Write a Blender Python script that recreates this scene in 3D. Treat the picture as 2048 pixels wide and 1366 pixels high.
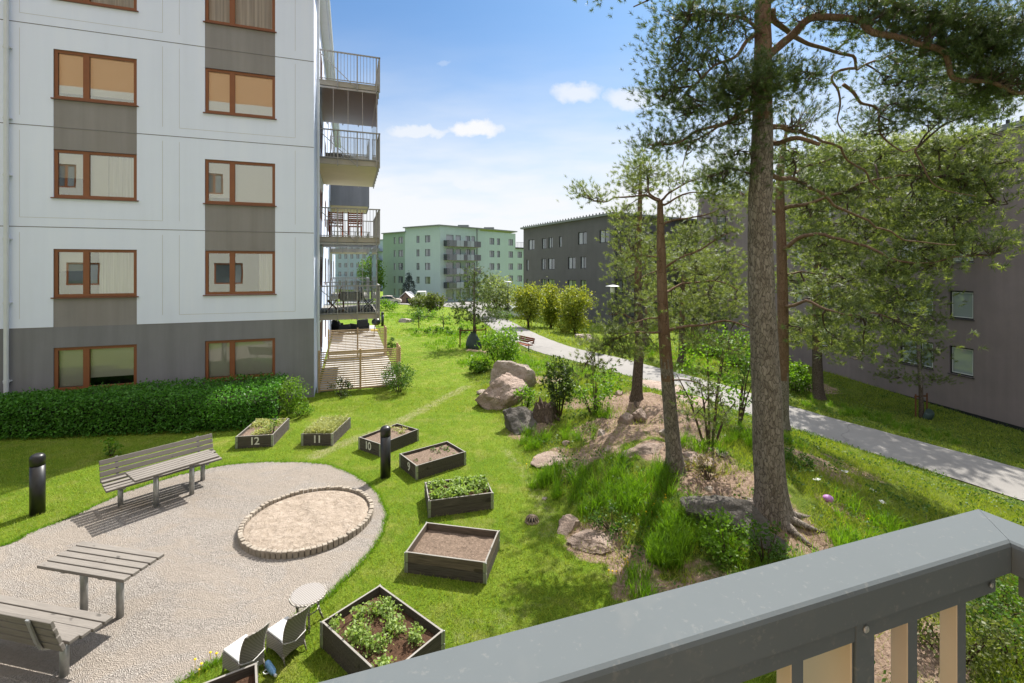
import bpy, math, random
import numpy as np
from mathutils import Vector, Matrix, noise as mnoise

for _o in list(bpy.data.objects):
    bpy.data.objects.remove(_o)
random.seed(11)
rng = np.random.default_rng(11)
SC = bpy.context.scene
COL = SC.collection

# ------------------------------------------------------------------ camera, sky, sun, exposure
F, HY, CZ = 924.0, 535.0, 4.4            # focal length and horizon row of the photograph in pixels, eye height in metres
cam = bpy.data.cameras.new('camera')
cam.sensor_width = 36.0
cam.lens = F / 2048 * 36
cam.shift_y = -(683 - HY) / 2048
cam.clip_start = 0.05
cam.clip_end = 3000
cam_o = bpy.data.objects.new('camera', cam)
COL.objects.link(cam_o)
cam_o.location = (0, 0, CZ)
cam_o.rotation_euler = (math.radians(90), 0, 0)
SC.camera = cam_o

SUN_AZ, SUN_EL = math.radians(29), math.radians(50)      # azimuth clockwise from +Y
SUN_DIR = Vector((math.sin(SUN_AZ) * math.cos(SUN_EL), math.cos(SUN_AZ) * math.cos(SUN_EL), math.sin(SUN_EL)))
sun = bpy.data.lights.new('sun', 'SUN')
sun.energy = 4.0
sun.angle = math.radians(0.53)
sun.color = (1.0, 0.95, 0.87)
sun_o = bpy.data.objects.new('sun', sun)
COL.objects.link(sun_o)
sun_o.rotation_euler = (-SUN_DIR).to_track_quat('-Z', 'Y').to_euler()

SC.view_settings.view_transform = 'Standard'
SC.view_settings.look = 'None'
SC.view_settings.gamma = 1
SC.view_settings.exposure = 1.32
SC.cycles.max_bounces = 6
SC.cycles.diffuse_bounces = 3
SC.cycles.glossy_bounces = 3
SC.cycles.transmission_bounces = 4
SC.cycles.transparent_max_bounces = 12
SC.cycles.caustics_reflective = False
SC.cycles.caustics_refractive = False
SC.cycles.sample_clamp_indirect = 4.0

W = bpy.data.worlds.new('World')
SC.world = W
W.use_nodes = True
wt = W.node_tree
wt.nodes.clear()


def wn(t, **k):
    n = wt.nodes.new(t)
    for a, b in k.items():
        setattr(n, a, b)
    return n


def wmath(op, a, b=None, c=None, clamp=False):
    n = wn('ShaderNodeMath', operation=op)
    n.use_clamp = clamp
    for i, v in enumerate((a, b, c)):
        if v is None:
            continue
        if isinstance(v, (int, float)):
            n.inputs[i].default_value = v
        else:
            wt.links.new(v, n.inputs[i])
    return n.outputs[0]


def wvec(op, a, b):
    n = wn('ShaderNodeVectorMath', operation=op)
    for i, v in enumerate((a, b)):
        if isinstance(v, tuple):
            n.inputs[i].default_value = v
        elif v is not None:
            wt.links.new(v, n.inputs[i])
    return n


sky = wn('ShaderNodeTexSky', sky_type='NISHITA')
sky.sun_disc = False
sky.sun_elevation = SUN_EL
sky.sun_rotation = SUN_AZ
sky.air_density = 1.0
sky.dust_density = 0.6
sky.ozone_density = 2.0
bg = wn('ShaderNodeBackground')
bg.inputs['Strength'].default_value = 0.118
wout = wn('ShaderNodeOutputWorld')
geo = wn('ShaderNodeTexCoord')
sep = wn('ShaderNodeSeparateXYZ')
wt.links.new(geo.outputs['Generated'], sep.inputs[0])
ys = wmath('MAXIMUM', sep.outputs['Y'], 0.02)
cu = wmath('DIVIDE', sep.outputs['X'], ys)
cw = wmath('DIVIDE', sep.outputs['Z'], ys)
comb = wn('ShaderNodeCombineXYZ')
wt.links.new(cu, comb.inputs[0])
wt.links.new(cw, comb.inputs[1])
nz = wn('ShaderNodeTexNoise')
nz.inputs['Scale'].default_value = 26
nz.inputs['Detail'].default_value = 6
nz.inputs['Roughness'].default_value = 0.6
wt.links.new(comb.outputs[0], nz.inputs['Vector'])
dis = wvec('SUBTRACT', nz.outputs['Color'], (0.5, 0.5, 0.5))
dis2 = wvec('MULTIPLY', dis.outputs[0], (0.05, 0.042, 0.0))
dvec = wvec('ADD', comb.outputs[0], dis2.outputs[0]).outputs[0]
# fair-weather cumulus: direction (as seen from the terrace), half widths, density
CLOUDS = [((948, 258), 62, 17, 1.0), ((835, 264), 72, 14, 0.85), ((943, 369), 62, 12, 0.9), ((1152, 186), 52, 20, 0.8),
          ((1262, 198), 55, 22, 0.8), ((1345, 205), 50, 26, 0.6), ((888, 126), 16, 7, 0.3), ((806, 203), 16, 6, 0.3), ((1085, 418), 120, 14, 0.6),
          ((1330, 310), 260, 55, 0.35), ((1400, 250), 130, 40, 0.4)]
cm = None
for (px, py), a, b, dens in CLOUDS:
    u0, w0 = (px - 1024) / F, (HY - py) / F
    d1 = wvec('SUBTRACT', dvec, (u0, w0, 0))
    d2 = wvec('MULTIPLY', d1.outputs[0], (F / a / 1.32, F / b / 1.4, 0))
    ln = wvec('LENGTH', d2.outputs[0], None).outputs['Value']
    s = wn('ShaderNodeMapRange', interpolation_type='SMOOTHSTEP')
    wt.links.new(ln, s.inputs['Value'])
    s.inputs['From Min'].default_value = 1.15
    s.inputs['From Max'].default_value = 0.35
    s.inputs['To Min'].default_value = 0
    s.inputs['To Max'].default_value = dens
    cm = s.outputs[0] if cm is None else wmath('MAXIMUM', cm, s.outputs[0])
# thin veil that thickens towards the horizon
nz2 = wn('ShaderNodeTexNoise')
nz2.inputs['Scale'].default_value = 5
nz2.inputs['Detail'].default_value = 5
mp = wvec('MULTIPLY', comb.outputs[0], (1.0, 4.0, 0.0))
wt.links.new(mp.outputs[0], nz2.inputs['Vector'])
elev = wmath('MAXIMUM', sep.outputs['Z'], 0.0)
vm = wn('ShaderNodeMapRange', interpolation_type='SMOOTHSTEP')
wt.links.new(elev, vm.inputs['Value'])
vm.inputs['From Min'].default_value = 0.04
vm.inputs['From Max'].default_value = 0.50
vm.inputs['To Min'].default_value = 1.06
vm.inputs['To Max'].default_value = 0.03
veil = vm.outputs[0]
veil = wmath('MULTIPLY', veil, wmath('ADD', wmath('MULTIPLY', nz2.outputs['Fac'], 1.0), 0.5))
veil = wmath('MINIMUM', veil, 0.97)
hi = wn('ShaderNodeMapRange', interpolation_type='SMOOTHSTEP')       # added overhead brightness out of view, for neutral fill light
wt.links.new(sep.outputs['Z'], hi.inputs['Value'])
hi.inputs['From Min'].default_value = 0.58
hi.inputs['From Max'].default_value = 0.86
hi.inputs['To Max'].default_value = 0.9
fac = wmath('MAXIMUM', cm, veil, clamp=True)
mixw = wn('ShaderNodeMix', data_type='RGBA')
wt.links.new(fac, mixw.inputs['Factor'])
skymul = wn('ShaderNodeMix', data_type='RGBA', blend_type='MULTIPLY')
skymul.inputs['Factor'].default_value = 1
wt.links.new(sky.outputs[0], skymul.inputs['A'])
skymul.inputs['B'].default_value = (.275, .405, .49, 1)
wt.links.new(skymul.outputs['Result'], mixw.inputs['A'])
mixw.inputs['B'].default_value = (3.25, 3.3, 3.38, 1)
mixh = wn('ShaderNodeMix', data_type='RGBA')
wt.links.new(hi.outputs[0], mixh.inputs['Factor'])
wt.links.new(mixw.outputs['Result'], mixh.inputs['A'])
mixh.inputs['B'].default_value = (7.4, 7.55, 7.9, 1)
wt.links.new(mixh.outputs['Result'], bg.inputs['Color'])
wt.links.new(bg.outputs[0], wout.inputs[0])

# ------------------------------------------------------------------ names, labels, groups


def tag(o, label=None, cat=None, group=None, kind=None):
    if label:
        o['label'] = label
    if cat:
        o['category'] = cat
    if group:
        o['group'] = group
    if kind:
        o['kind'] = kind
    return o


def thing(name, label, cat, loc=(0, 0, 0), rz=0.0, group=None):
    o = bpy.data.objects.new(name, None)
    COL.objects.link(o)
    o.location = loc
    o.rotation_euler = (0, 0, rz)
    o.empty_display_size = 0.2
    return tag(o, label, cat, group)


def copy_tree(o, parent=None):
    c = o.copy()
    COL.objects.link(c)
    if parent is not None:
        c.parent = parent
    for ch in list(o.children):
        copy_tree(ch, c)
    return c


# ------------------------------------------------------------------ mesh helpers
class MB:
    """collects faces for ONE mesh object"""

    def __init__(self, M=None):
        self.v, self.f, self.m, self.M = [], [], [], M

    def add(self, vs, fs, mi=0):
        n = len(self.v)
        self.v += [Vector(v) for v in vs]
        self.f += [tuple(i + n for i in f) for f in fs]
        self.m += [mi] * len(fs)
        return self

    def box(self, x0, x1, y0, y1, z0, z1, mi=0, T=None):
        vs = [Vector((x, y, z)) for z in (z0, z1) for y in (y0, y1) for x in (x0, x1)]
        if T is not None:
            vs = [T @ v for v in vs]
        return self.add(vs, [(0, 2, 3, 1), (4, 5, 7, 6), (0, 1, 5, 4), (2, 6, 7, 3), (0, 4, 6, 2), (1, 3, 7, 5)], mi)

    def quad(self, a, b, c, d, mi=0):
        return self.add([a, b, c, d], [(0, 1, 2, 3)], mi)

    def tube(self, pts, rads, n=8, mi=0, cap=True, jit=0.0):
        pts = [Vector(p) for p in pts]
        if isinstance(rads, (int, float)):
            rads = [rads] * len(pts)
        ref = Vector((0, 0, 1)) if abs((pts[1] - pts[0]).normalized().z) < 0.9 else Vector((1, 0, 0))
        vs, fs = [], []
        for i, p in enumerate(pts):
            t = (pts[min(i + 1, len(pts) - 1)] - pts[max(i - 1, 0)]).normalized()
            a = t.cross(ref)
            if a.length < 1e-4:
                a = t.orthogonal()
            a.normalize()
            b = t.cross(a).normalized()
            ref = a.cross(t)
            for k in range(n):
                th = 2 * math.pi * k / n
                r = rads[i] * (1 + (jit * (random.random() - .5) if jit else 0))
                vs.append(p + (a * math.cos(th) + b * math.sin(th)) * r)
        for i in range(len(pts) - 1):
            for k in range(n):
                fs.append((i * n + k, i * n + (k + 1) % n, (i + 1) * n + (k + 1) % n, (i + 1) * n + k))
        if cap:
            fs.append(tuple(range(n - 1, -1, -1)))
            fs.append(tuple(range((len(pts) - 1) * n, len(pts) * n)))
        return self.add(vs, fs, mi)

    def lathe(self, prof, n=20, mi=0, c=(0, 0, 0)):
        vs, fs = [], []
        for r, z in prof:
            for k in range(n):
                th = 2 * math.pi * k / n
                vs.append((c[0] + r * math.cos(th), c[1] + r * math.sin(th), c[2] + z))
        m = len(prof)
        for i in range(m - 1):
            for k in range(n):
                fs.append((i * n + k, i * n + (k + 1) % n, (i + 1) * n + (k + 1) % n, (i + 1) * n + k))
        fs.append(tuple(range(n - 1, -1, -1)))
        fs.append(tuple(range((m - 1) * n, m * n)))
        return self.add(vs, fs, mi)

    def prism(self, poly, z0, z1, mi=0, T=None):
        n = len(poly)
        vs = [Vector((x, y, z0)) for x, y in poly] + [Vector((x, y, z1)) for x, y in poly]
        if T is not None:
            vs = [T @ v for v in vs]
        fs = [tuple(range(n - 1, -1, -1)), tuple(range(n, 2 * n))]
        fs += [(i, (i + 1) % n, n + (i + 1) % n, n + i) for i in range(n)]
        return self.add(vs, fs, mi)

    def build(self, name, mats, parent=None, smooth=False, bevel=0.0, kind=None):
        me = bpy.data.meshes.new(name)
        vs = self.v if self.M is None else [self.M @ v for v in self.v]
        me.from_pydata([tuple(v) for v in vs], [], self.f)
        if not isinstance(mats, (list, tuple)):
            mats = [mats]
        for m in mats:
            me.materials.append(m)
        if len(mats) > 1:
            me.polygons.foreach_set('material_index', self.m)
        if smooth:
            me.polygons.foreach_set('use_smooth', [True] * len(me.polygons))
        me.update()
        o = bpy.data.objects.new(name, me)
        COL.objects.link(o)
        if parent is not None:
            o.parent = parent
        if bevel:
            b = o.modifiers.new('bevel', 'BEVEL')
            b.width = bevel
            b.segments = 2
            b.limit_method = 'ANGLE'
        if kind:
            o['kind'] = kind
        return o


def np_mesh(name, V, k, m, parent=None, smooth=False, faces=None):
    """V: (n,3) vertices, either k-vertex faces in order or an explicit faces array (m,k)"""
    V = np.asarray(V, np.float32).reshape(-1, 3)
    if faces is None:
        faces = np.arange(len(V), dtype=np.int32).reshape(-1, k)
    faces = np.asarray(faces, np.int32)
    me = bpy.data.meshes.new(name)
    nf = len(faces)
    me.vertices.add(len(V))
    me.vertices.foreach_set('co', V.ravel())
    me.loops.add(nf * k)
    me.loops.foreach_set('vertex_index', faces.ravel())
    me.polygons.add(nf)
    me.polygons.foreach_set('loop_start', np.arange(nf, dtype=np.int32) * k)
    me.polygons.foreach_set('loop_total', np.full(nf, k, np.int32))
    if smooth:
        me.polygons.foreach_set('use_smooth', np.ones(nf, bool))
    for mm in (m if isinstance(m, (list, tuple)) else [m]):
        me.materials.append(mm)
    me.update(calc_edges=True)
    o = bpy.data.objects.new(name, me)
    COL.objects.link(o)
    if parent is not None:
        o.parent = parent
    return o


def rock_mesh(name, m, size, seed, parent=None, sub=4, rough=0.35, cuts=5, flat_bottom=True, smooth=True):
    """an angular boulder: a subdivided ball cut by random planes, then roughened"""
    import bmesh
    bm = bmesh.new()
    bmesh.ops.create_icosphere(bm, subdivisions=sub, radius=1.0)
    r = random.Random(seed)
    planes = []
    for _ in range(cuts):
        n = Vector((r.uniform(-1, 1), r.uniform(-1, 1), r.uniform(-.2, 1))).normalized()
        planes.append((n, r.uniform(.45, .78)))
    off = Vector((seed * 3.1, seed * 1.7, 0))
    for v in bm.verts:
        p = v.co.copy()
        for n, d in planes:
            e = p.dot(n) - d
            if e > 0:
                p -= n * e * .97
        nn = mnoise.fractal(p * 1.6 + off, 1.0, 2.0, 5)
        p *= 1 + rough * .26 * nn
        cr = abs(mnoise.noise(p * 2.3 + off))
        p *= 1 - .06 * rough * max(0, .25 - cr) * 8
        v.co = Vector((p.x * size[0], p.y * size[1], p.z * size[2]))
    me = bpy.data.meshes.new(name)
    bm.to_mesh(me)
    bm.free()
    me.materials.append(m)
    if smooth:
        me.polygons.foreach_set('use_smooth', [True] * len(me.polygons))
        me.set_sharp_from_angle(angle=math.radians(20))
    o = bpy.data.objects.new(name, me)
    COL.objects.link(o)
    if parent is not None:
        o.parent = parent
    return o


# ------------------------------------------------------------------ materials
class NT:
    def __init__(self, name):
        self.mat = bpy.data.materials.new(name)
        self.mat.use_nodes = True
        self.t = self.mat.node_tree
        self.b = self.t.nodes['Principled BSDF']
        self.out = self.t.nodes['Material Output']
        self.tc = self.t.nodes.new('ShaderNodeTexCoord')

    def n(self, typ, **k):
        x = self.t.nodes.new(typ)
        for a, b in k.items():
            setattr(x, a, b)
        return x

    def l(self, a, b):
        self.t.links.new(a, b)

    def noise(self, scale, detail=4, rough=.55, stretch=None, coord='Object', dist=0.0):
        x = self.n('ShaderNodeTexNoise')
        x.inputs['Scale'].default_value = scale
        x.inputs['Detail'].default_value = detail
        x.inputs['Roughness'].default_value = rough
        x.inputs['Distortion'].default_value = dist
        src = self.tc.outputs[coord]
        if stretch:
            m = self.n('ShaderNodeMapping')
            m.inputs['Scale'].default_value = stretch
            self.l(src, m.inputs[0])
            src = m.outputs[0]
        self.l(src, x.inputs['Vector'])
        return x.outputs['Fac']

    def ramp(self, fac, stops, interp='LINEAR'):
        r = self.n('ShaderNodeValToRGB')
        r.color_ramp.interpolation = interp
        e = r.color_ramp.elements
        while len(e) < len(stops):
            e.new(0.5)
        for el, (p, c) in zip(e, stops):
            el.position = p
            el.color = (*c, 1) if len(c) == 3 else c
        self.l(fac, r.inputs[0])
        return r.outputs[0]

    def mix(self, fac, a, b, mode='MIX'):
        x = self.n('ShaderNodeMix', data_type='RGBA', blend_type=mode)
        for s, v in (('Factor', fac), ('A', a), ('B', b)):
            if isinstance(v, (int, float)):
                x.inputs[s].default_value = v
            elif isinstance(v, tuple):
                x.inputs[s].default_value = (*v, 1) if len(v) == 3 else v
            else:
                self.l(v, x.inputs[s])
        return x.outputs['Result']

    def math(self, op, a, b=0.0, clamp=False):
        x = self.n('ShaderNodeMath', operation=op)
        x.use_clamp = clamp
        for i, v in enumerate((a, b)):
            if isinstance(v, (int, float)):
                x.inputs[i].default_value = v
            else:
                self.l(v, x.inputs[i])
        return x.outputs[0]

    def bump(self, h, strength=.5, dist=.02):
        x = self.n('ShaderNodeBump')
        x.inputs['Strength'].default_value = strength
        x.inputs['Distance'].default_value = dist
        self.l(h, x.inputs['Height'])
        self.l(x.outputs[0], self.b.inputs['Normal'])
        return x.outputs[0]

    def base(self, c, rough=.8, spec=.3, metal=0.0):
        if isinstance(c, tuple):
            self.b.inputs['Base Color'].default_value = (*c, 1)
        else:
            self.l(c, self.b.inputs['Base Color'])
        self.b.inputs['Roughness'].default_value = rough
        self.b.inputs['Specular IOR Level'].default_value = spec
        self.b.inputs['Metallic'].default_value = metal
        return self.mat


def mul(c, k):
    return tuple(max(0, min(1, x * k)) for x in c)


def simple(name, c, rough=.7, spec=.3, metal=0.0, var=.18, vs=4.0, bump=0.0, bs=40.0, bd=.01, stretch=None):
    t = NT(name)
    f = t.noise(vs, 5, .6, stretch)
    col = t.ramp(f, [(.25, mul(c, 1 - var)), (.75, mul(c, 1 + var))])
    t.base(col, rough, spec, metal)
    if bump:
        t.bump(t.noise(bs, 4, .6, stretch), bump, bd)
    return t.mat


def leaf_mat(name, c, c2, trans=.45, rough=.5, tcol=None, spec=.25, cl=1.4, rw=.55):
    """leaf: per-leaf and per-clump colour variation, light passing through"""
    t = NT(name)
    g = t.n('ShaderNodeNewGeometry')
    f = t.noise(cl, 3, .6)
    k = t.math('ADD', t.math('MULTIPLY', g.outputs['Random Per Island'], rw), t.math('MULTIPLY', f, 1 - rw), True)
    col = t.ramp(k, [(.15, c), (.8, c2)])
    t.base(col, rough, spec)
    tr = t.n('ShaderNodeBsdfTranslucent')
    if tcol is None:
        tcol = (1.25, 1.35, .55)
    t.l(t.mix(1.0, col, tcol, 'MULTIPLY'), tr.inputs[0])
    ms = t.n('ShaderNodeMixShader')
    ms.inputs[0].default_value = trans
    t.l(t.b.outputs[0], ms.inputs[1])
    t.l(tr.outputs[0], ms.inputs[2])
    t.l(ms.outputs[0], t.out.inputs[0])
    return t.mat


def weathered_wood(name, c, var=.3, grain=(1.2, 28, 28), rough=.75, bump=.35):
    t = NT(name)
    f = t.noise(3.0, 6, .65, grain, dist=.4)
    f2 = t.noise(1.1, 3, .5)
    col = t.ramp(f, [(.3, mul(c, 1 - var)), (.7, mul(c, 1 + var))])
    col = t.mix(.35, col, t.ramp(f2, [(.3, mul(c, .7)), (.7, mul(c, 1.3))]))
    kn = t.ramp(t.noise(4.2, 2, .4, (1, 2.2, 2.2)), [(.27, (.8, .8, .8)), (.31, (0, 0, 0))])
    col = t.mix(kn, col, mul(c, .35))
    t.base(col, rough, .25)
    t.bump(f, bump, .004)
    return t.mat


def glass_mat(name, refl=.35, tint=(.8, .86, .84)):
    """window glass: mirrors the surroundings and lets the room behind show"""
    t = NT(name)
    gl = t.n('ShaderNodeBsdfGlossy')
    gl.inputs['Roughness'].default_value = 0.004
    gl.inputs['Color'].default_value = (.95, .97, .97, 1)
    b = t.n('ShaderNodeBump')
    b.inputs['Strength'].default_value = .06
    b.inputs['Distance'].default_value = .02
    t.l(t.noise(1.0, 1, .4), b.inputs['Height'])
    t.l(b.outputs[0], gl.inputs['Normal'])
    tp = t.n('ShaderNodeBsdfTransparent')
    tp.inputs['Color'].default_value = (*tint, 1)
    fr = t.n('ShaderNodeFresnel')
    fr.inputs['IOR'].default_value = 1.5
    ms = t.n('ShaderNodeMixShader')
    t.l(t.math('ADD', fr.outputs[0], refl - .04, True), ms.inputs[0])
    t.l(tp.outputs[0], ms.inputs[1])
    t.l(gl.outputs[0], ms.inputs[2])
    t.l(ms.outputs[0], t.out.inputs[0])
    return t.mat


def facade_mat(name, c, streak=.12, blotch=.06, rough=.85, bump=.12, bs=120.0, spec=.2, tint=None):
    t = NT(name)
    f = t.noise(.55, 5, .6)
    s = t.noise(1.0, 5, .6, (2.6, 2.6, .16))
    k = t.math('ADD', t.math('MULTIPLY', t.math('SUBTRACT', s, .5), streak * 2.6), t.math('MULTIPLY', t.math('SUBTRACT', f, .5), blotch * 2.6))
    hi = t.math('ADD', k, .5, True)
    col = t.ramp(hi, [(0.0, mul(c, .5)), (.5, c), (1.0, mul(c, 1.5))])
    if tint:
        col = t.mix(t.math('MULTIPLY', t.noise(.9, 4, .6, (1, 1, .5)), .7), col, tint)
    t.base(col, rough, spec)
    t.bump(t.noise(bs, 3, .6), bump, .004)
    return t.mat


M = {}
M['white_wall'] = facade_mat('painted concrete white', (.67, .735, .89), .06, .04)
M['grey_wall'] = facade_mat('painted concrete grey', (.19, .194, .21), .22, .16, bump=.1)
M['grey_panel'] = facade_mat('stained concrete panel', (.225, .222, .23), .26, .2, tint=(.25, .225, .21))
M['joint'] = simple('facade joint', (.16, .16, .17), var=.1)
M['fine_joint'] = simple('facade groove', (.45, .45, .46), var=.05)
M['brown_frame'] = simple('brown painted window frame', (.205, .075, .03), .45, .4, var=.08)
M['brown_sill'] = simple('brown sheet metal sill', (.15, .055, .028), .4, .45, var=.08)
M['glass'] = glass_mat('window glass', .33, (.90, .93, .92))
M['glass_low'] = glass_mat('ground floor glass', .10, (.92, .94, .93))
M['soffit_shade'] = facade_mat('balcony soffit in shade tone', (.31, .32, .355), .04, .1)  # shade and glass reflection behind the glazing, put into the colour
M['white_frame'] = simple('white window sash', (.62, .63, .63), .4, .4, var=.03)
M['thin_glass'] = glass_mat('balcony glass', .045, (.80, .84, .88))
M['blind'] = None
M['galv'] = simple('galvanised steel', (.34, .345, .34), .45, .5, .6, var=.14, vs=14)
M['rail_metal'] = simple('galvanised balcony steel', (.27, .265, .25), .55, .4, .25, var=.15, vs=10)
M['slab'] = facade_mat('balcony concrete', (.34, .31, .265), .1, .12)
M['slab_under'] = facade_mat('balcony concrete underside', (.52, .45, .33), .03, .12)
M['dark_room'] = simple('unlit room', (.03, .03, .032), var=.1)  # darkness of an unlit room put into the wall colour
M['room_wall'] = simple('room wall', (.45, .42, .37), var=.05)
M['pipe'] = simple('painted downpipe', (.55, .58, .61), .4, .4, var=.05)
M['bench_wood'] = weathered_wood('weathered grey bench wood', (.185, .168, .15), .28)
M['bench_shade'] = M['bench_wood']
M['fence_wood'] = weathered_wood('impregnated pine slat', (.46, .33, .19), .25)
M['planter_dark'] = weathered_wood('dark stained planter board', (.072, .062, .053), .9, rough=.8, bump=.6)
M['planter_brown'] = weathered_wood('brown weathered planter board', (.115, .09, .07), .75, bump=.7)
M['planter_top'] = weathered_wood('bleached planter board edge', (.23, .215, .195), .25)
M['number_paint'] = simple('worn white paint', (.62, .60, .56), .8, .2, var=.2, vs=30)
M['black_metal'] = simple('black powder coated steel', (.012, .012, .013), .38, .5, var=.2, vs=9)
M['wicker'] = None
M['cushion'] = simple('white cushion cloth', (.50, .50, .49), .9, .1, var=.05, bump=.15, bs=200, bd=.002)
M['ribbon'] = simple('pale grey ribbon', (.50, .49, .48), .8, .2, var=.08)
M['cap_paint'] = None


def _special():
    t = NT('venetian blind')
    w = t.n('ShaderNodeTexWave', wave_type='BANDS', bands_direction='Z')
    w.inputs['Scale'].default_value = 11.0
    t.l(t.tc.outputs['Object'], w.inputs['Vector'])
    t.base(t.ramp(w.outputs['Fac'], [(.0, (.50, .48, .43)), (.6, (.80, .78, .71))]), .6, .3)
    M['blind'] = t.mat
    t = NT('curtain')
    f = t.noise(3.0, 3, .5, (6, 6, .12))
    t.base(t.ramp(f, [(.3, (.30, .40, .50)), (.7, (.62, .72, .80))]), .9, .1)
    M['curtain'] = t.mat
    t = NT('white drape')
    f = t.noise(3.0, 3, .5, (7, 7, .12))
    t.base(t.ramp(f, [(.3, (.52, .51, .47)), (.7, (.82, .81, .76))]), .9, .1)
    M['drape'] = t.mat
    # wicker: woven bump and gaps
    t = NT('woven wicker')
    w1 = t.n('ShaderNodeTexWave', wave_type='BANDS', bands_direction='Z')
    w1.inputs['Scale'].default_value = 13
    w2 = t.n('ShaderNodeTexWave', wave_type='BANDS', bands_direction='DIAGONAL')
    w2.inputs['Scale'].default_value = 13
    for w in (w1, w2):
        w.inputs['Distortion'].default_value = .6
        t.l(t.tc.outputs['Object'], w.inputs['Vector'])
    k = t.math('MULTIPLY', w1.outputs['Fac'], w2.outputs['Fac'])
    t.base(t.ramp(k, [(.05, (.16, .14, .12)), (.5, (.42, .395, .355))]), .6, .35)
    t.bump(k, .8, .01)
    M['wicker'] = t.mat
    t = NT('woven wicker top')
    w1 = t.n('ShaderNodeTexWave', wave_type='BANDS', bands_direction='X')
    w1.inputs['Scale'].default_value = 17
    w1.inputs['Distortion'].default_value = .3
    t.l(t.tc.outputs['Object'], w1.inputs['Vector'])
    t.base(t.ramp(w1.outputs['Fac'], [(.2, (.11, .095, .09)), (.7, (.36, .34, .32))]), .6, .3)
    t.bump(w1.outputs['Fac'], .5, .01)
    M['wicker_top'] = t.mat
    # railing paint with fine dust and scratches
    t = NT('grey powder coated railing')
    f = t.noise(2.2, 5, .6)
    g = t.noise(60, 3, .7)
    sc = t.noise(7.0, 6, .7, (1, 8, 8))
    col = t.ramp(f, [(.3, (.092, .106, .114)), (.7, (.106, .121, .130))])
    col = t.mix(t.ramp(g, [(.60, (0, 0, 0)), (.74, (.45, .45, .45))]), col, (.19, .19, .18))
    col = t.mix(t.ramp(t.noise(1.6, 6, .72, dist=1.0), [(.56, (0, 0, 0)), (.75, (.5, .5, .5))]), col, (.165, .165, .158))
    col = t.mix(t.ramp(sc, [(.73, (0, 0, 0)), (.78, (.5, .5, .5))]), col, (.42, .42, .41))
    t.base(col, .6, .04, .0)
    t.l(t.ramp(f, [(.3, (.58, .58, .58)), (.7, (.70, .70, .70))]), t.b.inputs['Roughness'])
    t.bump(t.noise(300, 2, .5), .06, .001)
    M['cap_paint'] = t.mat
    # rocks
    for nm, c1, c2, c3 in (('rock_pink', (.26, .19, .15), (.46, .36, .30), (.13, .10, .08)), ('rock_grey', (.085, .078, .07), (.20, .18, .16), (.04, .037, .03)), ('rock_pale', (.29, .24, .20), (.46, .39, .335), (.17, .14, .115))):
        t = NT(nm.replace('_', ' '))
        f = t.noise(2.2, 8, .65)
        col = t.ramp(f, [(.3, c1), (.68, c2)])
        v = t.n('ShaderNodeTexVoronoi', feature='DISTANCE_TO_EDGE')
        v.inputs['Scale'].default_value = 2.3
        dv = t.n('ShaderNodeVectorMath', operation='ADD')
        n2 = t.n('ShaderNodeTexNoise')
        n2.inputs['Scale'].default_value = 3
        t.l(t.tc.outputs['Object'], n2.inputs['Vector'])
        t.l(t.tc.outputs['Object'], dv.inputs[0])
        t.l(n2.outputs['Color'], dv.inputs[1])
        t.l(dv.outputs[0], v.inputs['Vector'])
        cr = t.ramp(v.outputs['Distance'], [(.0, (.55, .55, .55)), (.012, (0, 0, 0))])
        col = t.mix(cr, col, c3)
        lich = t.ramp(t.noise(9, 5, .7), [(.6, (0, 0, 0)), (.68, (.7, .7, .7))])
        col = t.mix(lich, col, c3)
        col = t.mix(t.ramp(t.noise(60, 2, .5), [(.62, (0, 0, 0)), (.72, (.4, .4, .4))]), col, mul(c2, 1.3))
        t.base(col, .88, .2)
        t.bump(t.math('ADD', t.math('ADD', t.noise(9, 10, .78), t.math('MULTIPLY', t.noise(45, 5, .7), .5)), t.math('MULTIPLY', v.outputs['Distance'], .8)), 1.0, .08)
        M[nm] = t.mat
    # pine bark: plates at the foot, orange flaky bark above
    for nm, c1, c2, c3 in (('bark_plate', (.055, .045, .038), (.105, .085, .068), (.31, .27, .235)), ('bark_orange', (.05, .031, .022), (.12, .07, .043), (.205, .138, .095)), ('bark_dark', (.03, .022, .017), (.09, .065, .048), (.15, .115, .09))):
        t = NT(nm.replace('_', ' '))
        mp_ = t.n('ShaderNodeMapping')
        mp_.inputs['Scale'].default_value = (1, 1, .34)
        n2 = t.n('ShaderNodeTexNoise')
        n2.inputs['Scale'].default_value = 6
        n2.inputs['Detail'].default_value = 5
        t.l(t.tc.outputs['Object'], n2.inputs['Vector'])
        sc_ = t.n('ShaderNodeVectorMath', operation='MULTIPLY_ADD')
        t.l(n2.outputs['Color'], sc_.inputs[0])
        sc_.inputs[1].default_value = (.11, .11, .2)
        t.l(t.tc.outputs['Object'], sc_.inputs[2])
        t.l(sc_.outputs[0], mp_.inputs[0])
        v = t.n('ShaderNodeTexVoronoi', feature='DISTANCE_TO_EDGE')
        v.inputs['Scale'].default_value = 25 if nm != 'bark_orange' else 15
        t.l(mp_.outputs[0], v.inputs['Vector'])
        v2 = t.n('ShaderNodeTexVoronoi')
        v2.inputs['Scale'].default_value = 25 if nm != 'bark_orange' else 15
        t.l(mp_.outputs[0], v2.inputs['Vector'])
        base = t.ramp(t.noise(7, 6, .7), [(.32, c2), (.68, c3)])
        base = t.mix(.62, base, t.ramp(v2.outputs['Color'], [(0, c2), (1, c3)]))
        k = t.ramp(v.outputs['Distance'], [(.0, (.12, .12, .12)), (.11, (1, 1, 1))] if nm != 'bark_orange' else [(.0, (0, 0, 0)), (.03, (1, 1, 1))])
        t.base(t.mix(k, c1, base), .9, .15)
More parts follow.
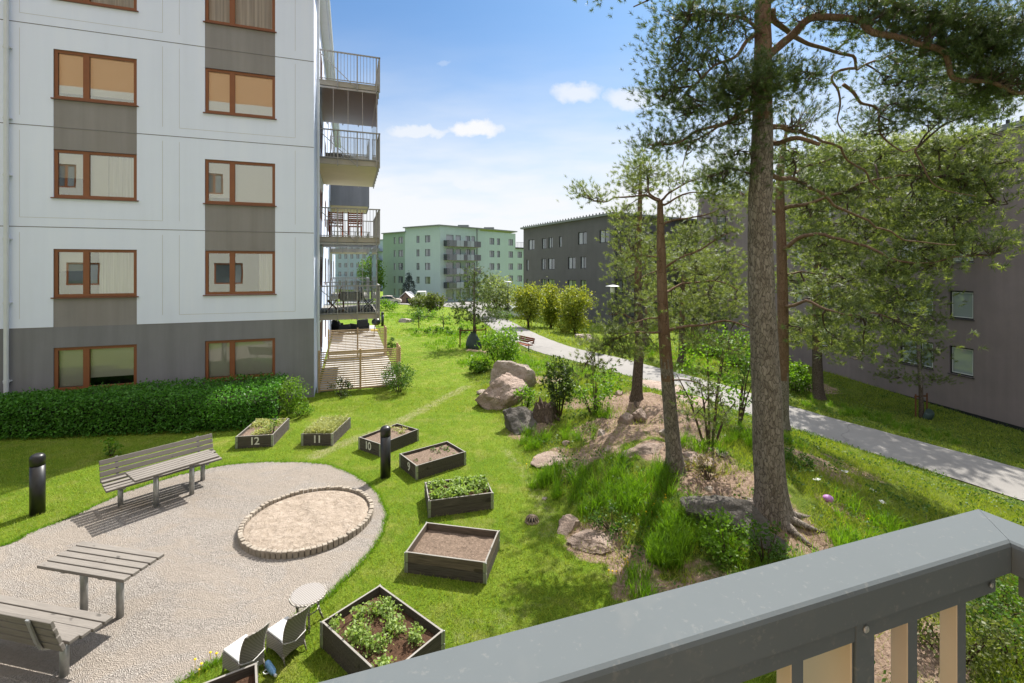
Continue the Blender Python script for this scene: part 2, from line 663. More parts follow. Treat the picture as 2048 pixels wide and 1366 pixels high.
        h = t.math('ADD', t.math('MINIMUM', v.outputs['Distance'], .16), t.math('MULTIPLY', t.noise(40, 4, .7), .06))
        t.bump(h, 1.0, .035 if nm != 'bark_orange' else .03)
        M[nm] = t.mat
    # soil
    for nm, c in (('soil_dry', (.17, .125, .095)), ('soil_dark', (.075, .042, .026))):
        t = NT(nm.replace('_', ' '))
        f = t.noise(28, 8, .75)
        col = t.ramp(f, [(.3, mul(c, .45)), (.5, c), (.72, mul(c, 1.7))])
        t.base(col, .95, .1)
        t.bump(f, 1.0, .03)
        M[nm] = t.mat
    # stones of the sand pit edge
    t = NT('pale edging stone')
    f = t.noise(10, 6, .65)
    g = t.n('ShaderNodeObjectInfo')
    col = t.ramp(f, [(.3, (.22, .19, .155)), (.7, (.38, .335, .28))])
    col = t.mix(t.math('MULTIPLY', g.outputs['Random'], .5), col, (.20, .17, .14))
    t.base(col, .9, .15)
    t.bump(t.noise(40, 5, .7), .5, .01)
    M['edging'] = t.mat


_special()

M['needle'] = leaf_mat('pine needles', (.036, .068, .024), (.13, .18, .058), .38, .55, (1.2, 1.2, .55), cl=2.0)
M['needle_sunlit'] = leaf_mat('pine needles sunlit', (.068, .110, .038), (.25, .295, .105), .42, .55, (1.25, 1.25, .55), cl=.9)  # brighter, yellower copy of the needles: sunlight put into the colour
M['leaf_hedge'] = leaf_mat('hedge leaf', (.030, .105, .014), (.10, .26, .034), .38, .45)
M['leaf_bright'] = leaf_mat('spring leaf', (.055, .125, .012), (.17, .29, .03), .5, .5)
M['leaf_mid'] = leaf_mat('green leaf', (.035, .085, .014), (.10, .18, .03), .42, .5)
M['leaf_olive'] = leaf_mat('olive leaf', (.06, .085, .022), (.17, .19, .06), .4, .5)
M['leaf_maple'] = leaf_mat('maple leaf', (.12, .19, .025), (.36, .39, .055), .42, .5, (1.2, 1.1, .45), cl=1.0)
M['leaf_dark'] = leaf_mat('dark leaf', (.022, .045, .012), (.075, .11, .022), .35, .5)
M['leaf_willow'] = leaf_mat('willow leaf', (.13, .17, .07), (.30, .33, .15), .4, .5)
M['leaf_spruce'] = leaf_mat('blue spruce needles', (.03, .045, .045), (.07, .095, .09), .15, .6)
M['leaf_bed'] = leaf_mat('bed leaf', (.10, .17, .035), (.32, .42, .12), .4, .5)
M['leaf_dry'] = leaf_mat('dry bed growth', (.22, .27, .08), (.46, .48, .20), .38, .6, (1.2, 1.1, .6))
M['grass_blade'] = leaf_mat('lawn blade', (.078, .165, .010), (.36, .40, .07), .42, .5, (1.25, 1.25, .45), cl=4.5, rw=.36)
M['grass_long'] = leaf_mat('long grass', (.07, .17, .012), (.20, .33, .030), .48, .45, (1.2, 1.3, .4), cl=1.0)
M['grass_dry'] = leaf_mat('dry grass', (.16, .13, .055), (.34, .28, .13), .35, .6, (1.2, 1.1, .7), cl=1.0)
M['stem'] = simple('shrub stem', (.075, .052, .035), .85, .2, var=.3)
M['yellow'] = simple('dandelion yellow', (.75, .50, .01), .6, .2, var=.1)
# ================================================================== terrain
PATH_NEAR = [(22.5, -2.0, -2.45), (18, 6, -2.25), (14.1, 12.7, -2.0), (12.3, 15.6, -1.9), (10.1, 18.3, -1.65), (7.9, 21.0, -1.25), (5.2, 23.7, -.92), (3.4, 25.9, -.8),
             (1.14, 29.0, -.72), (-1.07, 36.7, -.8), (-3.6, 50.3, -1.15), (-7.2, 72, -1.95), (-10, 92, -2.6)]
PATH_W = 2.8


def catmull(pts, n):
    P_ = [Vector(p) for p in pts]
    P_ = [P_[0] * 2 - P_[1]] + P_ + [P_[-1] * 2 - P_[-2]]
    out = []
    for i in range(1, len(P_) - 2):
        for k in range(n):
            t = k / n
            a, b, c, d = P_[i - 1], P_[i], P_[i + 1], P_[i + 2]
            out.append(.5 * ((2 * b) + (c - a) * t + (2 * a - 5 * b + 4 * c - d) * t * t + (3 * b - a - 3 * c + d) * t ** 3))
    out.append(P_[-2])
    return out


_near = catmull(PATH_NEAR, 10)
PATH_C = []
for i, p in enumerate(_near):
    t = (_near[min(i + 1, len(_near) - 1)] - _near[max(i - 1, 0)])
    t.z = 0
    t.normalize()
    PATH_C.append(p + Vector((t.y, -t.x, 0)) * (PATH_W / 2))
PC = np.array([tuple(p) for p in PATH_C])


def pix(px, py, z):
    d = (CZ - z) * F / (py - HY)
    return ((px - 1024) / F * d, d, z)


CTRL = [pix(100, 1350, 0), pix(0, 1000, 0), pix(630, 795, 0), pix(900, 1300, 0), pix(850, 900, 0), pix(800, 800, 0), pix(800, 715, 0), (-4, 4, 0), (-10, 4, 0), (-12, 12, 0),
        (-5, -8, 0), (-25, -8, 0), (-30, 20, 0), (-30, 60, -.6),
        (-7.5, 36, -.1), (-8.5, 46, -.35), (-11, 62, -1.0), (-14, 78, -1.9), (-18, 95, -2.8), (0, 110, -2.9), (-40, 100, -2.8), (-40, 150, -3), (40, 150, -3),
        (-3, 26, -.15), (-4.2, 32, -.25), (-6, 42, -.45), (-1.5, 22, -.05), (-.4, 17.5, .12), (.3, 14.6, .3), (1.4, 17.8, .3), (2.6, 20.3, -.1),
        pix(1150, 900, .25), pix(1250, 900, .5), pix(1272, 805, .72), pix(1350, 940, .55), pix(1545, 1030, .36), pix(1480, 1040, .3), pix(1380, 800, .1),
        pix(1200, 780, .55), pix(1120, 830, .3), pix(1250, 1100, .12), pix(1350, 1150, .12), pix(1600, 1200, .1), pix(1800, 1300, -.05), pix(2000, 1300, -.25),
        (3.2, 13.6, .75), (4.0, 15.8, .35), (5.0, 18.5, -.2), (6.3, 10.8, .25), (6.6, 14.0, -.1), (6.2, 17.0, -.55),
        pix(1700, 960, -.3), pix(1800, 1010, -.65), pix(1900, 1010, -1.1), pix(1980, 1040, -1.2), (8, 5, -.6), (9.5, 8, -.9), (12, 4, -1.4), (4, 2, 0), (8, 0, -.7), (2, -4, 0), (10, -8, -1),
        (10.8, 21.8, -1.9), (14.8, 17.6, -2.3), (17.5, 14, -2.5), (16.6, 22, -2.6), (20, 36, -2.7), (22.5, 22, -3.1), (24, 10, -3.1), (13, 30, -2.0), (24, 50, -2.4), (14, 46, -2.2),
        (8, 36, -1.4), (6, 44, -1.6), (3, 60, -2.0), (5, 33, -1.1), (30, 0, -3.1), (60, 20, -3.1), (60, 60, -3), (2, 80, -2.7), (-60, 40, -1), (-60, -20, 0), (0, -40, 0), (60, -40, -3)]
CT = np.array(CTRL)


def _fit():
    n = len(CT)
    D = np.linalg.norm(CT[:, None, :2] - CT[None, :, :2], axis=2)
    A_ = np.zeros((n + 3, n + 3))
    A_[:n, :n] = -D - np.eye(n) * .25
    A_[:n, n] = 1
    A_[:n, n + 1:] = CT[:, :2]
    A_[n, :n] = 1
    A_[n + 1:, :n] = CT[:, :2].T
    return np.linalg.solve(A_, np.concatenate([CT[:, 2], [0, 0, 0]]))


_W = _fit()
# right edge of the mown, level lawn (y, x)
LY = np.array([-20, 3, 5, 6.1, 7.2, 9.1, 11.8, 15.3, 17, 22, 30])
LX = np.array([3.0, 3.0, 2.6, 2.0, 1.0, .45, -.2, -1.0, -1.6, -2.3, -3.2])


def smooth(e0, e1, x):
    t = np.clip((x - e0) / (e1 - e0), 0, 1)
    return t * t * (3 - 2 * t)


def gz(x, y):
    """height of the ground"""
    x = np.atleast_1d(np.asarray(x, float))
    y = np.atleast_1d(np.asarray(y, float))
    out = np.empty(len(x))
    for s in range(0, len(x), 20000):
        X, Y = x[s:s + 20000], y[s:s + 20000]
        D = np.sqrt((X[:, None] - CT[None, :, 0]) ** 2 + (Y[:, None] - CT[None, :, 1]) ** 2 + .5)
        z = -D @ _W[:len(CT)] + _W[len(CT)] + _W[len(CT) + 1] * X + _W[len(CT) + 2] * Y
        lx = np.interp(Y, LY, LX)
        flat = (1 - smooth(-.3, 1.6, X - lx)) * (1 - smooth(20, 34, Y))
        z = z * (1 - flat)
        d2 = (X[:, None] - PC[None, :, 0]) ** 2 + (Y[:, None] - PC[None, :, 1]) ** 2
        k = d2.argmin(1)
        d = np.sqrt(d2[np.arange(len(X)), k])
        w = 1 - smooth(PATH_W / 2 + .25, PATH_W / 2 + 2.0, d)
        z = z * (1 - w) + (PC[k, 2] - .035) * w
        out[s:s + 20000] = z
    return out


def g1(x, y):
    return float(gz([x], [y])[0])


def on_ground(px, py):
    """where the sight line of the photograph meets the ground"""
    z = 0.0
    for _ in range(60):
        d = (CZ - z) * F / (py - HY)
        x = (px - 1024) / F * d
        z = .5 * z + .5 * g1(x, d)
    return Vector((x, d, z))


def P(px, py, d):
    return Vector(((px - 1024) / F * d, d, CZ + (HY - py) / F * d))


def path_dist(X, Y):
    X = np.asarray(X)
    Y = np.asarray(Y)
    out = np.empty(len(X))
    for s in range(0, len(X), 20000):
        d2 = (X[s:s + 20000, None] - PC[None, :, 0]) ** 2 + (Y[s:s + 20000, None] - PC[None, :, 1]) ** 2
        out[s:s + 20000] = np.sqrt(d2.min(1))
    return out


def inside(poly, X, Y):
    poly = np.asarray(poly)[:, :2]
    r = np.zeros(len(X), bool)
    j = len(poly) - 1
    for i in range(len(poly)):
        xi, yi = poly[i]
        xj, yj = poly[j]
        c = ((yi > Y) != (yj > Y)) & (X < (xj - xi) * (Y - yi) / (yj - yi + 1e-12) + xi)
        r ^= c
        j = i
    return r


# blobs of bare needle litter / rock soil (pixel, radius m, strength)
BARE = [((1290, 800), 1.5, 1), ((1350, 850), 1.2, 1), ((1240, 850), .9, .9), ((1330, 905), .7, 1), ((1170, 800), .8, .8), ((1090, 760), .9, .8), ((1060, 860), .7, .8), ((1110, 915), .55, .8),
        ((1420, 975), .7, 1), ((1545, 1045), .75, 1), ((1600, 1075), .55, 1), ((1680, 1010), .5, .7), ((1640, 930), .9, .75), ((1710, 940), .8, .7), ((1590, 900), .7, .7),
        ((1150, 930), .5, .8), ((1200, 900), .6, .8), ((1230, 870), .8, .9), ((1500, 975), .7, .9), ((1650, 1100), .5, .7), ((1190, 1080), .55, .95), ((1270, 1130), .5, .8), ((1330, 1190), .4, .75), ((1260, 1190), .35, .6), ((1420, 1160), .5, .6), ((1760, 1250), .95, 1), ((1700, 1330), .7, 1), ((1850, 1200), .5, .6), ((1400, 910), .8, .8),
        ((960, 702), 1.0, .75), ((800, 625), 2.6, .5), ((1000, 672), 1.2, .45), ((870, 648), 1.4, .4), ((1610, 770), 2.0, .8), ((1180, 860), .6, .7)]
# blobs of long uncut grass (pixel, radius m, clumps)
LONG = [((1130, 965), .62, 26), ((1210, 990), .65, 34), ((1290, 1000), .55, 28), ((1340, 1060), .42, 32), ((1240, 930), .5, 16), ((1080, 965), .3, 10), ((1390, 1040), .3, 16), ((1330, 1110), .28, 26),
        ((1060, 885), .5, 16), ((1160, 870), .5, 9), ((1200, 830), .5, 7), ((1400, 900), .45, 12), ((1450, 860), .6, 14), ((1190, 790), .6, 9), ((1030, 750), .7, 10), ((1420, 1090), .3, 10),
        ((1930, 1120), .6, 26), ((1990, 1180), .5, 24), ((1760, 1060), .7, 16), ((1690, 1100), .4, 12), ((1640, 1160), .35, 10), ((1500, 1160), .4, 12), ((1330, 960), .4, 14), ((1380, 790), .9, 12), ((1280, 1180), .3, 7),
        ((1430, 760), 1.6, 30), ((1330, 720), 2.0, 30), ((1230, 705), 2.0, 10), ((1650, 815), 1.6, 30), ((1850, 870), 1.2, 26), ((1760, 840), 1.2, 24), ((1560, 880), .6, 12), ((1480, 880), .6, 14)]
FARTUFT = [((880, 665), 2.2, 60), ((930, 672), 1.8, 50), ((900, 690), 1.6, 44), ((960, 720), 1.4, 40), ((1000, 712), 1.2, 30), ((830, 636), 3.0, 50), ((1060, 725), 1.5, 40), ((1100, 740), 1.5, 40), ((870, 640), 3.0, 40), ((930, 650), 2.0, 40), ((1180, 750), 1.2, 26), ((1160, 660), 2.0, 40), ((1240, 690), 2.4, 60), ((1350, 705), 2.6, 70), ((1000, 655), 1.6, 30), ((780, 630), 1.8, 24)]
BAREP = [(on_ground(*p), r, s) for p, r, s in BARE]
FARP_ = [(on_ground(*p), r, n) for p, r, n in FARTUFT]
LONGP = [(on_ground(*p), r, n) for p, r, n in LONG]


def blobs(L, X, Y):
    m = np.zeros(len(X))
    for c, r, s in L:
        d = np.sqrt((X - c.x) ** 2 + (Y - c.y) ** 2) / r
        m = np.maximum(m, s * (1 - smooth(.55, 1.25, d)))
    return m


# trodden, dry lines across the lawn
DRY = [([(630, 912), (690, 885), (760, 862), (840, 822), (900, 790), (935, 772)], .30, .62), ([(780, 690), (850, 655), (910, 642), (975, 622)], .5, .5), ([(1010, 900), (1060, 960), (1085, 1010), (1100, 1080)], .28, .4), ([(905, 1290), (1000, 1235), (1080, 1200)], .3, .35)]
DRYP = [([on_ground(*p) for p in pts], w, s) for pts, w, s in DRY]


def dry_mask(X, Y):
    m = np.zeros(len(X))
    for pts, w, s in DRYP:
        for a, b in zip(pts[:-1], pts[1:]):
            for k in range(8):
                q = a.lerp(b, k / 8)
                d = np.sqrt((X - q.x) ** 2 + (Y - q.y) ** 2) / w
                m = np.maximum(m, s * (1 - smooth(.2, 1.4, d)))
    return m


def graded(a, b, f0, f1, step, grow=1.09, big=6.0):
    fine = list(np.arange(f0, f1 + 1e-6, step))
    s, p, lo = step, f0, []
    while p > a:
        s = min(s * grow, big)
        p -= s
        lo.append(p)
    s, p, hi = step, f1, []
    while p < b:
        s = min(s * grow, big)
        p += s
        hi.append(p)
    return np.array(lo[::-1] + fine + hi)


def make_ground():
    xs = graded(-170, 170, -9, 13, .13)
    ys = graded(-60, 330, 3, 21, .13)
    X, Y = np.meshgrid(xs, ys)
    x, y = X.ravel(), Y.ravel()
    z = gz(x, y)
    bare = blobs(BAREP, x, y)
    lx = np.interp(y, LY, LX)
    rough = smooth(-.2, 1.0, x - lx) * (1 - smooth(30, 60, y))
    pd = path_dist(x, y)
    near = (y < 30) & (y > 1) & (x > -8) & (x < 20)
    wob = np.zeros(len(x))
    for i in np.nonzero(near)[0]:
        wob[i] = mnoise.fractal(Vector((x[i] * .9, y[i] * .9, 0)), 1, 2, 4)
    z += wob * (rough * .10 + bare * .05) * smooth(1.5, 2.3, pd)
    V = np.stack([x, y, z], 1)
    nx, ny = len(xs), len(ys)
    idx = np.arange(nx * ny).reshape(ny, nx)
    fc = np.stack([idx[:-1, :-1], idx[:-1, 1:], idx[1:, 1:], idx[1:, :-1]], -1).reshape(-1, 4)
    o = np_mesh('ground', V, 4, M['ground'], smooth=True, faces=fc)
    me = o.data
    for nm, a in (('bare', bare), ('rough', rough), ('dry', dry_mask(x, y))):
        at = me.attributes.new(nm, 'FLOAT', 'POINT')
        at.data.foreach_set('value', a.astype(np.float32))
    o['kind'] = 'structure'
    return o


def ground_mat():
    t = NT('lawn and soil')
    a = t.n('ShaderNodeAttribute', attribute_name='bare')
    r = t.n('ShaderNodeAttribute', attribute_name='rough')
    big = t.noise(.55, 5, .6)
    mid = t.noise(3.2, 6, .65)
    fine = t.noise(45, 5, .7)
    lawn = t.ramp(t.math('ADD', t.math('MULTIPLY', big, .5), t.math('MULTIPLY', mid, .5)), [(.32, (.095, .18, .010)), (.5, (.17, .26, .018)), (.68, (.27, .32, .045))])
    lawn = t.mix(t.ramp(fine, [(.35, (.75, .75, .75)), (.65, (0, 0, 0))]), lawn, (.035, .075, .007))
    yel = t.ramp(t.noise(1.7, 6, .65), [(.5, (0, 0, 0)), (.72, (1, 1, 1))])
    lawn = t.mix(t.math('MULTIPLY', yel, .6), lawn, (.27, .25, .075))
    rg = t.ramp(mid, [(.3, (.055, .10, .012)), (.6, (.15, .19, .03)), (.75, (.24, .20, .085))])
    rg = t.mix(t.ramp(fine, [(.35, (.8, .8, .8)), (.65, (0, 0, 0))]), rg, (.05, .065, .015))
    col = t.mix(t.math('MULTIPLY', r.outputs['Fac'], .75), lawn, rg)
    soil = t.ramp(t.noise(16, 8, .75), [(.3, (.12, .08, .056)), (.5, (.27, .19, .14)), (.7, (.44, .335, .26))])
    k = t.math('ADD', a.outputs['Fac'], t.math('MULTIPLY', t.math('SUBTRACT', mid, .5), 1.5))
    k = t.ramp(k, [(.44, (0, 0, 0)), (.64, (1, 1, 1))])
    col = t.mix(k, col, soil)
    dr = t.n('ShaderNodeAttribute', attribute_name='dry')
    kd = t.ramp(t.math('ADD', dr.outputs['Fac'], t.math('MULTIPLY', t.math('SUBTRACT', t.noise(5, 5, .7), .5), 1.2)), [(.3, (0, 0, 0)), (.75, (.85, .85, .85))])
    col = t.mix(kd, col, t.ramp(fine, [(.3, (.17, .16, .07)), (.7, (.40, .37, .21))]))
    t.base(col, .95, .1)
    t.bump(t.math('ADD', fine, t.math('MULTIPLY', mid, .8)), 1.0, .05)
    return t.mat


M['ground'] = ground_mat()
ground = make_ground()


def sheet(name, poly, z, mat, grid=None):
    mb = MB()
    mb.add([(p[0], p[1], z) for p in poly], [tuple(range(len(poly)))])
    o = mb.build(name, mat)
    o['kind'] = 'structure'
    return o


# asphalt path
def asphalt():
    t = NT('asphalt')
    f = t.noise(90, 4, .7)
    b = t.noise(.6, 5, .6)
    col = t.ramp(f, [(.3, (.165, .156, .147)), (.7, (.265, .252, .236))])
    col = t.mix(.5, col, t.ramp(b, [(.3, (.175, .166, .156)), (.7, (.255, .243, .228))]))
    v = t.n('ShaderNodeTexVoronoi', feature='DISTANCE_TO_EDGE')
    v.inputs['Scale'].default_value = .22
    n2 = t.n('ShaderNodeTexNoise')
    n2.inputs['Scale'].default_value = 1.2
    n2.inputs['Detail'].default_value = 5
    t.l(t.tc.outputs['Object'], n2.inputs['Vector'])
    ad = t.n('ShaderNodeVectorMath', operation='ADD')
    t.l(t.tc.outputs['Object'], ad.inputs[0])
    t.l(n2.outputs['Color'], ad.inputs[1])
    t.l(ad.outputs[0], v.inputs['Vector'])
    cr = t.ramp(v.outputs['Distance'], [(.0, (.6, .6, .6)), (.006, (0, 0, 0))])
    col = t.mix(cr, col, (.09, .085, .08))
    t.base(col, .9, .2)
    t.bump(f, .4, .006)
    return t.mat


M['asphalt'] = asphalt()
vs, fs = [], []
for i, p in enumerate(PATH_C):
    t = (PATH_C[min(i + 1, len(PATH_C) - 1)] - PATH_C[max(i - 1, 0)])
    t.z = 0
    t.normalize()
    nrm = Vector((t.y, -t.x, 0))
    w = PATH_W / 2
    for k in range(7):
        s = (k / 6 * 2 - 1)
        jag = (mnoise.noise(p * 1.3 + Vector((s * 9, 0, 0))) * .07) if abs(s) > .9 else 0
        q = p + nrm * (s * w + jag)
        vs.append((q.x, q.y, p.z + .02 - .03 * s * s))
for i in range(len(PATH_C) - 1):
    for k in range(6):
        fs.append((i * 7 + k, i * 7 + k + 1, (i + 1) * 7 + k + 1, (i + 1) * 7 + k))
pth = MB().add(vs, fs).build('path', M['asphalt'], smooth=True)
pth['kind'] = 'structure'

# gravel yard
GRAVEL_PX = [(768, 1012), (745, 976), (700, 947), (660, 931), (600, 925), (520, 925), (440, 933), (340, 956), (250, 986), (150, 1031), (60, 1066), (0, 1093)]
GRAVEL = [pix(a, b, 0)[:2] for a, b in GRAVEL_PX] + [(-9.3, 6.7), (-9.9, 5.0), (-9.0, 3.2), (-6.5, 2.6), (-4.6, 3.3)] + [pix(a, b, 0)[:2] for a, b in [(360, 1366), (440, 1322), (540, 1272), (600, 1232), (660, 1190), (700, 1150), (745, 1100), (770, 1052)]]
GR = [Vector((x, y, 0)) for x, y in GRAVEL]
_n = len(GR)
GRS = []
for i in range(_n):
    a, b, c, d = GR[i - 1], GR[i], GR[(i + 1) % _n], GR[(i + 2) % _n]
    for k in range(8):
        t = k / 8
        q = .5 * ((2 * b) + (c - a) * t + (2 * a - 5 * b + 4 * c - d) * t * t + (3 * b - a - 3 * c + d) * t ** 3)
        q += Vector((mnoise.noise(q * 3.1), mnoise.noise(q * 3.1 + Vector((5, 5, 5))), 0)) * .035
        GRS.append((q.x, q.y))


def gravel_mat():
    t = NT('fine grey gravel')
    v = t.n('ShaderNodeTexVoronoi')
    v.inputs['Scale'].default_value = 95
    t.l(t.tc.outputs['Object'], v.inputs['Vector'])
    st = t.ramp(v.outputs['Color'], [(.15, (.13, .115, .105)), (.45, (.31, .285, .26)), (.85, (.47, .435, .40))])
    sand = t.ramp(t.noise(30, 6, .7), [(.3, (.28, .24, .20)), (.7, (.42, .37, .32))])
    k = t.ramp(t.noise(.75, 7, .66, (1, 1.6, 1), dist=1.4), [(.44, (0, 0, 0)), (.53, (.95, .95, .95))])
    col = t.mix(k, st, sand)
    sp = t.ramp(t.noise(85, 3, .7), [(.30, (.85, .85, .85)), (.42, (0, 0, 0))])
    col = t.mix(sp, col, (.115, .10, .09))
    col = t.mix(.35, col, t.ramp(t.noise(.5, 4, .6), [(.3, (.28, .255, .235)), (.7, (.46, .42, .385))]))
    col = t.mix(1.0, col, (.93, .915, .895), 'MULTIPLY')
    t.base(col, .95, .1)
    h = t.math('ADD', t.math('MULTIPLY', v.outputs['Distance'], .7), t.math('MULTIPLY', t.noise(6, 6, .65), 1.5))
    t.bump(h, .9, .035)
    return t.mat


M['gravel'] = gravel_mat()
sheet('gravel_yard', GRS, .008, M['gravel'])
SAND_C = Vector((-3.52, 8.02, 0))
SAND_R = 1.035


def sand_mat():
    t = NT('play sand')
    f = t.noise(9, 8, .7, dist=.5)
    col = t.ramp(f, [(.3, (.20, .162, .125)), (.5, (.295, .245, .197)), (.7, (.375, .318, .265))])
    col = t.mix(t.ramp(t.noise(50, 4, .7), [(.33, (.8, .8, .8)), (.42, (0, 0, 0))]), col, (.17, .115, .08))
    t.base(col, .95, .1)
    t.bump(t.math('ADD', f, t.math('MULTIPLY', t.noise(3, 4, .6), 1.2)), 1.0, .05)
    return t.mat


M['sand'] = sand_mat()
mb = MB()
vs, fs = [(SAND_C.x, SAND_C.y, .085)], []
for r in range(1, 14):
    for k in range(48):
        th = 2 * math.pi * k / 48
        q = SAND_C + Vector((math.cos(th), math.sin(th), 0)) * (SAND_R - .04) * r / 13
        vs.append((q.x, q.y, .075 + .03 * mnoise.fractal(q * 2.4, 1, 2, 4) if r < 13 else .05))
for k in range(48):
    fs.append((0, 1 + k, 1 + (k + 1) % 48))
for r in range(12):
    for k in range(48):
        fs.append((1 + r * 48 + k, 1 + (r + 1) * 48 + k, 1 + (r + 1) * 48 + (k + 1) % 48, 1 + r * 48 + (k + 1) % 48))
o = mb.add(vs, fs).build('sand', M['sand'], smooth=True)
o['kind'] = 'structure'
# edging ring of upright stones
ring = thing('sand_pit_edging', 'ring of pale upright edging stones round the sand pit in the gravel yard', 'sand pit', (SAND_C.x, SAND_C.y, 0))
N = 80
for k in range(N):
    th = 2 * math.pi * k / N
    w = 2 * math.pi * SAND_R / N
    h = .148 + random.uniform(-.012, .012)
    h -= .035
    T = Matrix.Translation((math.cos(th) * SAND_R, math.sin(th) * SAND_R, 0)) @ Matrix.Rotation(th + random.uniform(-.05, .05), 4, 'Z') @ Matrix.Rotation(random.uniform(-.03, .05), 4, 'Y')
    b = MB()
    b.box(-.036, .036, -w / 2 + .005, w / 2 - .005, -.05, h, T=T)
    b.build('edging_stone', M['edging'], ring, bevel=.012)

# front square of the far buildings, paved
sq = [(-34, 84), (-20, 78), (-12, 70), (-5.5, 70.5), (-2, 80), (3, 88), (3, 110), (-12, 96), (-34, 104)]
vs, fs = [], []
for i in range(24):
    for k in range(24):
        x, y = -36 + 40 * i / 23, 66 + 44 * k / 23
        vs.append((x, y, g1(x, y) + .06))
sqx = np.array([v[0] for v in vs])
sqy = np.array([v[1] for v in vs])
for i in range(23):
    for k in range(23):
        a = i * 24 + k
        cx, cy = sqx[a] + .87, sqy[a] + .95
        if inside(sq, np.array([cx]), np.array([cy]))[0]:
            fs.append((a, a + 24, a + 25, a + 1))
o = MB().add(vs, fs).build('paved_square', M['asphalt'], smooth=True)
o['kind'] = 'structure'
# ================================================================== buildings


def fmat(p0, p1):
    p0, p1 = Vector((p0[0], p0[1], 0)), Vector((p1[0], p1[1], 0))
    d = (p1 - p0).normalized()
    n = Vector((-d.y, d.x, 0))
    Mx = Matrix(((d.x, n.x, 0, p0.x), (d.y, n.y, 0, p0.y), (0, 0, 1, 0), (0, 0, 0, 1)))
    return Mx, (p1 - p0).length


def wall(parent, Mx, x0, x1, z0, z1, ops, mats, depth=.14, name='wall', mi_fn=None):
    """one facade as a sheet with real openings and reveals; facade frame: x right, y inward, z up"""
    mb = MB(Mx)
    xs = sorted({round(v, 4) for o in ops for v in o[:2]} | {x0, x1})
    zs = sorted({round(v, 4) for o in ops for v in o[2:4]} | {z0, z1})
    xs = [v for v in xs if x0 - 1e-6 <= v <= x1 + 1e-6]
    zs = [v for v in zs if z0 - 1e-6 <= v <= z1 + 1e-6]
    for i in range(len(xs) - 1):
        for k in range(len(zs) - 1):
            cx, cz = (xs[i] + xs[i + 1]) / 2, (zs[k] + zs[k + 1]) / 2
            if any(o[0] < cx < o[1] and o[2] < cz < o[3] for o in ops):
                continue
            mb.quad((xs[i], 0, zs[k]), (xs[i + 1], 0, zs[k]), (xs[i + 1], 0, zs[k + 1]), (xs[i], 0, zs[k + 1]), mi_fn(cx, cz) if mi_fn else 0)
    for o in ops:
        a, b, c, e = [round(v, 4) for v in o[:4]]
        mi = mi_fn((a + b) / 2, c - .05) if mi_fn else 0
        mb.quad((a, 0, c), (a, depth, c), (a, depth, e), (a, 0, e), mi)
        mb.quad((b, 0, c), (b, 0, e), (b, depth, e), (b, depth, c), mi)
        mb.quad((a, 0, e), (a, depth, e), (b, depth, e), (b, 0, e), mi)
        mb.quad((a, 0, c), (b, 0, c), (b, depth, c), (a, depth, c), mi)
    return mb.build(name, mats, parent)


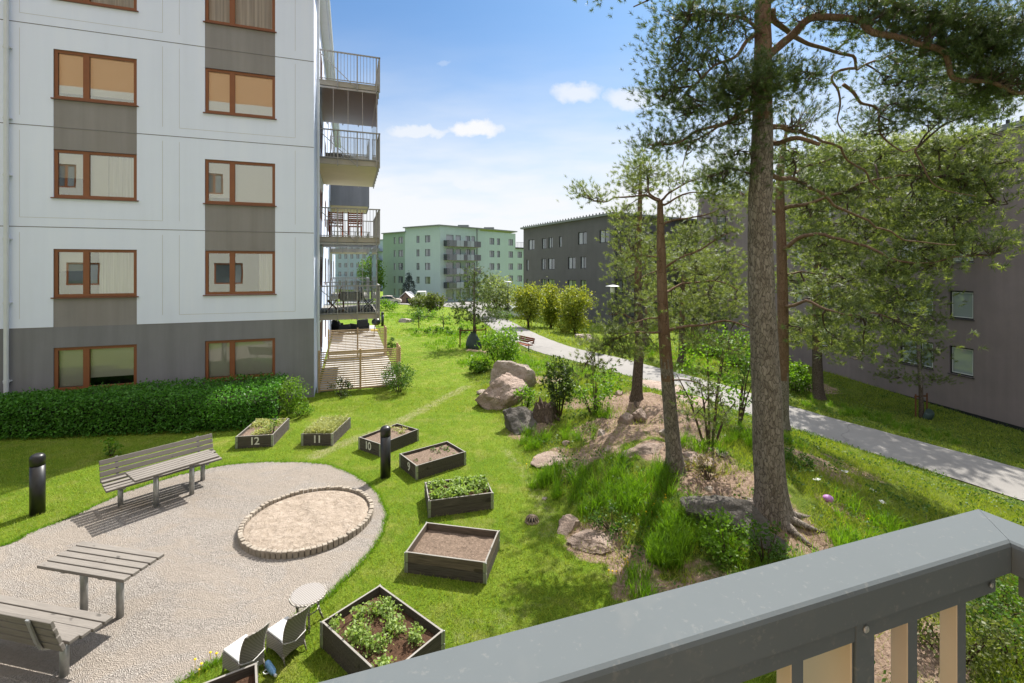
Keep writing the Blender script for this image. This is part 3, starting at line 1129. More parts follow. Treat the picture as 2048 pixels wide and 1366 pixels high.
def window(parent, Mx, x0, x1, z0, z1, split=(), fw=.07, depth=.10, frame='brown_frame', glass='glass', sill=None, blind=None, room='dark_room', label=None, mull=.11, simple_pane=None, sash=None):
    """frame with panes; the room behind it and a blind or curtain in it"""
    e = .003
    x0, x1, z0, z1 = x0 + e, x1 - e, z0 + e, z1 - e
    fr = MB(Mx)
    y0, y1 = depth - .07, depth
    fr.box(x0, x1, y0, y1, z0, z0 + fw)
    fr.box(x0, x1, y0, y1, z1 - fw, z1)
    fr.box(x0, x0 + fw, y0, y1, z0 + fw, z1 - fw)
    fr.box(x1 - fw, x1, y0, y1, z0 + fw, z1 - fw)
    cuts = [x0 + fw]
    for s in split:
        c = x0 + (x1 - x0) * s
        fr.box(c - mull / 2, c + mull / 2, y0, y1, z0 + fw, z1 - fw)
        cuts += [c - mull / 2, c + mull / 2]
    cuts.append(x1 - fw)
    f = fr.build('window', M[frame], parent)
    if label:
        f['label'] = label
    pn = MB(Mx)
    yp = depth - .035
    for k in range(0, len(cuts), 2):
        pn.quad((cuts[k], yp, z0 + fw), (cuts[k + 1], yp, z0 + fw), (cuts[k + 1], yp, z1 - fw), (cuts[k], yp, z1 - fw))
    pn.build('pane', simple_pane or M[glass], f)
    if sash:
        sh = MB(Mx)
        for k in range(0, len(cuts), 2):
            a_, b_ = cuts[k], cuts[k + 1]
            sh.box(a_, b_, y0 + .012, y1 - .045, z0 + fw, z0 + fw + .045)
            sh.box(a_, b_, y0 + .012, y1 - .045, z1 - fw - .045, z1 - fw)
            sh.box(a_, a_ + .045, y0 + .012, y1 - .045, z0 + fw + .045, z1 - fw - .045)
            sh.box(b_ - .045, b_, y0 + .012, y1 - .045, z0 + fw + .045, z1 - fw - .045)
        sh.build('sash', M[sash], f)
    if sill:
        sl = MB(Mx)
        sl.box(x0 - .05, x1 + .05, -.045, depth - .071, z0 - .035, z0 - .004)
        sl.build('sill', M[sill], f)
    if simple_pane is None:
        rm = MB(Mx)
        yb = depth + 1.1
        xa, xb = x0 - .2, x1 + .2
        rm.quad((xa, yb, z0 - .3), (xb, yb, z0 - .3), (xb, yb, z1 + .2), (xa, yb, z1 + .2))
        rm.quad((xa, depth + .02, z0 - .3), (xa, yb, z0 - .3), (xa, yb, z1 + .2), (xa, depth + .02, z1 + .2))
        rm.quad((xb, depth + .02, z0 - .3), (xb, yb, z0 - .3), (xb, yb, z1 + .2), (xb, depth + .02, z1 + .2))
        rm.quad((xa, depth + .02, z1 + .2), (xb, depth + .02, z1 + .2), (xb, yb, z1 + .2), (xa, yb, z1 + .2))
        rm.quad((xa, depth + .02, z0 - .3), (xb, depth + .02, z0 - .3), (xb, yb, z0 - .3), (xa, yb, z0 - .3))
        rm.build('room', M[room], f)
        if blind:
            for (a, b, top, bot, kind) in blind:
                bl = MB(Mx)
                xa, xb = x0 + (x1 - x0) * a, x0 + (x1 - x0) * b
                zt, zb = z0 + fw + (z1 - z0 - 2 * fw) * top, z0 + fw + (z1 - z0 - 2 * fw) * bot
                if kind == 'blind':
                    bl.quad((xa, depth + .06, zb), (xb, depth + .06, zb), (xb, depth + .06, zt), (xa, depth + .06, zt))
                    bl.build('blind', M['blind'], f)
                else:
                    n = 14
                    vs, fs = [], []
                    for i in range(n + 1):
                        x = xa + (xb - xa) * i / n
                        y = depth + .08 + .03 * math.sin(i * 2.1)
                        vs += [(x, y, zb), (x, y, zt)]
                    fs = [(2 * i, 2 * i + 2, 2 * i + 3, 2 * i + 1) for i in range(n)]
                    bl.add(vs, fs)
                    bl.build('curtain', M[kind], f, smooth=True)
    return f


# ---- white and grey apartment house on the left
A = Vector((-6.73, 15.70, 0))
DV = Vector((.9437, .3308, 0))
NV = Vector((-.3308, .9437, 0))
TH = math.atan2(DV.y, DV.x)
house = thing('apartment_building', 'white and grey apartment house with brown framed windows and steel balconies on the left', 'apartment block', A, TH)
L, D, HT = 20.0, 24.0, 14.45
FM = Matrix.Identity(4)
C1, C2 = (-6.96, -4.965), (-3.185, -1.185)
ROWS = [(.80, 2.065), (3.53, 4.94), (6.44, 7.84), (9.32, 10.745), (12.2, 13.65)]
C0 = (-11.6, -9.6)
C00 = (-15.4, -13.4)
ops = [(c[0], c[1], r[0], r[1]) for c in (C1, C2, C0, C00) for r in ROWS]
BASE = 2.66


def mi_front(x, z):
    if z < BASE:
        return 1
    if C1[0] - .02 < x < C1[1] + .02 and (z < 3.53 or 7.84 < z < 9.32):
        return 2
    if C2[0] - .02 < x < C2[1] + .02 and (4.94 < z < 6.44 or 10.745 < z < 12.2):
        return 2
    return 0


ops_g = ops
wall(house, FM, -L, 0, -.6, BASE, [o for o in ops if o[3] < BASE], [M['white_wall'], M['grey_wall'], M['grey_panel']], mi_fn=mi_front)
xs_extra = [(C1[0], C1[1], 7.84, 9.32), (C2[0], C2[1], 4.94, 6.44), (C1[0], C1[1], BASE, 3.53), (C2[0], C2[1], 10.745, 12.2)]
wall(house, FM, -L, 0, BASE, HT, [o for o in ops if o[3] > BASE] + xs_extra, [M['white_wall'], M['grey_wall'], M['grey_panel']], mi_fn=mi_front, depth=.10)
for e in xs_extra:
    b = MB()
    b.quad((e[0], .012, e[2]), (e[1], .012, e[2]), (e[1], .012, e[3]), (e[0], .012, e[3]))
    b.build('spandrel_panel', M['grey_panel'], house)
# joints and shallow grooves of the concrete elements
jb = MB()
for z in (BASE, 5.57, 8.48, 11.39, 14.2):
    s1, s2 = z in (8.48, BASE), z in (5.57, 11.39)
    for a, b_ in ((-L, C1[0]), (C1[0], C1[1]), (C1[1], C2[0]), (C2[0], C2[1]), (C2[1], 0)):
        if (a == C1[0] and (s1 or z > 13)) or (a == C2[0] and (s2 or z > 13)):
            continue
        jb.box(a, b_, -.003, .004, z - .011, z + .011)
    jb.box(C1[0], C1[1], .004, .014, z - .006, z + .006)
    jb.box(C2[0], C2[1], .004, .014, z - .006, z + .006)
jb.build('panel_joint', M['joint'], house)
gb = MB()
for k in range(4):
    z0, z1 = BASE + 2.91 * k, BASE + 2.91 * (k + 1)
    a, b_ = (-7.72, -4.31)
    c, d_ = (-3.87, -.58)
    for (q0, q1) in ((a, b_), (c, d_)):
        lowline = (q0 == a) == (k % 2 == 1)
        gb.box(q0 - .004, q0 + .004, -.002, .003, z0 + .27, z1 - .16)
        gb.box(q1 - .005, q1 + .005, -.002, .003, z0 + .27, z1 - .16)
        if lowline:
            gb.box(q0, q1, -.0025, .003, z0 + .265, z0 + .275)
        for e0, e1 in ((q0, q0 + 1e-3),):
            pass
gb.build('wall_groove', M['fine_joint'], house)
BL = [[[(0, .37, 1, 0, 'blind'), (.38, 1, 1, .2, 'blind')], [(0, .37, 1, 0, 'blind'), (.38, 1, 1, .0, 'blind')]],
      [[(0, .37, 1, .55, 'blind'), (.5, 1, 1, .0, 'drape')], [(.75, 1, 1, 0, 'drape')]],
      [[(0, .37, 1, .42, 'blind'), (.62, 1, 1, 0, 'drape'), (.38, .62, 1, .0, 'blind')], [(0, .37, 1, .1, 'blind'), (.38, 1, 1, 0, 'blind')]],
      [[(0, 1, 1, .1, 'blind')], [(0, 1, 1, .0, 'blind')]],
      [[(.4, 1, 1, .0, 'curtain')], [(0, 1, 1, 0, 'curtain')]]]
for ri, r in enumerate(ROWS):
    for ci, c in enumerate((C1, C2, C0, C00)):
        bl = BL[ri][ci] if ci < 2 else [(0, 1, 1, 0, 'blind')]
        window(house, FM, c[0], c[1], r[0], r[1], (.375,), .085, .10, 'brown_frame', 'glass' if 0 < ri < 4 else 'glass_low', 'brown_sill', bl, mull=.15)
# downpipe left of the windows
b = MB()
b.tube([(-7.95, -.11, -.1), (-7.95, -.11, HT)], .055, 12)
for z in (1.2, 3.4, 5.2, 7.0, 8.6, 10.6, 12.5):
    b.box(-8.03, -7.87, -.11, .0, z - .015, z + .015)
    b.tube([(-7.95, -.11, z - .05), (-7.95, -.11, z + .05)], .062, 12)
b.build('downpipe', M['pipe'], house, smooth=False)
# side wall with balcony doors
SM = Matrix(((0, -1, 0, 0), (1, 0, 0, 0), (0, 0, 1, 0), (0, 0, 0, 1)))
FL = [-.05, 2.66, 5.56, 8.46, 11.36]
sops = []
for z in FL:
    for y0, y1 in ((2.0, 2.95), (3.4, 5.2), (7.3, 8.6), (10.2, 11.4), (14.2, 15.1), (15.5, 17.0), (19.5, 20.7)):
        door = y0 in (2.0, 14.2)
        sops.append((y0, y1, z + (.12 if door else .85), z + 2.2))
wall(house, SM, 0, D, -.6, HT, sops, [M['white_wall'], M['grey_wall']], mi_fn=lambda x, z: 1 if (z < BASE and x < 1.0) else 0)
for o in sops:
    window(house, SM, o[0], o[1], o[2], o[3], (), .09, .10, 'brown_frame', 'glass', None, None, 'room_wall')
# remaining walls and roof
b = MB()
b.quad((0, D, -.6), (-L, D, -.6), (-L, D, HT), (0, D, HT))
b.quad((-L, D, -.6), (-L, 0, -.6), (-L, 0, HT), (-L, D, HT))
b.build('wall', M['white_wall'], house)
b = MB()
b.box(-L - .3, .32, -.25, D + .3, HT, HT + .22)
b.tube([(.37, -.25, HT + .02), (.37, D + .3, HT + .02)], .075, 8)
b.build('roof', M['pipe'], house)
b = MB()
b.tube([(.10, .55, 0), (.10, .55, HT)], .05, 10)
b.build('downpipe', M['pipe'], house)


def balcony(parent, z, y0, y1, w, glazed=False, solid=False, under_grey=False):
    """slab with steel railing round three sides; y runs along the side wall, x outward"""
    s = MB()
    s.box(.004, w, y0, y1, z, z + .2)
    sb = s.build('balcony', M['slab'], parent)
    u = MB()
    u.quad((.02, y0 + .03, z - .003), (w - .05, y0 + .03, z - .003), (w - .05, y1 - .03, z - .003), (.02, y1 - .03, z - .003))
    u.build('soffit', M['slab_under'] if not under_grey else M['soffit_shade'], sb)
    r = MB()
    zt = z + 1.28
    zb = z + .02
    o = .03
    segs = [((.03, y0 - o), (w + o, y0 - o)), ((w + o, y0 - o), (w + o, y1 + o)), ((w + o, y1 + o), (.03, y1 + o))]
    for (ax, ay), (bx, by) in segs:
        d = Vector((bx - ax, by - ay, 0))
        ln = d.length
        d.normalize()
        T = Matrix.Translation((ax, ay, 0)) @ Matrix.Rotation(math.atan2(d.y, d.x), 4, 'Z')
        r.box(-.03, ln + .03, -.03, .03, zt - .04, zt, T=T)
        r.box(0, ln, -.015, .015, z + .22, z + .25, T=T)
        if solid:
            k = int(ln / .12)
            for i in range(k):
                r.box(i * ln / k, (i + .55) * ln / k, -.012, .012, z - .05, zt - .04, T=T)
                r.box((i + .55) * ln / k, (i + 1) * ln / k, -.004, .004, z - .05, zt - .04, T=T)
        else:
            k = max(3, int(ln / .115))
            for i in range(k + 1):
                big = i % 6 == 0
                q = .022 if big else .008
                r.box(i * ln / k - q, i * ln / k + q, -q, q, (zb - .08) if big else z + .22, zt - .04, T=T)
    if not solid:
        # diagonal brace on the near end
        r.tube([(.1, y0 - .045, zt - .12), (w * .62, y0 - .045, z + .02)], .014, 6)
    r.build('railing', M['rail_metal'] if not solid else M['grey_wall'], sb)
    if glazed:
        g = MB()
        f = MB()
        zc = z + 2.9
        f.box(.03, w - .02, y0 + .02, y0 + .07, zc - .09, zc - .02)
        f.box(w - .07, w - .02, y0 + .07, y1 - .02, zc - .09, zc - .02)
        f.box(.03, w - .02, y0 + .02, y0 + .06, z + .21, z + .25)
        k = 4
        for i in range(k + 1):
            x = .05 + (w - .12) * i / k
            f.box(x - .008, x + .008, y0 + .03, y0 + .05, z + .25, zc - .09)
        for i in range(6):
            y = y0 + .1 + (y1 - y0 - .2) * i / 5
            f.box(w - .055, w - .04, y - .01, y + .01, z + .25, zc - .09)
        g.quad((.05, y0 + .04, z + .25), (w - .05, y0 + .04, z + .25), (w - .05, y0 + .04, zc - .09), (.05, y0 + .04, zc - .09))
        g.quad((w - .05, y0 + .04, z + .25), (w - .05, y1 - .04, z + .25), (w - .05, y1 - .04, zc - .09), (w - .05, y0 + .04, zc - .09))
        g.build('glazing', M['thin_glass'], sb)
        f.build('glazing_frame', M['galv'], sb)
    return sb


BZ = [2.45, 5.35, 8.25, 11.15]
for i, z in enumerate(BZ):
    balcony(house, z, 1.35, 6.05, 2.19, glazed=i in (0, 2), under_grey=i in (1, 3))
for i, z in enumerate(BZ):
    balcony(house, z, 13.2, 17.4, 2.25, solid=i == 2)

# ---- generic far house
M['pane_far'] = None


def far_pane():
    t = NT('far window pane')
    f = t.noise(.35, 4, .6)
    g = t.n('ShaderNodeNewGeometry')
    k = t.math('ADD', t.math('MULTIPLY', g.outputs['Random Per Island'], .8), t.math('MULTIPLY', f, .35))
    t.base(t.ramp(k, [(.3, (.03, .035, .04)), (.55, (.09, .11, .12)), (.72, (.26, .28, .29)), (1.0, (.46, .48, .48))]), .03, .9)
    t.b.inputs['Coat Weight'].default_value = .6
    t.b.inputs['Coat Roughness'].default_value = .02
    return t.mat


M['pane_far'] = far_pane()
_t = NT('sky toned pane')
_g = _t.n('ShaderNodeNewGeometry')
_t.base(_t.ramp(_g.outputs['Random Per Island'], [(.2, (.10, .13, .15)), (.8, (.42, .47, .49))]), .04, .8)  # pale sky reflection put into the base colour, under the glossy coat
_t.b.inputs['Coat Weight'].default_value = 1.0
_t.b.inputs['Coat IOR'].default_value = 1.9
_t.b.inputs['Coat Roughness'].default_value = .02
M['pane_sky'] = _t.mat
M['dark_frame'] = simple('dark window frame', (.018, .02, .022), .5, .3)
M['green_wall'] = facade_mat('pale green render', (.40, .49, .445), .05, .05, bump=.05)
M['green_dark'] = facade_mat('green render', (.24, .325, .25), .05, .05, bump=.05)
M['charcoal_wall'] = facade_mat('charcoal render', (.125, .116, .116), .10, .16, bump=.25, bs=40)
M['brown_wall'] = facade_mat('brown black render', (.235, .190, .188), .12, .2, bump=.3, bs=40)
M['green_frame'] = simple('grey green window frame', (.10, .12, .11), .5, .3)
M['roof_metal'] = simple('grey roof sheet', (.17, .18, .17), .5, .4, var=.08)
M['smoke_glass'] = None
t_ = NT('smoked balcony glass')
_g = t_.n('ShaderNodeNewGeometry')
t_.base(t_.ramp(_g.outputs['Random Per Island'], [(.3, (.045, .05, .052)), (.6, (.10, .11, .115)), (.9, (.26, .30, .31))]), .05, .7)
M['smoke_glass'] = t_.mat


def px_to_facade(Mx, px, py):
    o = Mx.translation
    d = Mx.col[0].to_3d()
    k = (px - 1024) / F
    u = (k * o.y - o.x) / (d.x - k * d.y)
    Y = o.y + d.y * u
    return u, CZ + (HY - py) / F * Y


def facade_windows(parent, Mx, W, z0, z1, rects, mats, depth, frame, splits=True, fw=.06, trim=None, sash=None):
    wall(parent, Mx, 0, W, z0, z1, rects, mats, depth)
    for r in rects:
        w = r[1] - r[0]
        sp = () if w < .75 else (.5,) if w < 1.5 else (.5,)
        if len(r) > 4:
            sp = r[4]
        window(parent, Mx, r[0], r[1], r[2], r[3], sp, fw, depth - .005, frame, simple_pane=M['pane_far'] if not sash else M['pane_sky'], mull=.07, sill=trim, sash=sash)


def roof_slab(parent, pts, z, over=.35, th=.3, mat='roof_metal'):
    """flat eaves slab over a footprint (counter-clockwise)"""
    c = sum((Vector((p[0], p[1], 0)) for p in pts), Vector()) / len(pts)
    q = []
    for p in pts:
        v = Vector((p[0], p[1], 0)) - c
        q.append(((v * (1 + over / v.length) + c).x, (v * (1 + over / v.length) + c).y))
    MB().prism(q, z, z + th).build('roof', M[mat], parent)


def rows_from(Mx, cols, rows_at, heights, W):
    """cols: (left px, right px) at facade; rows_at: z of window bottoms; returns facade rects"""
    out = []
    for (a, b) in cols:
        ua, ub = px_to_facade(Mx, a, 500)[0], px_to_facade(Mx, b, 500)[0]
        for z, h in zip(rows_at, heights):
            out.append((ua, ub, z, z + h))
    return out


# ---- pale green house in the distance
gpts = [(-29.6, 106), (-23.4, 101), (-14.8, 95), (-7.2, 103.2), (.85, 112)]
gb_ = thing('apartment_building', 'pale green apartment house with dark glass balconies at the end of the lawn', 'apartment block', (gpts[1][0], gpts[1][1], 0))
off = Vector((gpts[1][0], gpts[1][1], 0))


def loc(p, o):
    return (p[0] - o.x, p[1] - o.y)


ZG = -3.4
GROWS = [-1.55, 1.22, 4.12, 7.02, 9.92]
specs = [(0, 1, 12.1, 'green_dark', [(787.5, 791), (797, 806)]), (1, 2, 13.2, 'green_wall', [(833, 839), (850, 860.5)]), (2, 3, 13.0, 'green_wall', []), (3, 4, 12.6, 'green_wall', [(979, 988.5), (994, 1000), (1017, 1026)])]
for i0, i1, top, wm, cols in specs:
    Mx, Wd = fmat(loc(gpts[i0], off), loc(gpts[i1], off))
    Mw = Matrix.Translation(off) @ Mx
    rects = []
    for a, b in cols:
        ua, ub = px_to_facade(Mw, a, 500)[0], px_to_facade(Mw, b, 500)[0]
        for z in GROWS[(1 if i0 == 1 else 0):]:
            rects.append((ua, ub, z - .25, z + 1.25))
    if i0 == 2:
        for z in GROWS:
            rects += [(1.6, 3.6, z - .8, z + 1.35, ()), (4.2, 5.6, z - .8, z + 1.35, ()), (7.0, 8.3, z - .8, z + 1.35, (.5,)), (8.7, 9.7, z - .2, z + 1.35, ())]
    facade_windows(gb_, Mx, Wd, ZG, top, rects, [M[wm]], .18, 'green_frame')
    if i0 == 2:
        for z in GROWS[1:]:
            s = MB(Mx)
            s.box(1.0, 9.9, -1.7, -.004, z - 1.15, z - .95)
            sb = s.build('balcony', M['slab'], gb_)
            r = MB(Mx)
            n = 9
            for k in range(n):
                xa = 1.0 + 8.9 * k / n
                r.box(xa + .03, xa + 8.9 / n - .03, -1.76, -1.71, z - 1.1, z + .12)
            r.box(.95, 1.0, -1.7, -.01, z - 1.1, z + .12)
            r.box(9.9, 9.95, -1.7, -.01, z - 1.1, z + .12)
            r.build('railing', M['smoke_glass'], sb)
        b = MB(Mx)
        b.tube([(10.3, -.1, ZG), (10.3, -.1, 13.0)], .09, 6)
        b.build('downpipe', M['roof_metal'], gb_)
roof_slab(gb_, [loc(p, off) for p in gpts[1:]] + [loc((-4, 124), off), loc((-20, 112), off)], 13.0, .5, .22)
roof_slab(gb_, [loc(gpts[0], off), loc(gpts[1], off), loc((-18, 111), off), loc((-25, 117), off)], 12.1, .4, .2)
for x, y in ((-11, 105), (-5.5, 111)):
    b = MB()
    b.box(x - off.x - 1.2, x - off.x + 1.2, y - off.y - 1, y - off.y + 1, 13.2, 14.0)
    b.build('roof_vent', M['roof_metal'], gb_)
# lower annex with roof terrace
Mx, Wd = fmat(loc((.85, 112), off), loc((4.6, 115.5), off))
Mw = Matrix.Translation(off) @ Mx
ua, ub = px_to_facade(Mw, 1035, 500)[0], px_to_facade(Mw, 1044, 500)[0]
facade_windows(gb_, Mx, Wd, ZG, 9.0, [(ua, ub, z - .25, z + 1.25) for z in GROWS[:4]], [M['green_wall']], .18, 'green_frame')
b = MB(Mx)
b.box(0, Wd, -.3, 6, 9.0, 9.3)
b.build('roof', M['dark_frame'], gb_)
b = MB(Mx)
for k in range(12):
    b.box(Wd * k / 11 - .02, Wd * k / 11 + .02, -.25, -.2, 9.3, 10.5)
b.box(0, Wd, -.26, -.2, 10.5, 10.56)
b.build('railing', M['dark_frame'], gb_)

# ---- charcoal house in the middle
cp = [(1.74, 70), (11.2, 50.7), (28.7, 61.5)]
off = Vector((cp[1][0], cp[1][1], 0))
ch = thing('apartment_building', 'charcoal grey apartment house with a bent front behind the yellow-green trees', 'apartment block', off)
Mx, Wd = fmat(loc(cp[0], off), loc(cp[1], off))
Mw = Matrix.Translation(off) @ Mx
rects = []


def add_px(l, r, t, b_, sp=None):
    ua, zt = px_to_facade(Mw, l, t)
    ub, _ = px_to_facade(Mw, r, t)
    _, zb = px_to_facade(Mw, l, b_)
    rects.append((ua, ub, zb, zt) if sp is None else (ua, ub, zb, zt, sp))


for l, r, t, b_ in [(1057, 1069, 480, 500), (1084, 1092.5, 477, 498), (1097, 1105.5, 475, 496.5), (1118, 1123, 473, 494.5), (1156, 1173.5, 465, 489.5), (1199, 1219, 461, 486),
                    (1053, 1057, 519.5, 541), (1083, 1091, 517.5, 539.5), (1096, 1109, 517, 539), (1136, 1151, 514.5, 538), (1161, 1172, 513.5, 537),
                    (1053, 1056.5, 558, 577), (1083, 1091, 558, 580), (1096, 1109, 558, 580), (1136, 1152, 560, 583), (1161, 1172, 560, 584),
                    (1083, 1091, 600, 622), (1136, 1151, 606, 628)]:
    add_px(l, r, t, b_)
facade_windows(ch, Mx, Wd, -3.4, 10.2, rects, [M['charcoal_wall']], .16, 'dark_frame')
Mx, Wd = fmat(loc(cp[1], off), loc(cp[2], off))
Mw = Matrix.Translation(off) @ Mx
rects = []
for l, r in ((1240, 1252), (1262, 1278), (1300, 1318), (1345, 1358), (1380, 1400)):
    for t, b_ in ((462, 487), (511, 536), (560, 585), (609, 634)):
        ua, ub = px_to_facade(Mw, l, 500)[0], px_to_facade(Mw, r, 500)[0]
        zt = 4.4 + (535 - t) / F * 52
        rects.append((ua, ub, zt - 1.4, zt))
facade_windows(ch, Mx, Wd, -3.4, 10.2, rects, [M['charcoal_wall']], .16, 'dark_frame')
b = MB()
b.quad((*loc(cp[0], off), -3.4), (*loc((14, 80), off), -3.4), (*loc((14, 80), off), 10.2), (*loc(cp[0], off), 10.2))
b.build('wall', M['charcoal_wall'], ch)
roof_slab(ch, [loc(cp[0], off), loc(cp[1], off), loc(cp[2], off), loc((26, 76), off), loc((12, 82), off)], 10.2, .5, .25)
b = MB()
q0 = Vector((*loc((11.2, 50.7), off), 0))
b.tube([q0 + Vector((.25, -.1, -3)), q0 + Vector((.25, -.1, 10.2))], .07, 8)
b.build('downpipe', M['dark_frame'], ch)
b = MB()
for k in range(34):
    p_ = Vector((*loc(cp[0], off), 0)).lerp(Vector((*loc(cp[1], off), 0)), k / 33)
    b.box(p_.x - .06, p_.x + .06, p_.y - .06, p_.y + .06, 10.45, 10.68)
b.build('snow_guard', M['dark_frame'], ch)

# ---- brown black house on the right
bp = [(20.2, 42.3), (23.5, 21.2), (25.05, 11.3)]
off = Vector((20.2, 42.3, 0))
br = thing('apartment_building', 'brown black apartment house behind the pines on the right', 'apartment block', off)
Mx, Wd = fmat(loc(bp[0], off), loc(bp[2], off))
Mw = Matrix.Translation(off) @ Mx
rects = []
ROWZ = [-1.15, 1.75, 4.65, 7.55]
cols = [(1497, 1510), (1590, 1603), (1640, 1662), (1655, 1690), (1800, 1866), (1898, 1947), (2075, 2135)]
for l, r in cols:
    ua, ub = px_to_facade(Mw, l, 500)[0], px_to_facade(Mw, r, 500)[0]
    if (l, r) == (1655, 1690):
        continue
    for z in ROWZ:
        rects.append((ua, ub, z, z + 1.45, (.62,) if l == 1800 else ()))
facade_windows(br, Mx, Wd, -4.0, 10.9, rects, [M['brown_wall']], .16, 'dark_frame', fw=.07, trim='dark_frame', sash='white_frame')
# inward wing with the dark loggia at its far end
Mx2, Wd2 = fmat(loc((17.5, 43.2), off), loc(bp[0], off))
facade_windows(br, Mx2, Wd2, -4, 10.9, [(.4, 1.0, z, z + 1.5, ()) for z in ROWZ] + [(1.5, 2.3, z - .6, z + 1.6, ()) for z in ROWZ], [M['brown_wall']], .3, 'dark_frame')
b = MB()
b.quad((*loc((17.5, 43.2), off), -4), (*loc((17.5, 43.2), off), 10.9), (*loc((24, 60), off), 10.9), (*loc((24, 60), off), -4))
b.build('wall', M['brown_wall'], br)
roof_slab(br, [loc((17.5, 43.2), off), loc(bp[0], off), loc(bp[2], off), loc((38, 14), off), loc((34, 46), off)], 10.9, .35, .28)
b = MB()
d_ = Vector((*loc(bp[2], off), 0))
for k in range(60):
    p_ = d_ * (k / 59)
    b.box(p_.x - .05, p_.x + .05, p_.y - .05, p_.y + .05, 11.18, 11.38)
b.build('snow_guard', M['dark_frame'], br)
b = MB(Mx)
b.box(.05, Wd, -.03, -.004, -4, -2.95)
b.build('plinth', M['dark_frame'], br)

# ---- pale blue block far behind the green one
M['blue_wall'] = facade_mat('pale blue render', (.36, .44, .52), .05, .05)
bb = thing('apartment_building', 'pale blue block far away between the balconies and the green house', 'apartment block', (-50, 150, 0))
Mx, Wd = fmat((-14, 8.24), (10.2, -6))
rects = [(1 + 2.9 * k, 2.4 + 2.9 * k, z, z + 1.5) for k in range(9) for z in (-1.4, 1.5, 4.4, 7.3, 10.2)]
facade_windows(bb, Mx, Wd, -4, 13.0, rects, [M['blue_wall']], .18, 'green_frame')
for z in (-1.4, 1.5, 4.4, 7.3, 10.2):
    s = MB(Mx)
    s.box(23.0, 27.4, -1.3, -.01, z - .9, z - .7)
    s.box(23.0, 27.4, -1.34, -1.3, z - .9, z + .2)
    s.build('balcony', M['roof_metal'], bb)
roof_slab(bb, [(-14, 8.24), (10.2, -6), (18, 6), (6, 12)], 13.0, .3, .2)
b = MB()
b.quad((10.2, -6, -4), (18, 6, -4), (18, 6, 13), (10.2, -6, 13))
b.build('wall', M['blue_wall'], bb)

# ---- the house this terrace belongs to, behind the camera (it mirrors in the window panes)
M['orange_wall'] = facade_mat('orange render', (.44, .235, .11), .04, .04)
M['cream_wall'] = facade_mat('cream render', (.47, .46, .43), .04, .04)
M['bounce_wall'] = facade_mat('added ochre bounce wall', (.62, .42, .24), .04, .04)
own = thing('apartment_building', 'orange and cream house of the viewer mirrored in the window panes opposite', 'apartment block', (.55, -1.7, 0), TH)
ops = []
xs_ = [-27, -23.4, -20.2, -16.5, -12.1, -8.6, -4.2, 3.5]
for x in xs_:
    for z in (.8, 3.3, 6.35, 9.35):
        xj, wj = {.8: (x, 1.7), 3.3: (x, 1.7), 6.35: (x + .6, 1.4), 9.35: (x - .75, 1.25)}[z]
        ops.append((xj, xj + wj, z, z + 1.4))
# the facade looks towards +y, so it runs right to left
OM = Matrix(((-1, 0, 0, 12), (0, -1, 0, 0), (0, 0, 1, 0), (0, 0, 0, 1)))
opl = [(12 - b_, 12 - a, c, d_) for a, b_, c, d_ in ops]
wall(own, OM, 0, 46, -.6, 15.6, opl, [M['cream_wall']])
wall(own, OM, 0, 46, 15.6, 24, [], [M['orange_wall']])
for o in opl:
    window(own, OM, *o[:4], (.4,), .085, .10, 'brown_frame', simple_pane=M['pane_far'], mull=.12)

# added side wall of the viewer's terrace, unseen, throws warm light onto the railing
b = MB()
b.box(-2.05, -1.9, .02, 2.42, 2.55, 6.945)
b.build('bounce_side_wall', M['bounce_wall'], own)
# ================================================================== things in the garden
PH = .30                                  # height of a planter


def top_pt(p):
    return Vector(pix(p[0], p[1], PH))


def text_mesh(name, body, size, mat, parent, T, offset=.0035):
    cu_ = bpy.data.curves.new('lettering', 'FONT')
    cu_.body = body
    cu_.size = size
    cu_.offset = offset
    cu_.extrude = .0015
    cu_.align_x = 'CENTER'
    cu_.align_y = 'CENTER'
    cu_.space_character = .85
    tmp = bpy.data.objects.new('lettering', cu_)
    COL.objects.link(tmp)
    bpy.context.view_layer.update()
    me = bpy.data.meshes.new_from_object(tmp.evaluated_get(bpy.context.evaluated_depsgraph_get()))
    bpy.data.objects.remove(tmp)
    me.transform(T)
    me.materials.clear()
    me.materials.append(mat)
    me.name = name
    o = bpy.data.objects.new(name, me)
    COL.objects.link(o)
    o.parent = parent
    return o


BEDS = {}


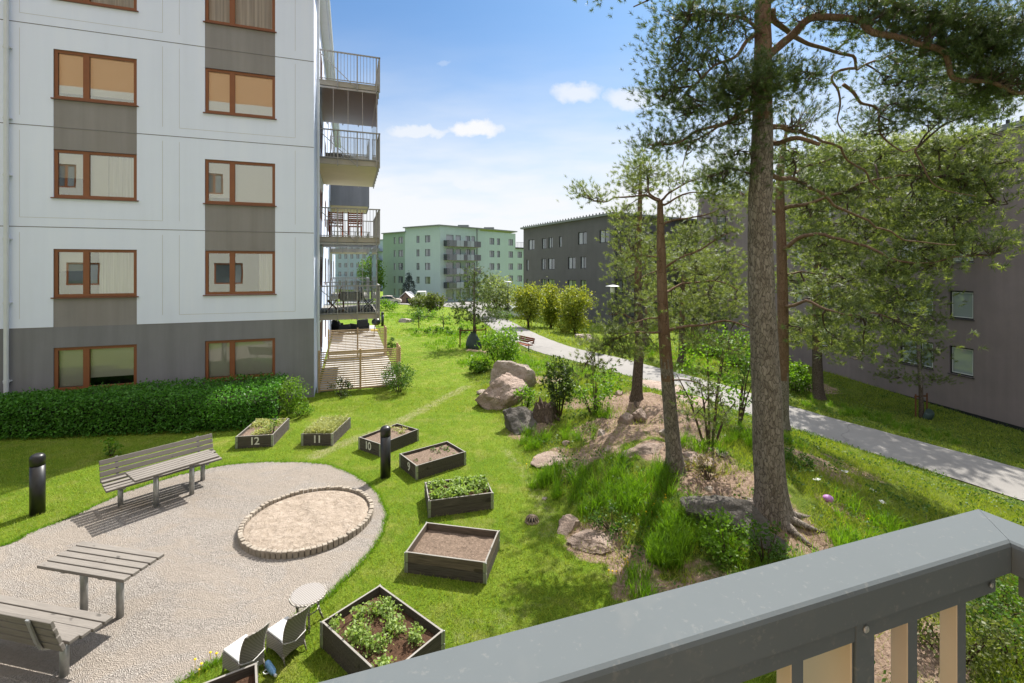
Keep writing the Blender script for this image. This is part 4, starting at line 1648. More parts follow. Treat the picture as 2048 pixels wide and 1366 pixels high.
def planter(key, p0, p1, p2, la, lb, label, soil, layers=2, number=None, board='planter_dark', board2='planter_dark', fill=.06):
    """p0,p1,p2: three neighbouring top corners in the photograph, p1 in the middle; la, lb side lengths"""
    a, c, b = top_pt(p0), top_pt(p1), top_pt(p2)
    e1 = (a - c)
    e2 = (b - c)
    e1.z = e2.z = 0
    e1.normalize()
    e2 = (e2 - e1 * e2.dot(e1)).normalized()
    cen = Vector((c.x, c.y, 0)) + (a - c + b - c) * .5
    if la is None:
        la, lb = (a - c).length, (b - c).dot(e2)
    cen = Vector((c.x, c.y, 0)) + e1 * la / 2 + e2 * lb / 2
    rz = math.atan2(e1.y, e1.x)
    t = thing('planter_box', label, 'planter', (cen.x, cen.y, 0), rz, 'raised planter boxes round the gravel yard')
    sgn = 1 if e1.cross(e2).z > 0 else -1
    hx, hy, th = la / 2, lb / 2, .022
    lh = PH / layers
    for k in range(layers):
        z0, z1 = k * lh + (.002 if k else -.04), (k + 1) * lh - .002
        m = [M[board if k == layers - 1 else board2], M['planter_top']]
        for s in (-1, 1):
            for ax in (0, 1):
                mb = MB()
                top = k == layers - 1
                zc = z1 - (.006 if top else 0)
                if ax == 0:
                    mb.box(-hx + th, hx - th, s * hy - (th if s > 0 else 0), s * hy + (0 if s > 0 else th), z0, zc)
                    if top:
                        mb.box(-hx + th, hx - th, s * hy - (th if s > 0 else -.001), s * hy + (-.001 if s > 0 else th), zc + .0005, z1, 1)
                else:
                    mb.box(s * hx - (th if s > 0 else 0), s * hx + (0 if s > 0 else th), -hy, hy, z0, zc)
                    if top:
                        mb.box(s * hx - (th if s > 0 else -.001), s * hx + (-.001 if s > 0 else th), -hy, hy, zc + .0005, z1, 1)
                mb.build('board', m, t)
    for sx in (-1, 1):
        for sy in (-1, 1):
            mb = MB()
            for k in range(layers):
                z0, z1 = k * lh + .004, (k + 1) * lh - .004
                x0, x1 = sorted((sx * (hx + .004), sx * (hx - .04)))
                y0, y1 = sorted((sy * (hy + .004), sy * (hy + .0015)))
                mb.box(x0, x1, y0, y1, z0, z1)
                x0, x1 = sorted((sx * (hx + .004), sx * (hx + .0015)))
                y0, y1 = sorted((sy * (hy + .0012), sy * (hy - .04)))
                mb.box(x0, x1, y0, y1, z0, z1)
                mb.tube([(sx * (hx + .006), sy * (hy + .006), z0), (sx * (hx + .006), sy * (hy + .006), z1)], .008, 6)
            mb.build('corner_hinge', M['galv'], t)
    n = 22
    vs, fs = [], []
    ph = random.random() * 50
    for i in range(n + 1):
        for j in range(n + 1):
            x, y = (-hx + th) + (la - 2 * th) * i / n, (-hy + th) + (lb - 2 * th) * j / n
            edge = min(i, j, n - i, n - j)
            vs.append((x, y, PH - fill + (.022 * mnoise.fractal(Vector((x * 5 + ph, y * 5, 0)), 1, 2, 4) if edge else -.012)))
    for i in range(n):
        for j in range(n):
            fs.append((i * (n + 1) + j, (i + 1) * (n + 1) + j, (i + 1) * (n + 1) + j + 1, i * (n + 1) + j + 1))
    MB().add(vs, fs).build('soil', M[soil], t, smooth=True)
    BEDS[key] = (Matrix.Translation(cen) @ Matrix.Rotation(rz, 4, 'Z'), hx - th, hy - th, PH - fill)
    if number:
        # painted on the side p0-p1 (local y = -sgn*hy), seen from outside
        out = Vector((0, -sgn, 0))
        xd = Vector((1 if sgn > 0 else -1, 0, 0))
        # viewer right must be xd so that xd x up = -out
        R = Matrix(((xd.x, 0, out.x, number[1] * xd.x), (xd.y, 0, out.y, -sgn * (hy + .003)), (0, 1, 0, PH * .52), (0, 0, 0, 1)))
        text_mesh('number', number[0], .26, M['number_paint'], t, R)
    return t


planter('12', (471.5, 873), (545.7, 869), (563, 835), .84, 1.25, 'dark planter box numbered 12 standing in front of the hedge end', 'soil_dry', 2, ('12', -.0))
planter('11', (605, 867.4), (665, 867.4), (706.8, 835), .76, 1.25, 'dark planter box numbered 11 overgrown with pale weeds', 'soil_dry', 2, ('11', 0))
planter('10', (717.6, 874), (760.5, 888), (831.8, 857.6), .78, 1.2, 'dark planter box numbered 10 behind the black bollard by the sand pit', 'soil_dry', 2, ('10', -.05))
planter('9', (801, 908), (832.7, 931.5), (928, 904.5), .8, 1.2, 'dark planter box numbered 9 filled with dry brown soil', 'soil_dry', 2, ('9', .05))
planter('8', (856, 1002), (986, 985), (971, 950), 1.16, .74, 'black planter box full of bright green strawberry leaves', 'soil_dark', 2)
planter('7', (810.5, 1103.7), (971.7, 1125), (993.7, 1060), 1.2, .8, 'brown planter box with bare soil and no plants', 'soil_dry', 2, None, 'planter_brown', 'planter_dark', .10)
planter('6', (648.6, 1239), (760, 1169), (892, 1256), .8, 1.2, 'large planter box set on its corner with a leafy plant patch beside the railing', 'soil_dark', 2, None, 'planter_dark', 'planter_dark', .09)
planter('5', (404, 1366), (514, 1324), (520, 1366), 1.2, .8, 'planter box cut off at the bottom edge in front of the wicker chairs', 'soil_dark', 2, None, 'planter_dark', 'planter_dark', .08)

# ---- bollards
boll = thing('bollard_light', 'black round bollard on the lawn left of the slatted bench', 'bollard', on_ground(75, 1027), 0, 'black bollard lights')
mb = MB()
mb.lathe([(.105, -.05), (.105, .86)], 28)
mb.build('post', M['black_metal'], boll, smooth=False)
mb = MB()
mb.lathe([(.096, .861), (.096, .875), (.107, .877), (.107, 1.0), (.10, 1.03), (.08, 1.055), (.045, 1.072), (.01, 1.078)], 28)
mb.build('cap', M['black_metal'], boll, smooth=False)
for ch_ in boll.children:
    for p_ in ch_.data.polygons:
        p_.use_smooth = len(p_.vertices) == 4
b2 = copy_tree(boll)
b2.location = on_ground(771, 954)
b2['label'] = 'black round bollard between planter box 10 and the sand pit'
b3 = copy_tree(boll)
b3.location = on_ground(765, 652)
b3['label'] = 'small far black bollard beside the lowest balcony'

# ---- benches and tables of the gravel yard


def frame_from(a, b):
    d = Vector((b[0] - a[0], b[1] - a[1], 0))
    return d.length, math.atan2(d.y, d.x)


def slat_bench(label, c, rz):
    """seat towards local -y, back at +y, length along x"""
    t = thing('slatted_bench', label, 'bench', c, rz, 'grey slatted benches of the gravel yard')
    ln = 1.83
    for k in range(4):
        y = -.24 + k * .115
        mb = MB()
        mb.box(-ln / 2, ln / 2, y - .047, y + .047, .425 + .006 * k * k, .463 + .006 * k * k)
        mb.build('seat_slat', M['bench_wood'], t, bevel=.006)
    for k in range(4):
        z = .50 + k * .098
        y = .205 + k * .03
        mb = MB()
        T = Matrix.Translation((0, y, z)) @ Matrix.Rotation(math.radians(-16), 4, 'X')
        mb.box(-ln / 2, ln / 2, -.019, .019, -.042, .045, T=T)
        mb.build('back_slat', M['bench_wood'], t, bevel=.006)
    for s in (-1, 1):
        x = s * .66
        mb = MB()
        mb.tube([(x, .02, -.05), (x, .02, .40)], .042, 14)
        mb.build('leg', M['galv'], t, smooth=True)
        mb = MB()
        mb.box(x - .02, x + .02, -.28, .16, .395, .42)
        pts = [(x, .16, .41), (x, .23, .46), (x, .27, .56), (x, .345, .84)]
        for a, b_ in zip(pts[:-1], pts[1:]):
            d = Vector(b_) - Vector(a)
            T = Matrix.Translation(a) @ Matrix.Rotation(math.atan2(d.z, d.y), 4, 'X')
            mb.box(-.022, .022, -.005, d.length + .005, -.008, .008, T=T)
        mb.build('bracket', M['galv'], t)
    return t


def slat_table(label, c, rz, fixed=.57):
    t = thing('slatted_table', label, 'table', c, rz, 'grey slatted tables of the gravel yard')
    for k in range(5):
        y = -.216 + k * .108
        mb = MB()
        mb.box(-.665, .665, y - .045, y + .045, .66, .70)
        mb.build('top_slat', M['bench_wood'], t, bevel=.006)
    for s in (-1, 1):
        mb = MB()
        mb.tube([(s * fixed / 2, 0, -.05), (s * fixed / 2, 0, .635)], .042, 14)
        mb.build('leg', M['galv'], t, smooth=True)
        mb = MB()
        mb.box(s * fixed / 2 - .03, s * fixed / 2 + .03, -.24, .24, .635, .659)
        mb.build('bracket', M['galv'], t)
    return t


def mid(ps, z):
    q = [Vector(pix(a, b, z)) for a, b in ps]
    c = sum(q, Vector()) / len(q)
    return Vector((c.x, c.y, 0))


tb1 = [(250, 946), (268, 961), (439, 911), (418, 898)]
q = [Vector(pix(a, b, .7)) for a, b in tb1]
d = (q[2] - q[1]) + (q[3] - q[0])
rz1 = math.atan2(d.y, d.x)
c1 = mid(tb1, .7)
slat_table('slatted table in front of the bench near the hedge', c1, rz1)
# bench 1 stands behind it; its seat looks at the table
s0, s1 = Vector(pix(198, 922, .83)), Vector(pix(422, 867, .83))
rzb = math.atan2((s1 - s0).y, (s1 - s0).x)
cb = (s0 + s1) / 2
cb.z = 0
nb = Vector((-math.sin(rzb), math.cos(rzb), 0))
slat_bench('slatted bench with high back facing the table near the hedge', cb - nb * .33, rzb)
tb2 = [(77, 1130), (239, 1163), (332, 1103), (166, 1083)]
q = [Vector(pix(a, b, .7)) for a, b in tb2]
d = (q[1] - q[0]) + (q[2] - q[3])
rz2 = math.atan2(d.y, d.x)
c2 = mid(tb2, .7)
slat_table('slatted table in the middle of the gravel at the lower left', c2, rz2, .57)
nb = Vector((-math.sin(rz2), math.cos(rz2), 0))
db = Vector((math.cos(rz2), math.sin(rz2), 0))
end = Vector(pix(227, 1233, .45))            # far right corner of its seat
end.z = 0
slat_bench('slatted bench cut off at the lower left corner of the picture', end - nb * .29 - db * .915, rz2 + math.pi)

# ---- wicker chairs and table


def wicker_chair(label, c, rz):
    """faces local -y"""
    t = thing('wicker_chair', label, 'chair', c, rz, 'wicker chairs on the lawn')
    w, d_, hs = .23, .22, .39
    mb = MB()
    prof = []
    n = 10
    for sx in (-1, 1):           # sides with an arched lower edge
        vs = []
        for i in range(n + 1):
            y = -d_ + 2 * d_ * i / n
            a = .10 + .05 * math.sin(math.pi * i / n)
            vs += [(sx * w, y, a), (sx * w, y, hs)]
        mb.add(vs, [(2 * i, 2 * i + 2, 2 * i + 3, 2 * i + 1) for i in range(n)])
    for sy in (-1, 1):
        vs = []
        for i in range(n + 1):
            x = -w + 2 * w * i / n
            a = .10 + .05 * math.sin(math.pi * i / n)
            vs += [(x, sy * d_, a), (x, sy * d_, hs)]
        mb.add(vs, [(2 * i, 2 * i + 2, 2 * i + 3, 2 * i + 1) for i in range(n)])
    mb.quad((-w, -d_, hs), (w, -d_, hs), (w, d_, hs), (-w, d_, hs))
    mb.build('seat', M['wicker'], t)
    # curved, slightly reclined back
    mb = MB()
    vs, fs = [], []
    nu, nv = 12, 12
    for th in (0, .022):
        for j in range(nv + 1):
            v = j / nv
            for i in range(nu + 1):
                u = i / nu * 2 - 1
                z = hs - .02 + v * (.60 + .035 * (1 - u * u))
                y = d_ - .01 + .16 * v * v - .035 * (1 - u * u) * 0 + .03 * (1 - u * u) * v + th - .02 * u * u * v
                vs.append((u * w * (1 + .02 * v), y, z))
    o_ = (nu + 1) * (nv + 1)
    for j in range(nv):
        for i in range(nu):
            a = j * (nu + 1) + i
            fs.append((a, a + 1, a + nu + 2, a + nu + 1))
            fs.append((o_ + a, o_ + a + nu + 1, o_ + a + nu + 2, o_ + a + 1))
    for i in range(nu):
        a = nv * (nu + 1) + i
        fs.append((a, a + 1, o_ + a + 1, o_ + a))
    for j in range(nv):
        a = j * (nu + 1)
        fs.append((a, a + nu + 1, o_ + a + nu + 1, o_ + a))
        a += nu
        fs.append((a, o_ + a, o_ + a + nu + 1, a + nu + 1))
    mb.add(vs, fs)
    rim = [vs[nv * (nu + 1) + i] for i in range(nu + 1)]
    mb.tube([(x, y + .011, z) for x, y, z in rim], .015, 6)
    mb.build('backrest', M['wicker'], t, smooth=True)
    for sx in (-1, 1):
        for sy in (-1, 1):
            mb = MB()
            k = .05 if sy > 0 else .0
            mb.tube([(sx * (w - .015), sy * (d_ - .015), .2), (sx * (w - .01), sy * (d_ - .01) + k * .4, .1), (sx * (w - .005), sy * d_ + k, -.02)], [.017, .015, .012], 8)
            mb.build('leg', M['wicker'], t, smooth=True)
    mb = MB()
    mb.box(-w + .012, w - .012, -d_ - .008, d_ - .02, hs + .004, hs + .048)
    mb.build('cushion', M['cushion'], t, bevel=.018, smooth=True)
    mb = MB()
    pts = [(-w - .006, d_ - .02, hs + .02), (-w * .95, d_ + .026, hs + .012), (-w * .3, d_ + .034, hs - .03), (0, d_ + .04, hs - .035), (w * .4, d_ + .034, hs - .02), (w * .97, d_ + .026, hs + .03), (w + .006, d_ - .02, hs + .05)]
    mb.tube(pts, .009, 6)
    mb.tube([(0, d_ + .045, hs - .035), (.03, d_ + .055, hs - .015), (.055, d_ + .045, hs - .03), (.02, d_ + .05, hs - .045)], .008, 6)
    mb.build('ribbon', M['ribbon'], t, smooth=True)
    return t


ang = math.atan2(-.19, .29)          # from front to back
rzc = ang - math.pi / 2
ex = Vector((math.cos(rzc), math.sin(rzc), 0))
wicker_chair('wicker chair with white cushion next to the small wicker table', Vector((-2.6, 5.31, 0)), rzc).scale = (.58, .76, .575)
wicker_chair('wicker chair with white cushion behind the cut off planter box', Vector((-2.93, 5.04, 0)), rzc + .04).scale = (.58, .76, .575)
tp = Vector(pix(616, 1187, .37))
wt_ = thing('wicker_table', 'small round wicker table at the edge of the gravel', 'table', (tp.x, tp.y, 0))
wt_.scale = (1, 1, .735)
mb = MB()
mb.lathe([(.19, .478), (.20, .485), (.2, .5), (.19, .506), (.0, .507)], 32)
mb.build('tabletop', M['wicker_top'], wt_)
mb = MB()
mb.tube([(.2 * math.cos(a * math.pi / 16), .2 * math.sin(a * math.pi / 16), .488) for a in range(33)], .017, 8, cap=False)
mb.tube([(.12 * math.cos(a * math.pi / 12), .12 * math.sin(a * math.pi / 12), .25) for a in range(25)], .008, 6, cap=False)
mb.build('rim', M['wicker'], wt_, smooth=True)
for k in range(4):
    a = k * math.pi / 2 + .5
    c_, s_ = math.cos(a), math.sin(a)
    mb = MB()
    mb.tube([(c_ * .14, s_ * .14, .48), (c_ * .13, s_ * .13, .38), (c_ * .115, s_ * .115, .25), (c_ * .14, s_ * .14, .12), (c_ * .18, s_ * .18, -.02)], [.016, .015, .013, .013, .012], 8)
    mb.build('leg', M['wicker'], wt_, smooth=True)

# ---- small things on the lawn
M['blue_plastic'] = simple('pale blue plastic', (.16, .33, .55), .35, .5, var=.1)
M['white_plastic'] = simple('white plastic', (.62, .64, .66), .4, .5, var=.05)
gb0 = on_ground(541, 1343)
bt = thing('plastic_bottle', 'blue plastic bottle lying on the grass behind the wicker chairs', 'bottle', gb0 + Vector((0, 0, .036)), math.radians(-42))
T90 = Matrix.Rotation(math.radians(90), 4, 'Y')
mb = MB(T90)
mb.lathe([(.03, -.10), (.034, -.09), (.034, -.04), (.029, -.03), (.034, -.02), (.034, .03), (.029, .04), (.034, .05), (.03, .08), (.013, .105), (.013, .12)], 16)
mb.build('body', M['blue_plastic'], bt, smooth=True)
mb = MB(T90)
mb.lathe([(.015, .1205), (.015, .145), (.01, .148)], 12)
mb.build('screw_cap', M['white_plastic'], bt, smooth=True)
rp = on_ground(533, 1347)
mb = MB()
mb.tube([(.03 * math.cos(a * math.pi / 10), .03 * math.sin(a * math.pi / 10), .02) for a in range(21)], .007, 6, cap=False)
o = mb.build('plastic_ring', M['white_plastic'], None, smooth=True)
o.location = rp
tag(o, 'small white plastic ring lying on the grass beside the blue bottle', 'ring')
# domed drain grate
dg = thing('drain_dome', 'rusty cast iron drain dome standing in the mown lawn', 'drain', on_ground(1064, 1043))
M['iron'] = simple('weathered cast iron', (.20, .155, .115), .85, .2, 0, var=.35, vs=20, bump=.3)
mb = MB()
mb.lathe([(.115, -.02), (.125, 0), (.118, .022), (.1, .026)], 24)
mb.build('base', M['iron'], dg, smooth=True)
mb = MB()
for k in range(12):
    a = k * math.pi / 6
    pts = [(math.cos(a) * r, math.sin(a) * r, z) for r, z in ((.105, .02), (.10, .055), (.075, .085), (.035, .10))]
    mb.tube(pts, [.0125, .011, .010, .008], 5)
mb.lathe([(.04, .095), (.04, .108), (.0, .113)], 14)
mb.build('ribs', M['iron'], dg, smooth=True)
mb = MB()
mb.lathe([(.085, .0), (.075, .045), (.05, .07), (.0, .08)], 18)
mb.build('core', M['black_metal'], dg, smooth=True)
M['ball'] = simple('purple ball', (.42, .17, .45), .5, .4, var=.12)
mb = MB()
bp_ = on_ground(1656, 1003)
prof = [(.08 * math.sin(math.pi * k / 12), -.08 * math.cos(math.pi * k / 12)) for k in range(1, 12)]
mb.lathe(prof, 20)
o = mb.build('toy_ball', M['ball'], None, smooth=True)
o.location = bp_ + Vector((0, 0, .055))
o.scale = (1.15, 1, .8)
tag(o, 'half flat purple ball in the grass right of the tall pine', 'ball')
# scraps of paper
M['paper'] = simple('white paper', (.6, .6, .58), .9, .1, var=.05)
PAPER = [((1634, 962), 'white paper scrap right of the tall pine foot'), ((1688, 945), 'white paper scrap on bare soil below the path'), ((1746, 984), 'white paper scrap in the grass between the ball and the path'),
         ((1762, 1006), 'small white paper scrap nearest the railing corner')]
for k, ((px, py), lb) in enumerate(PAPER):
    r_ = random.Random(k)
    vs = []
    for i in range(4):
        for j in range(4):
            vs.append((i * .045 - .07 + r_.uniform(-.015, .015), j * .03 - .045 + r_.uniform(-.015, .015), .012 + r_.uniform(0, .045)))
    o = MB().add(vs, [(i * 4 + j, (i + 1) * 4 + j, (i + 1) * 4 + j + 1, i * 4 + j + 1) for i in range(3) for j in range(3)]).build('paper_scrap', M['paper'])
    o.location = on_ground(px, py)
    o.rotation_euler = (0, 0, r_.uniform(0, 3))
    tag(o, lb, 'litter', 'paper scraps under the pines')

# ---- terraces with slat fences


def patio_fence(label, y, x0, x1, h, step):
    """slat fence across a terrace; house frame: x outward along the front, y along the side wall"""
    t = thing('slat_fence', label, 'fence', A + DV * x0 + NV * y, TH, 'slat fences between the terraces')
    ln = x1 - x0
    n = int(h / step)
    sm = MB()
    for k in range(n):
        z = .06 + k * (h - .06) / n
        sm.box(0, ln, -.028, -.006, z, z + .042)
    sm.build('slats', M['fence_wood'], t)
    for x in (.03, ln * .5, ln - .03):
        mb = MB()
        mb.box(x - .035, x + .035, -.004, .065, -.1, h + .02)
        mb.build('post', M['fence_wood'], t)
    # return along the outer edge
    rt = MB()
    for k in range(n):
        z = .06 + k * (h - .06) / n
        rt.box(ln + .002, ln + .024, .0, .85, z, z + .042)
    rt.build('side_slats', M['fence_wood'], t)
    mb = MB()
    mb.box(ln - .07, ln, .78, .85, -.1, h + .02)
    mb.build('post', M['fence_wood'], t)
    return t


patio_fence('pale wooden slat fence at the near end of the terrace by the house corner', .50, .10, 2.92, 1.46, .078)
patio_fence('pale wooden slat fence farther back between two terraces', 6.6, .15, 2.86, 1.44, .078)
M['paving'] = simple('pale terrace paving', (.37, .355, .335), .9, .2, var=.12, vs=3)
tr = MB(Matrix.Translation(A) @ Matrix.Rotation(TH, 4, 'Z'))
for i in range(7):
    for j in range(int(19 / .4)):
        tr.box(.12 + i * .4, .12 + i * .4 + .39, .6 + j * .4, .6 + j * .4 + .39, -.1, .035)
o = tr.build('terrace', M['paving'])
o['kind'] = 'structure'
HM = Matrix.Translation(A) @ Matrix.Rotation(TH, 4, 'Z')


def hp(x, y, z):
    return HM @ Vector((x, y, z))


# terrace furniture
M['dark_cloth'] = simple('charcoal cushion cloth', (.035, .036, .04), .9, .1, var=.2, bump=.2, bs=120)
M['light_cloth'] = simple('grey striped cushion cloth', (.35, .35, .35), .9, .1, var=.1)


def sofa(label, x, y, rz):
    t = thing('garden_armchair', label, 'armchair', hp(x, y, .035), TH + rz, 'charcoal garden armchairs on the far terrace')
    for nm, bx in (('seat', (-.4, .4, -.4, .4, .12, .42)), ('backrest', (-.4, .4, .3, .46, .425, .92))):
        mb = MB()
        mb.box(*bx)
        mb.build(nm, M['dark_cloth'], t, bevel=.06, smooth=True)
    for s in (-1, 1):
        mb = MB()
        mb.box(*sorted((s * .405, s * .5)), -.4, .44, .1, .64)
        mb.build('armrest', M['dark_cloth'], t, bevel=.04, smooth=True)
    for sx in (-1, 1):
        for sy in (-1, 1):
            mb = MB()
            mb.box(sx * .36 - .02, sx * .36 + .02, sy * .36 - .02, sy * .36 + .02, 0, .12)
            mb.build('leg', M['black_metal'], t)
    mb = MB()
    mb.box(-.3, .3, .18, .3, .43, .8)
    mb.build('cushion', M['light_cloth'], t, bevel=.05, smooth=True)


sofa('charcoal garden armchair with striped cushion on the far terrace nearest the wall', .6, 15.5, math.radians(120))
sofa('charcoal garden armchair on the far terrace at the lawn side', 1.75, 15.6, math.radians(-150))
bq = thing('barbecue_grill', 'black barbecue grill under cover on the outer edge of the far terrace', 'grill', hp(2.75, 14.0, .035), TH)
mb = MB()
mb.lathe([(.08, .62), (.25, .72), (.29, .85), (.27, .98), (.16, 1.08), (.03, 1.11)], 18)
mb.build('kettle', M['black_metal'], bq, smooth=True)
for k in range(3):
    mb = MB()
    a = k * 2.1
    mb.tube([(.12 * math.cos(a), .12 * math.sin(a), .7), (.3 * math.cos(a), .3 * math.sin(a), 0)], .014, 6)
    mb.build('leg', M['black_metal'], bq)
mb = MB()
mb.box(-.33, .1, -.36, .33, .30, .32)
mb.build('shelf', M['yellow'], bq)


def bench_seat_box(label, x, y, z, rz):
    pass


# red brown folding furniture on the third balcony, table and chairs on the lowest
M['red_wood'] = weathered_wood('red brown oiled wood', (.19, .055, .025), .3)


def folding_chair(label, x, y, z, rz, grp):
    t = thing('folding_chair', label, 'chair', hp(x, y, z), TH + rz, grp)
    mb = MB()
    for k in range(6):
        mb.box(-.23, .23, -.2 + k * .07, -.2 + k * .07 + .05, .44, .46)
    mb.build('seat', M['red_wood'], t)
    mb = MB()
    for k in range(6):
        mb.box(-.23, .23, .24 + k * .012, .262 + k * .012, .52 + k * .075, .575 + k * .075)
    mb.build('backrest', M['red_wood'], t)
    for s in (-1, 1):
        mb = MB()
        mb.tube([(s * .25, -.22, 0), (s * .25, .2, .5), (s * .25, .33, .98)], .02, 6)
        mb.build('leg', M['red_wood'], t)
        mb = MB()
        mb.tube([(s * .22, .26, 0), (s * .22, -.18, .45)], .02, 6)
        mb.build('leg', M['red_wood'], t)
    return t


G3 = 'red brown slatted chairs on the third balcony'
folding_chair('red brown slatted chair on the third balcony nearest the wall', .65, 2.05, 5.55, math.pi, G3)
folding_chair('red brown slatted chair on the third balcony at the outer side', 1.35, 2.05, 5.55, math.pi, G3)
tt = thing('balcony_table', 'table under a white cloth on the lowest glazed balcony', 'table', hp(1.2, 3.0, 2.65), TH)
mb = MB()
n = 40
vs, fs = [], []
for i in range(n):
    a = 2 * math.pi * i / n
    r0 = .5 / max(abs(math.cos(a)), abs(math.sin(a))) ** .8
    for rr, z in ((0.0, .745), (1.0, .742), (1.03, .70), (1.08 + .05 * math.sin(a * 9), .42)):
        vs.append((r0 * rr * math.cos(a) * .8, r0 * rr * math.sin(a), z))
for i in range(n):
    j = (i + 1) % n
    for k in range(3):
        fs.append((i * 4 + k, j * 4 + k, j * 4 + k + 1, i * 4 + k + 1))
mb.add(vs, fs)
mb.build('tablecloth', M['cushion'], tt, smooth=True)
for sx in (-1, 1):
    for sy in (-1, 1):
        mb = MB()
        mb.box(sx * .3 - .025, sx * .3 + .025, sy * .36 - .025, sy * .36 + .025, 0, .70)
        mb.build('leg', M['red_wood'], tt)
G1 = 'chairs on the lowest glazed balcony'
folding_chair('brown slatted chair left of the white clothed balcony table', .5, 2.6, 2.65, math.radians(-90), G1)
cc = folding_chair('dark slatted chair right of the white clothed balcony table', 1.85, 2.5, 2.65, math.radians(100), G1)
for o in cc.children:
    o.material_slots[0].link = 'OBJECT'
    o.material_slots[0].material = M['black_metal']
# cushion pile and dark box on the second glazed balcony
o = rock_mesh('blanket', M['cushion'], (.32, .28, .16), 5, None, 3, .5, 3)
o.location = hp(1.1, 1.9, 8.58)
tag(o, 'crumpled white blanket on the floor of the upper glazed balcony', 'blanket')
mb = MB()
mb.box(-.3, .3, -.2, .2, 0, .4)
mb.box(-.32, .32, -.22, .22, .401, .44)
mb.box(-.05, .05, -.228, -.2205, .3, .4)
o = mb.build('storage_box', M['dark_cloth'], None, bevel=.02)
o.matrix_world = HM @ Matrix.Translation((.55, 2.6, 8.45))
tag(o, 'dark storage box near the wall on the upper glazed balcony', 'box')

# ---- park furniture by the path
M['lamp_white'] = simple('frosted lamp glass', (.7, .7, .68), .2, .5, var=.03)


def park_lamp(label, base, h):
    t = thing('park_lamp', label, 'street lamp', base, .4, 'park lamps along the path')
    mb = MB()
    mb.tube([(0, 0, -.1), (0, 0, 1.0), (0, 0, 1.02), (0, 0, h - .55)], [.075, .075, .05, .045], 12)
    mb.build('pole', M['black_metal'], t, smooth=False)
    mb = MB()
    mb.lathe([(.10, h - .54), (.145, h - .50), (.15, h - .12), (.12, h - .06)], 16)
    mb.build('lamp_glass', M['lamp_white'], t, smooth=True)
    mb = MB()
    mb.lathe([(.46, h - .075), (.46, h - .045), (.2, h + .02), (.02, h + .04)], 24)
    mb.build('hood', M['galv'], t)
    return t


base = Vector((on_ground(1225, 694).x, on_ground(1225, 694).y, 0))
p_ = P(1225, 571, 30.5)
park_lamp('park lamp with flat round hood in front of the charcoal house', Vector((p_.x, 30.5, g1(p_.x, 30.5))), p_.z - g1(p_.x, 30.5))
p_ = on_ground(1016, 637)
park_lamp('farther slim park lamp left of the yellow-green trees', p_, (637 - 563) / F * p_.y)


pb = on_ground(1046, 702)
pt = thing('park_bench', 'brown park bench with steel legs beside the path', 'bench', pb, math.radians(-56), None)
for k in range(3):
    mb = MB()
    mb.box(-.8, .8, -.22 + k * .14, -.10 + k * .14, .43, .465)
    mb.build('seat_slat', M['red_wood'], pt)
for k in range(3):
    mb = MB()
    mb.box(-.8, .8, .23 + k * .025, .262 + k * .025, .52 + k * .115, .62 + k * .115)
    mb.build('back_slat', M['red_wood'], pt)
for s in (-1, 1):
    mb = MB()
    mb.tube([(s * .6, .0, -.05), (s * .6, .0, .42)], .035, 8)
    mb.box(s * .6 - .02, s * .6 + .02, -.24, .26, .40, .428)
    mb.tube([(s * .6, .24, .41), (s * .6, .33, .86)], .018, 6)
    mb.build('leg', M['black_metal'], pt)
    mb = MB()
    mb.tube([(s * .82, -.2, .43), (s * .82, -.2, .64), (s * .82, .26, .66)], .015, 6)
    mb.build('armrest', M['black_metal'], pt)
mh = on_ground(982, 644)
mb = MB()
mb.lathe([(.6, -.02), (.6, .035), (.52, .045), (.02, .046)], 24)
o = mb.build('manhole_cover', M['black_metal'])
o.location = Vector((mh.x, mh.y, mh.z + .035))
tag(o, 'dark round manhole cover in the asphalt path', 'manhole cover')

# ---- playhouse, cars and truck in front of the green house
M['house_wood'] = weathered_wood('brown play house board', (.20, .135, .095), .25)
M['roof_white'] = simple('pale play house roof', (.6, .58, .56), .7, .3, var=.1)
hb = on_ground(816, 607)
hs_ = thing('playhouse', 'small wooden playhouse with pale gable roof in front of the green house', 'playhouse', hb, math.radians(-12))
k_ = hb.y / F
w2, hw, hr = 13 * k_, 14 * k_, 24 * k_
mb = MB()
mb.box(-w2, w2, -w2 * .8, w2 * .8, -.1, hw)
mb.add([(-w2 * .55, -w2 * .81, hw * .99), (w2 * .55, -w2 * .81, hw * .99), (0, -w2 * .81, hr * .93), (-w2 * .55, w2 * .8, hw * .99), (w2 * .55, w2 * .8, hw * .99), (0, w2 * .8, hr * .93)], [(0, 1, 2), (3, 5, 4), (0, 2, 5, 3), (1, 4, 5, 2)])
mb.build('wall', M['house_wood'], hs_)
mb = MB()
mb.box(w2 * .1, w2 * .5, -w2 * .83, -w2 * .812, 0, hw * .85)
mb.build('door', M['dark_frame'], hs_)
mb = MB()
for s in (-1, 1):
    T = Matrix.Translation((0, 0, hr)) @ Matrix.Rotation(s * math.radians(42), 4, 'Y')
    x0, x1 = sorted((0, s * w2 * 1.45))
    mb.box(x0, x1, -w2 * 1.0, w2 * 1.0, -.05, .03, T=T)
mb.build('roof', M['roof_white'], hs_)

M['car_glass'] = simple('dark car glass', (.02, .025, .03), .05, .8, var=.05)
M['tyre'] = simple('tyre rubber', (.02, .02, .02), .8, .2)


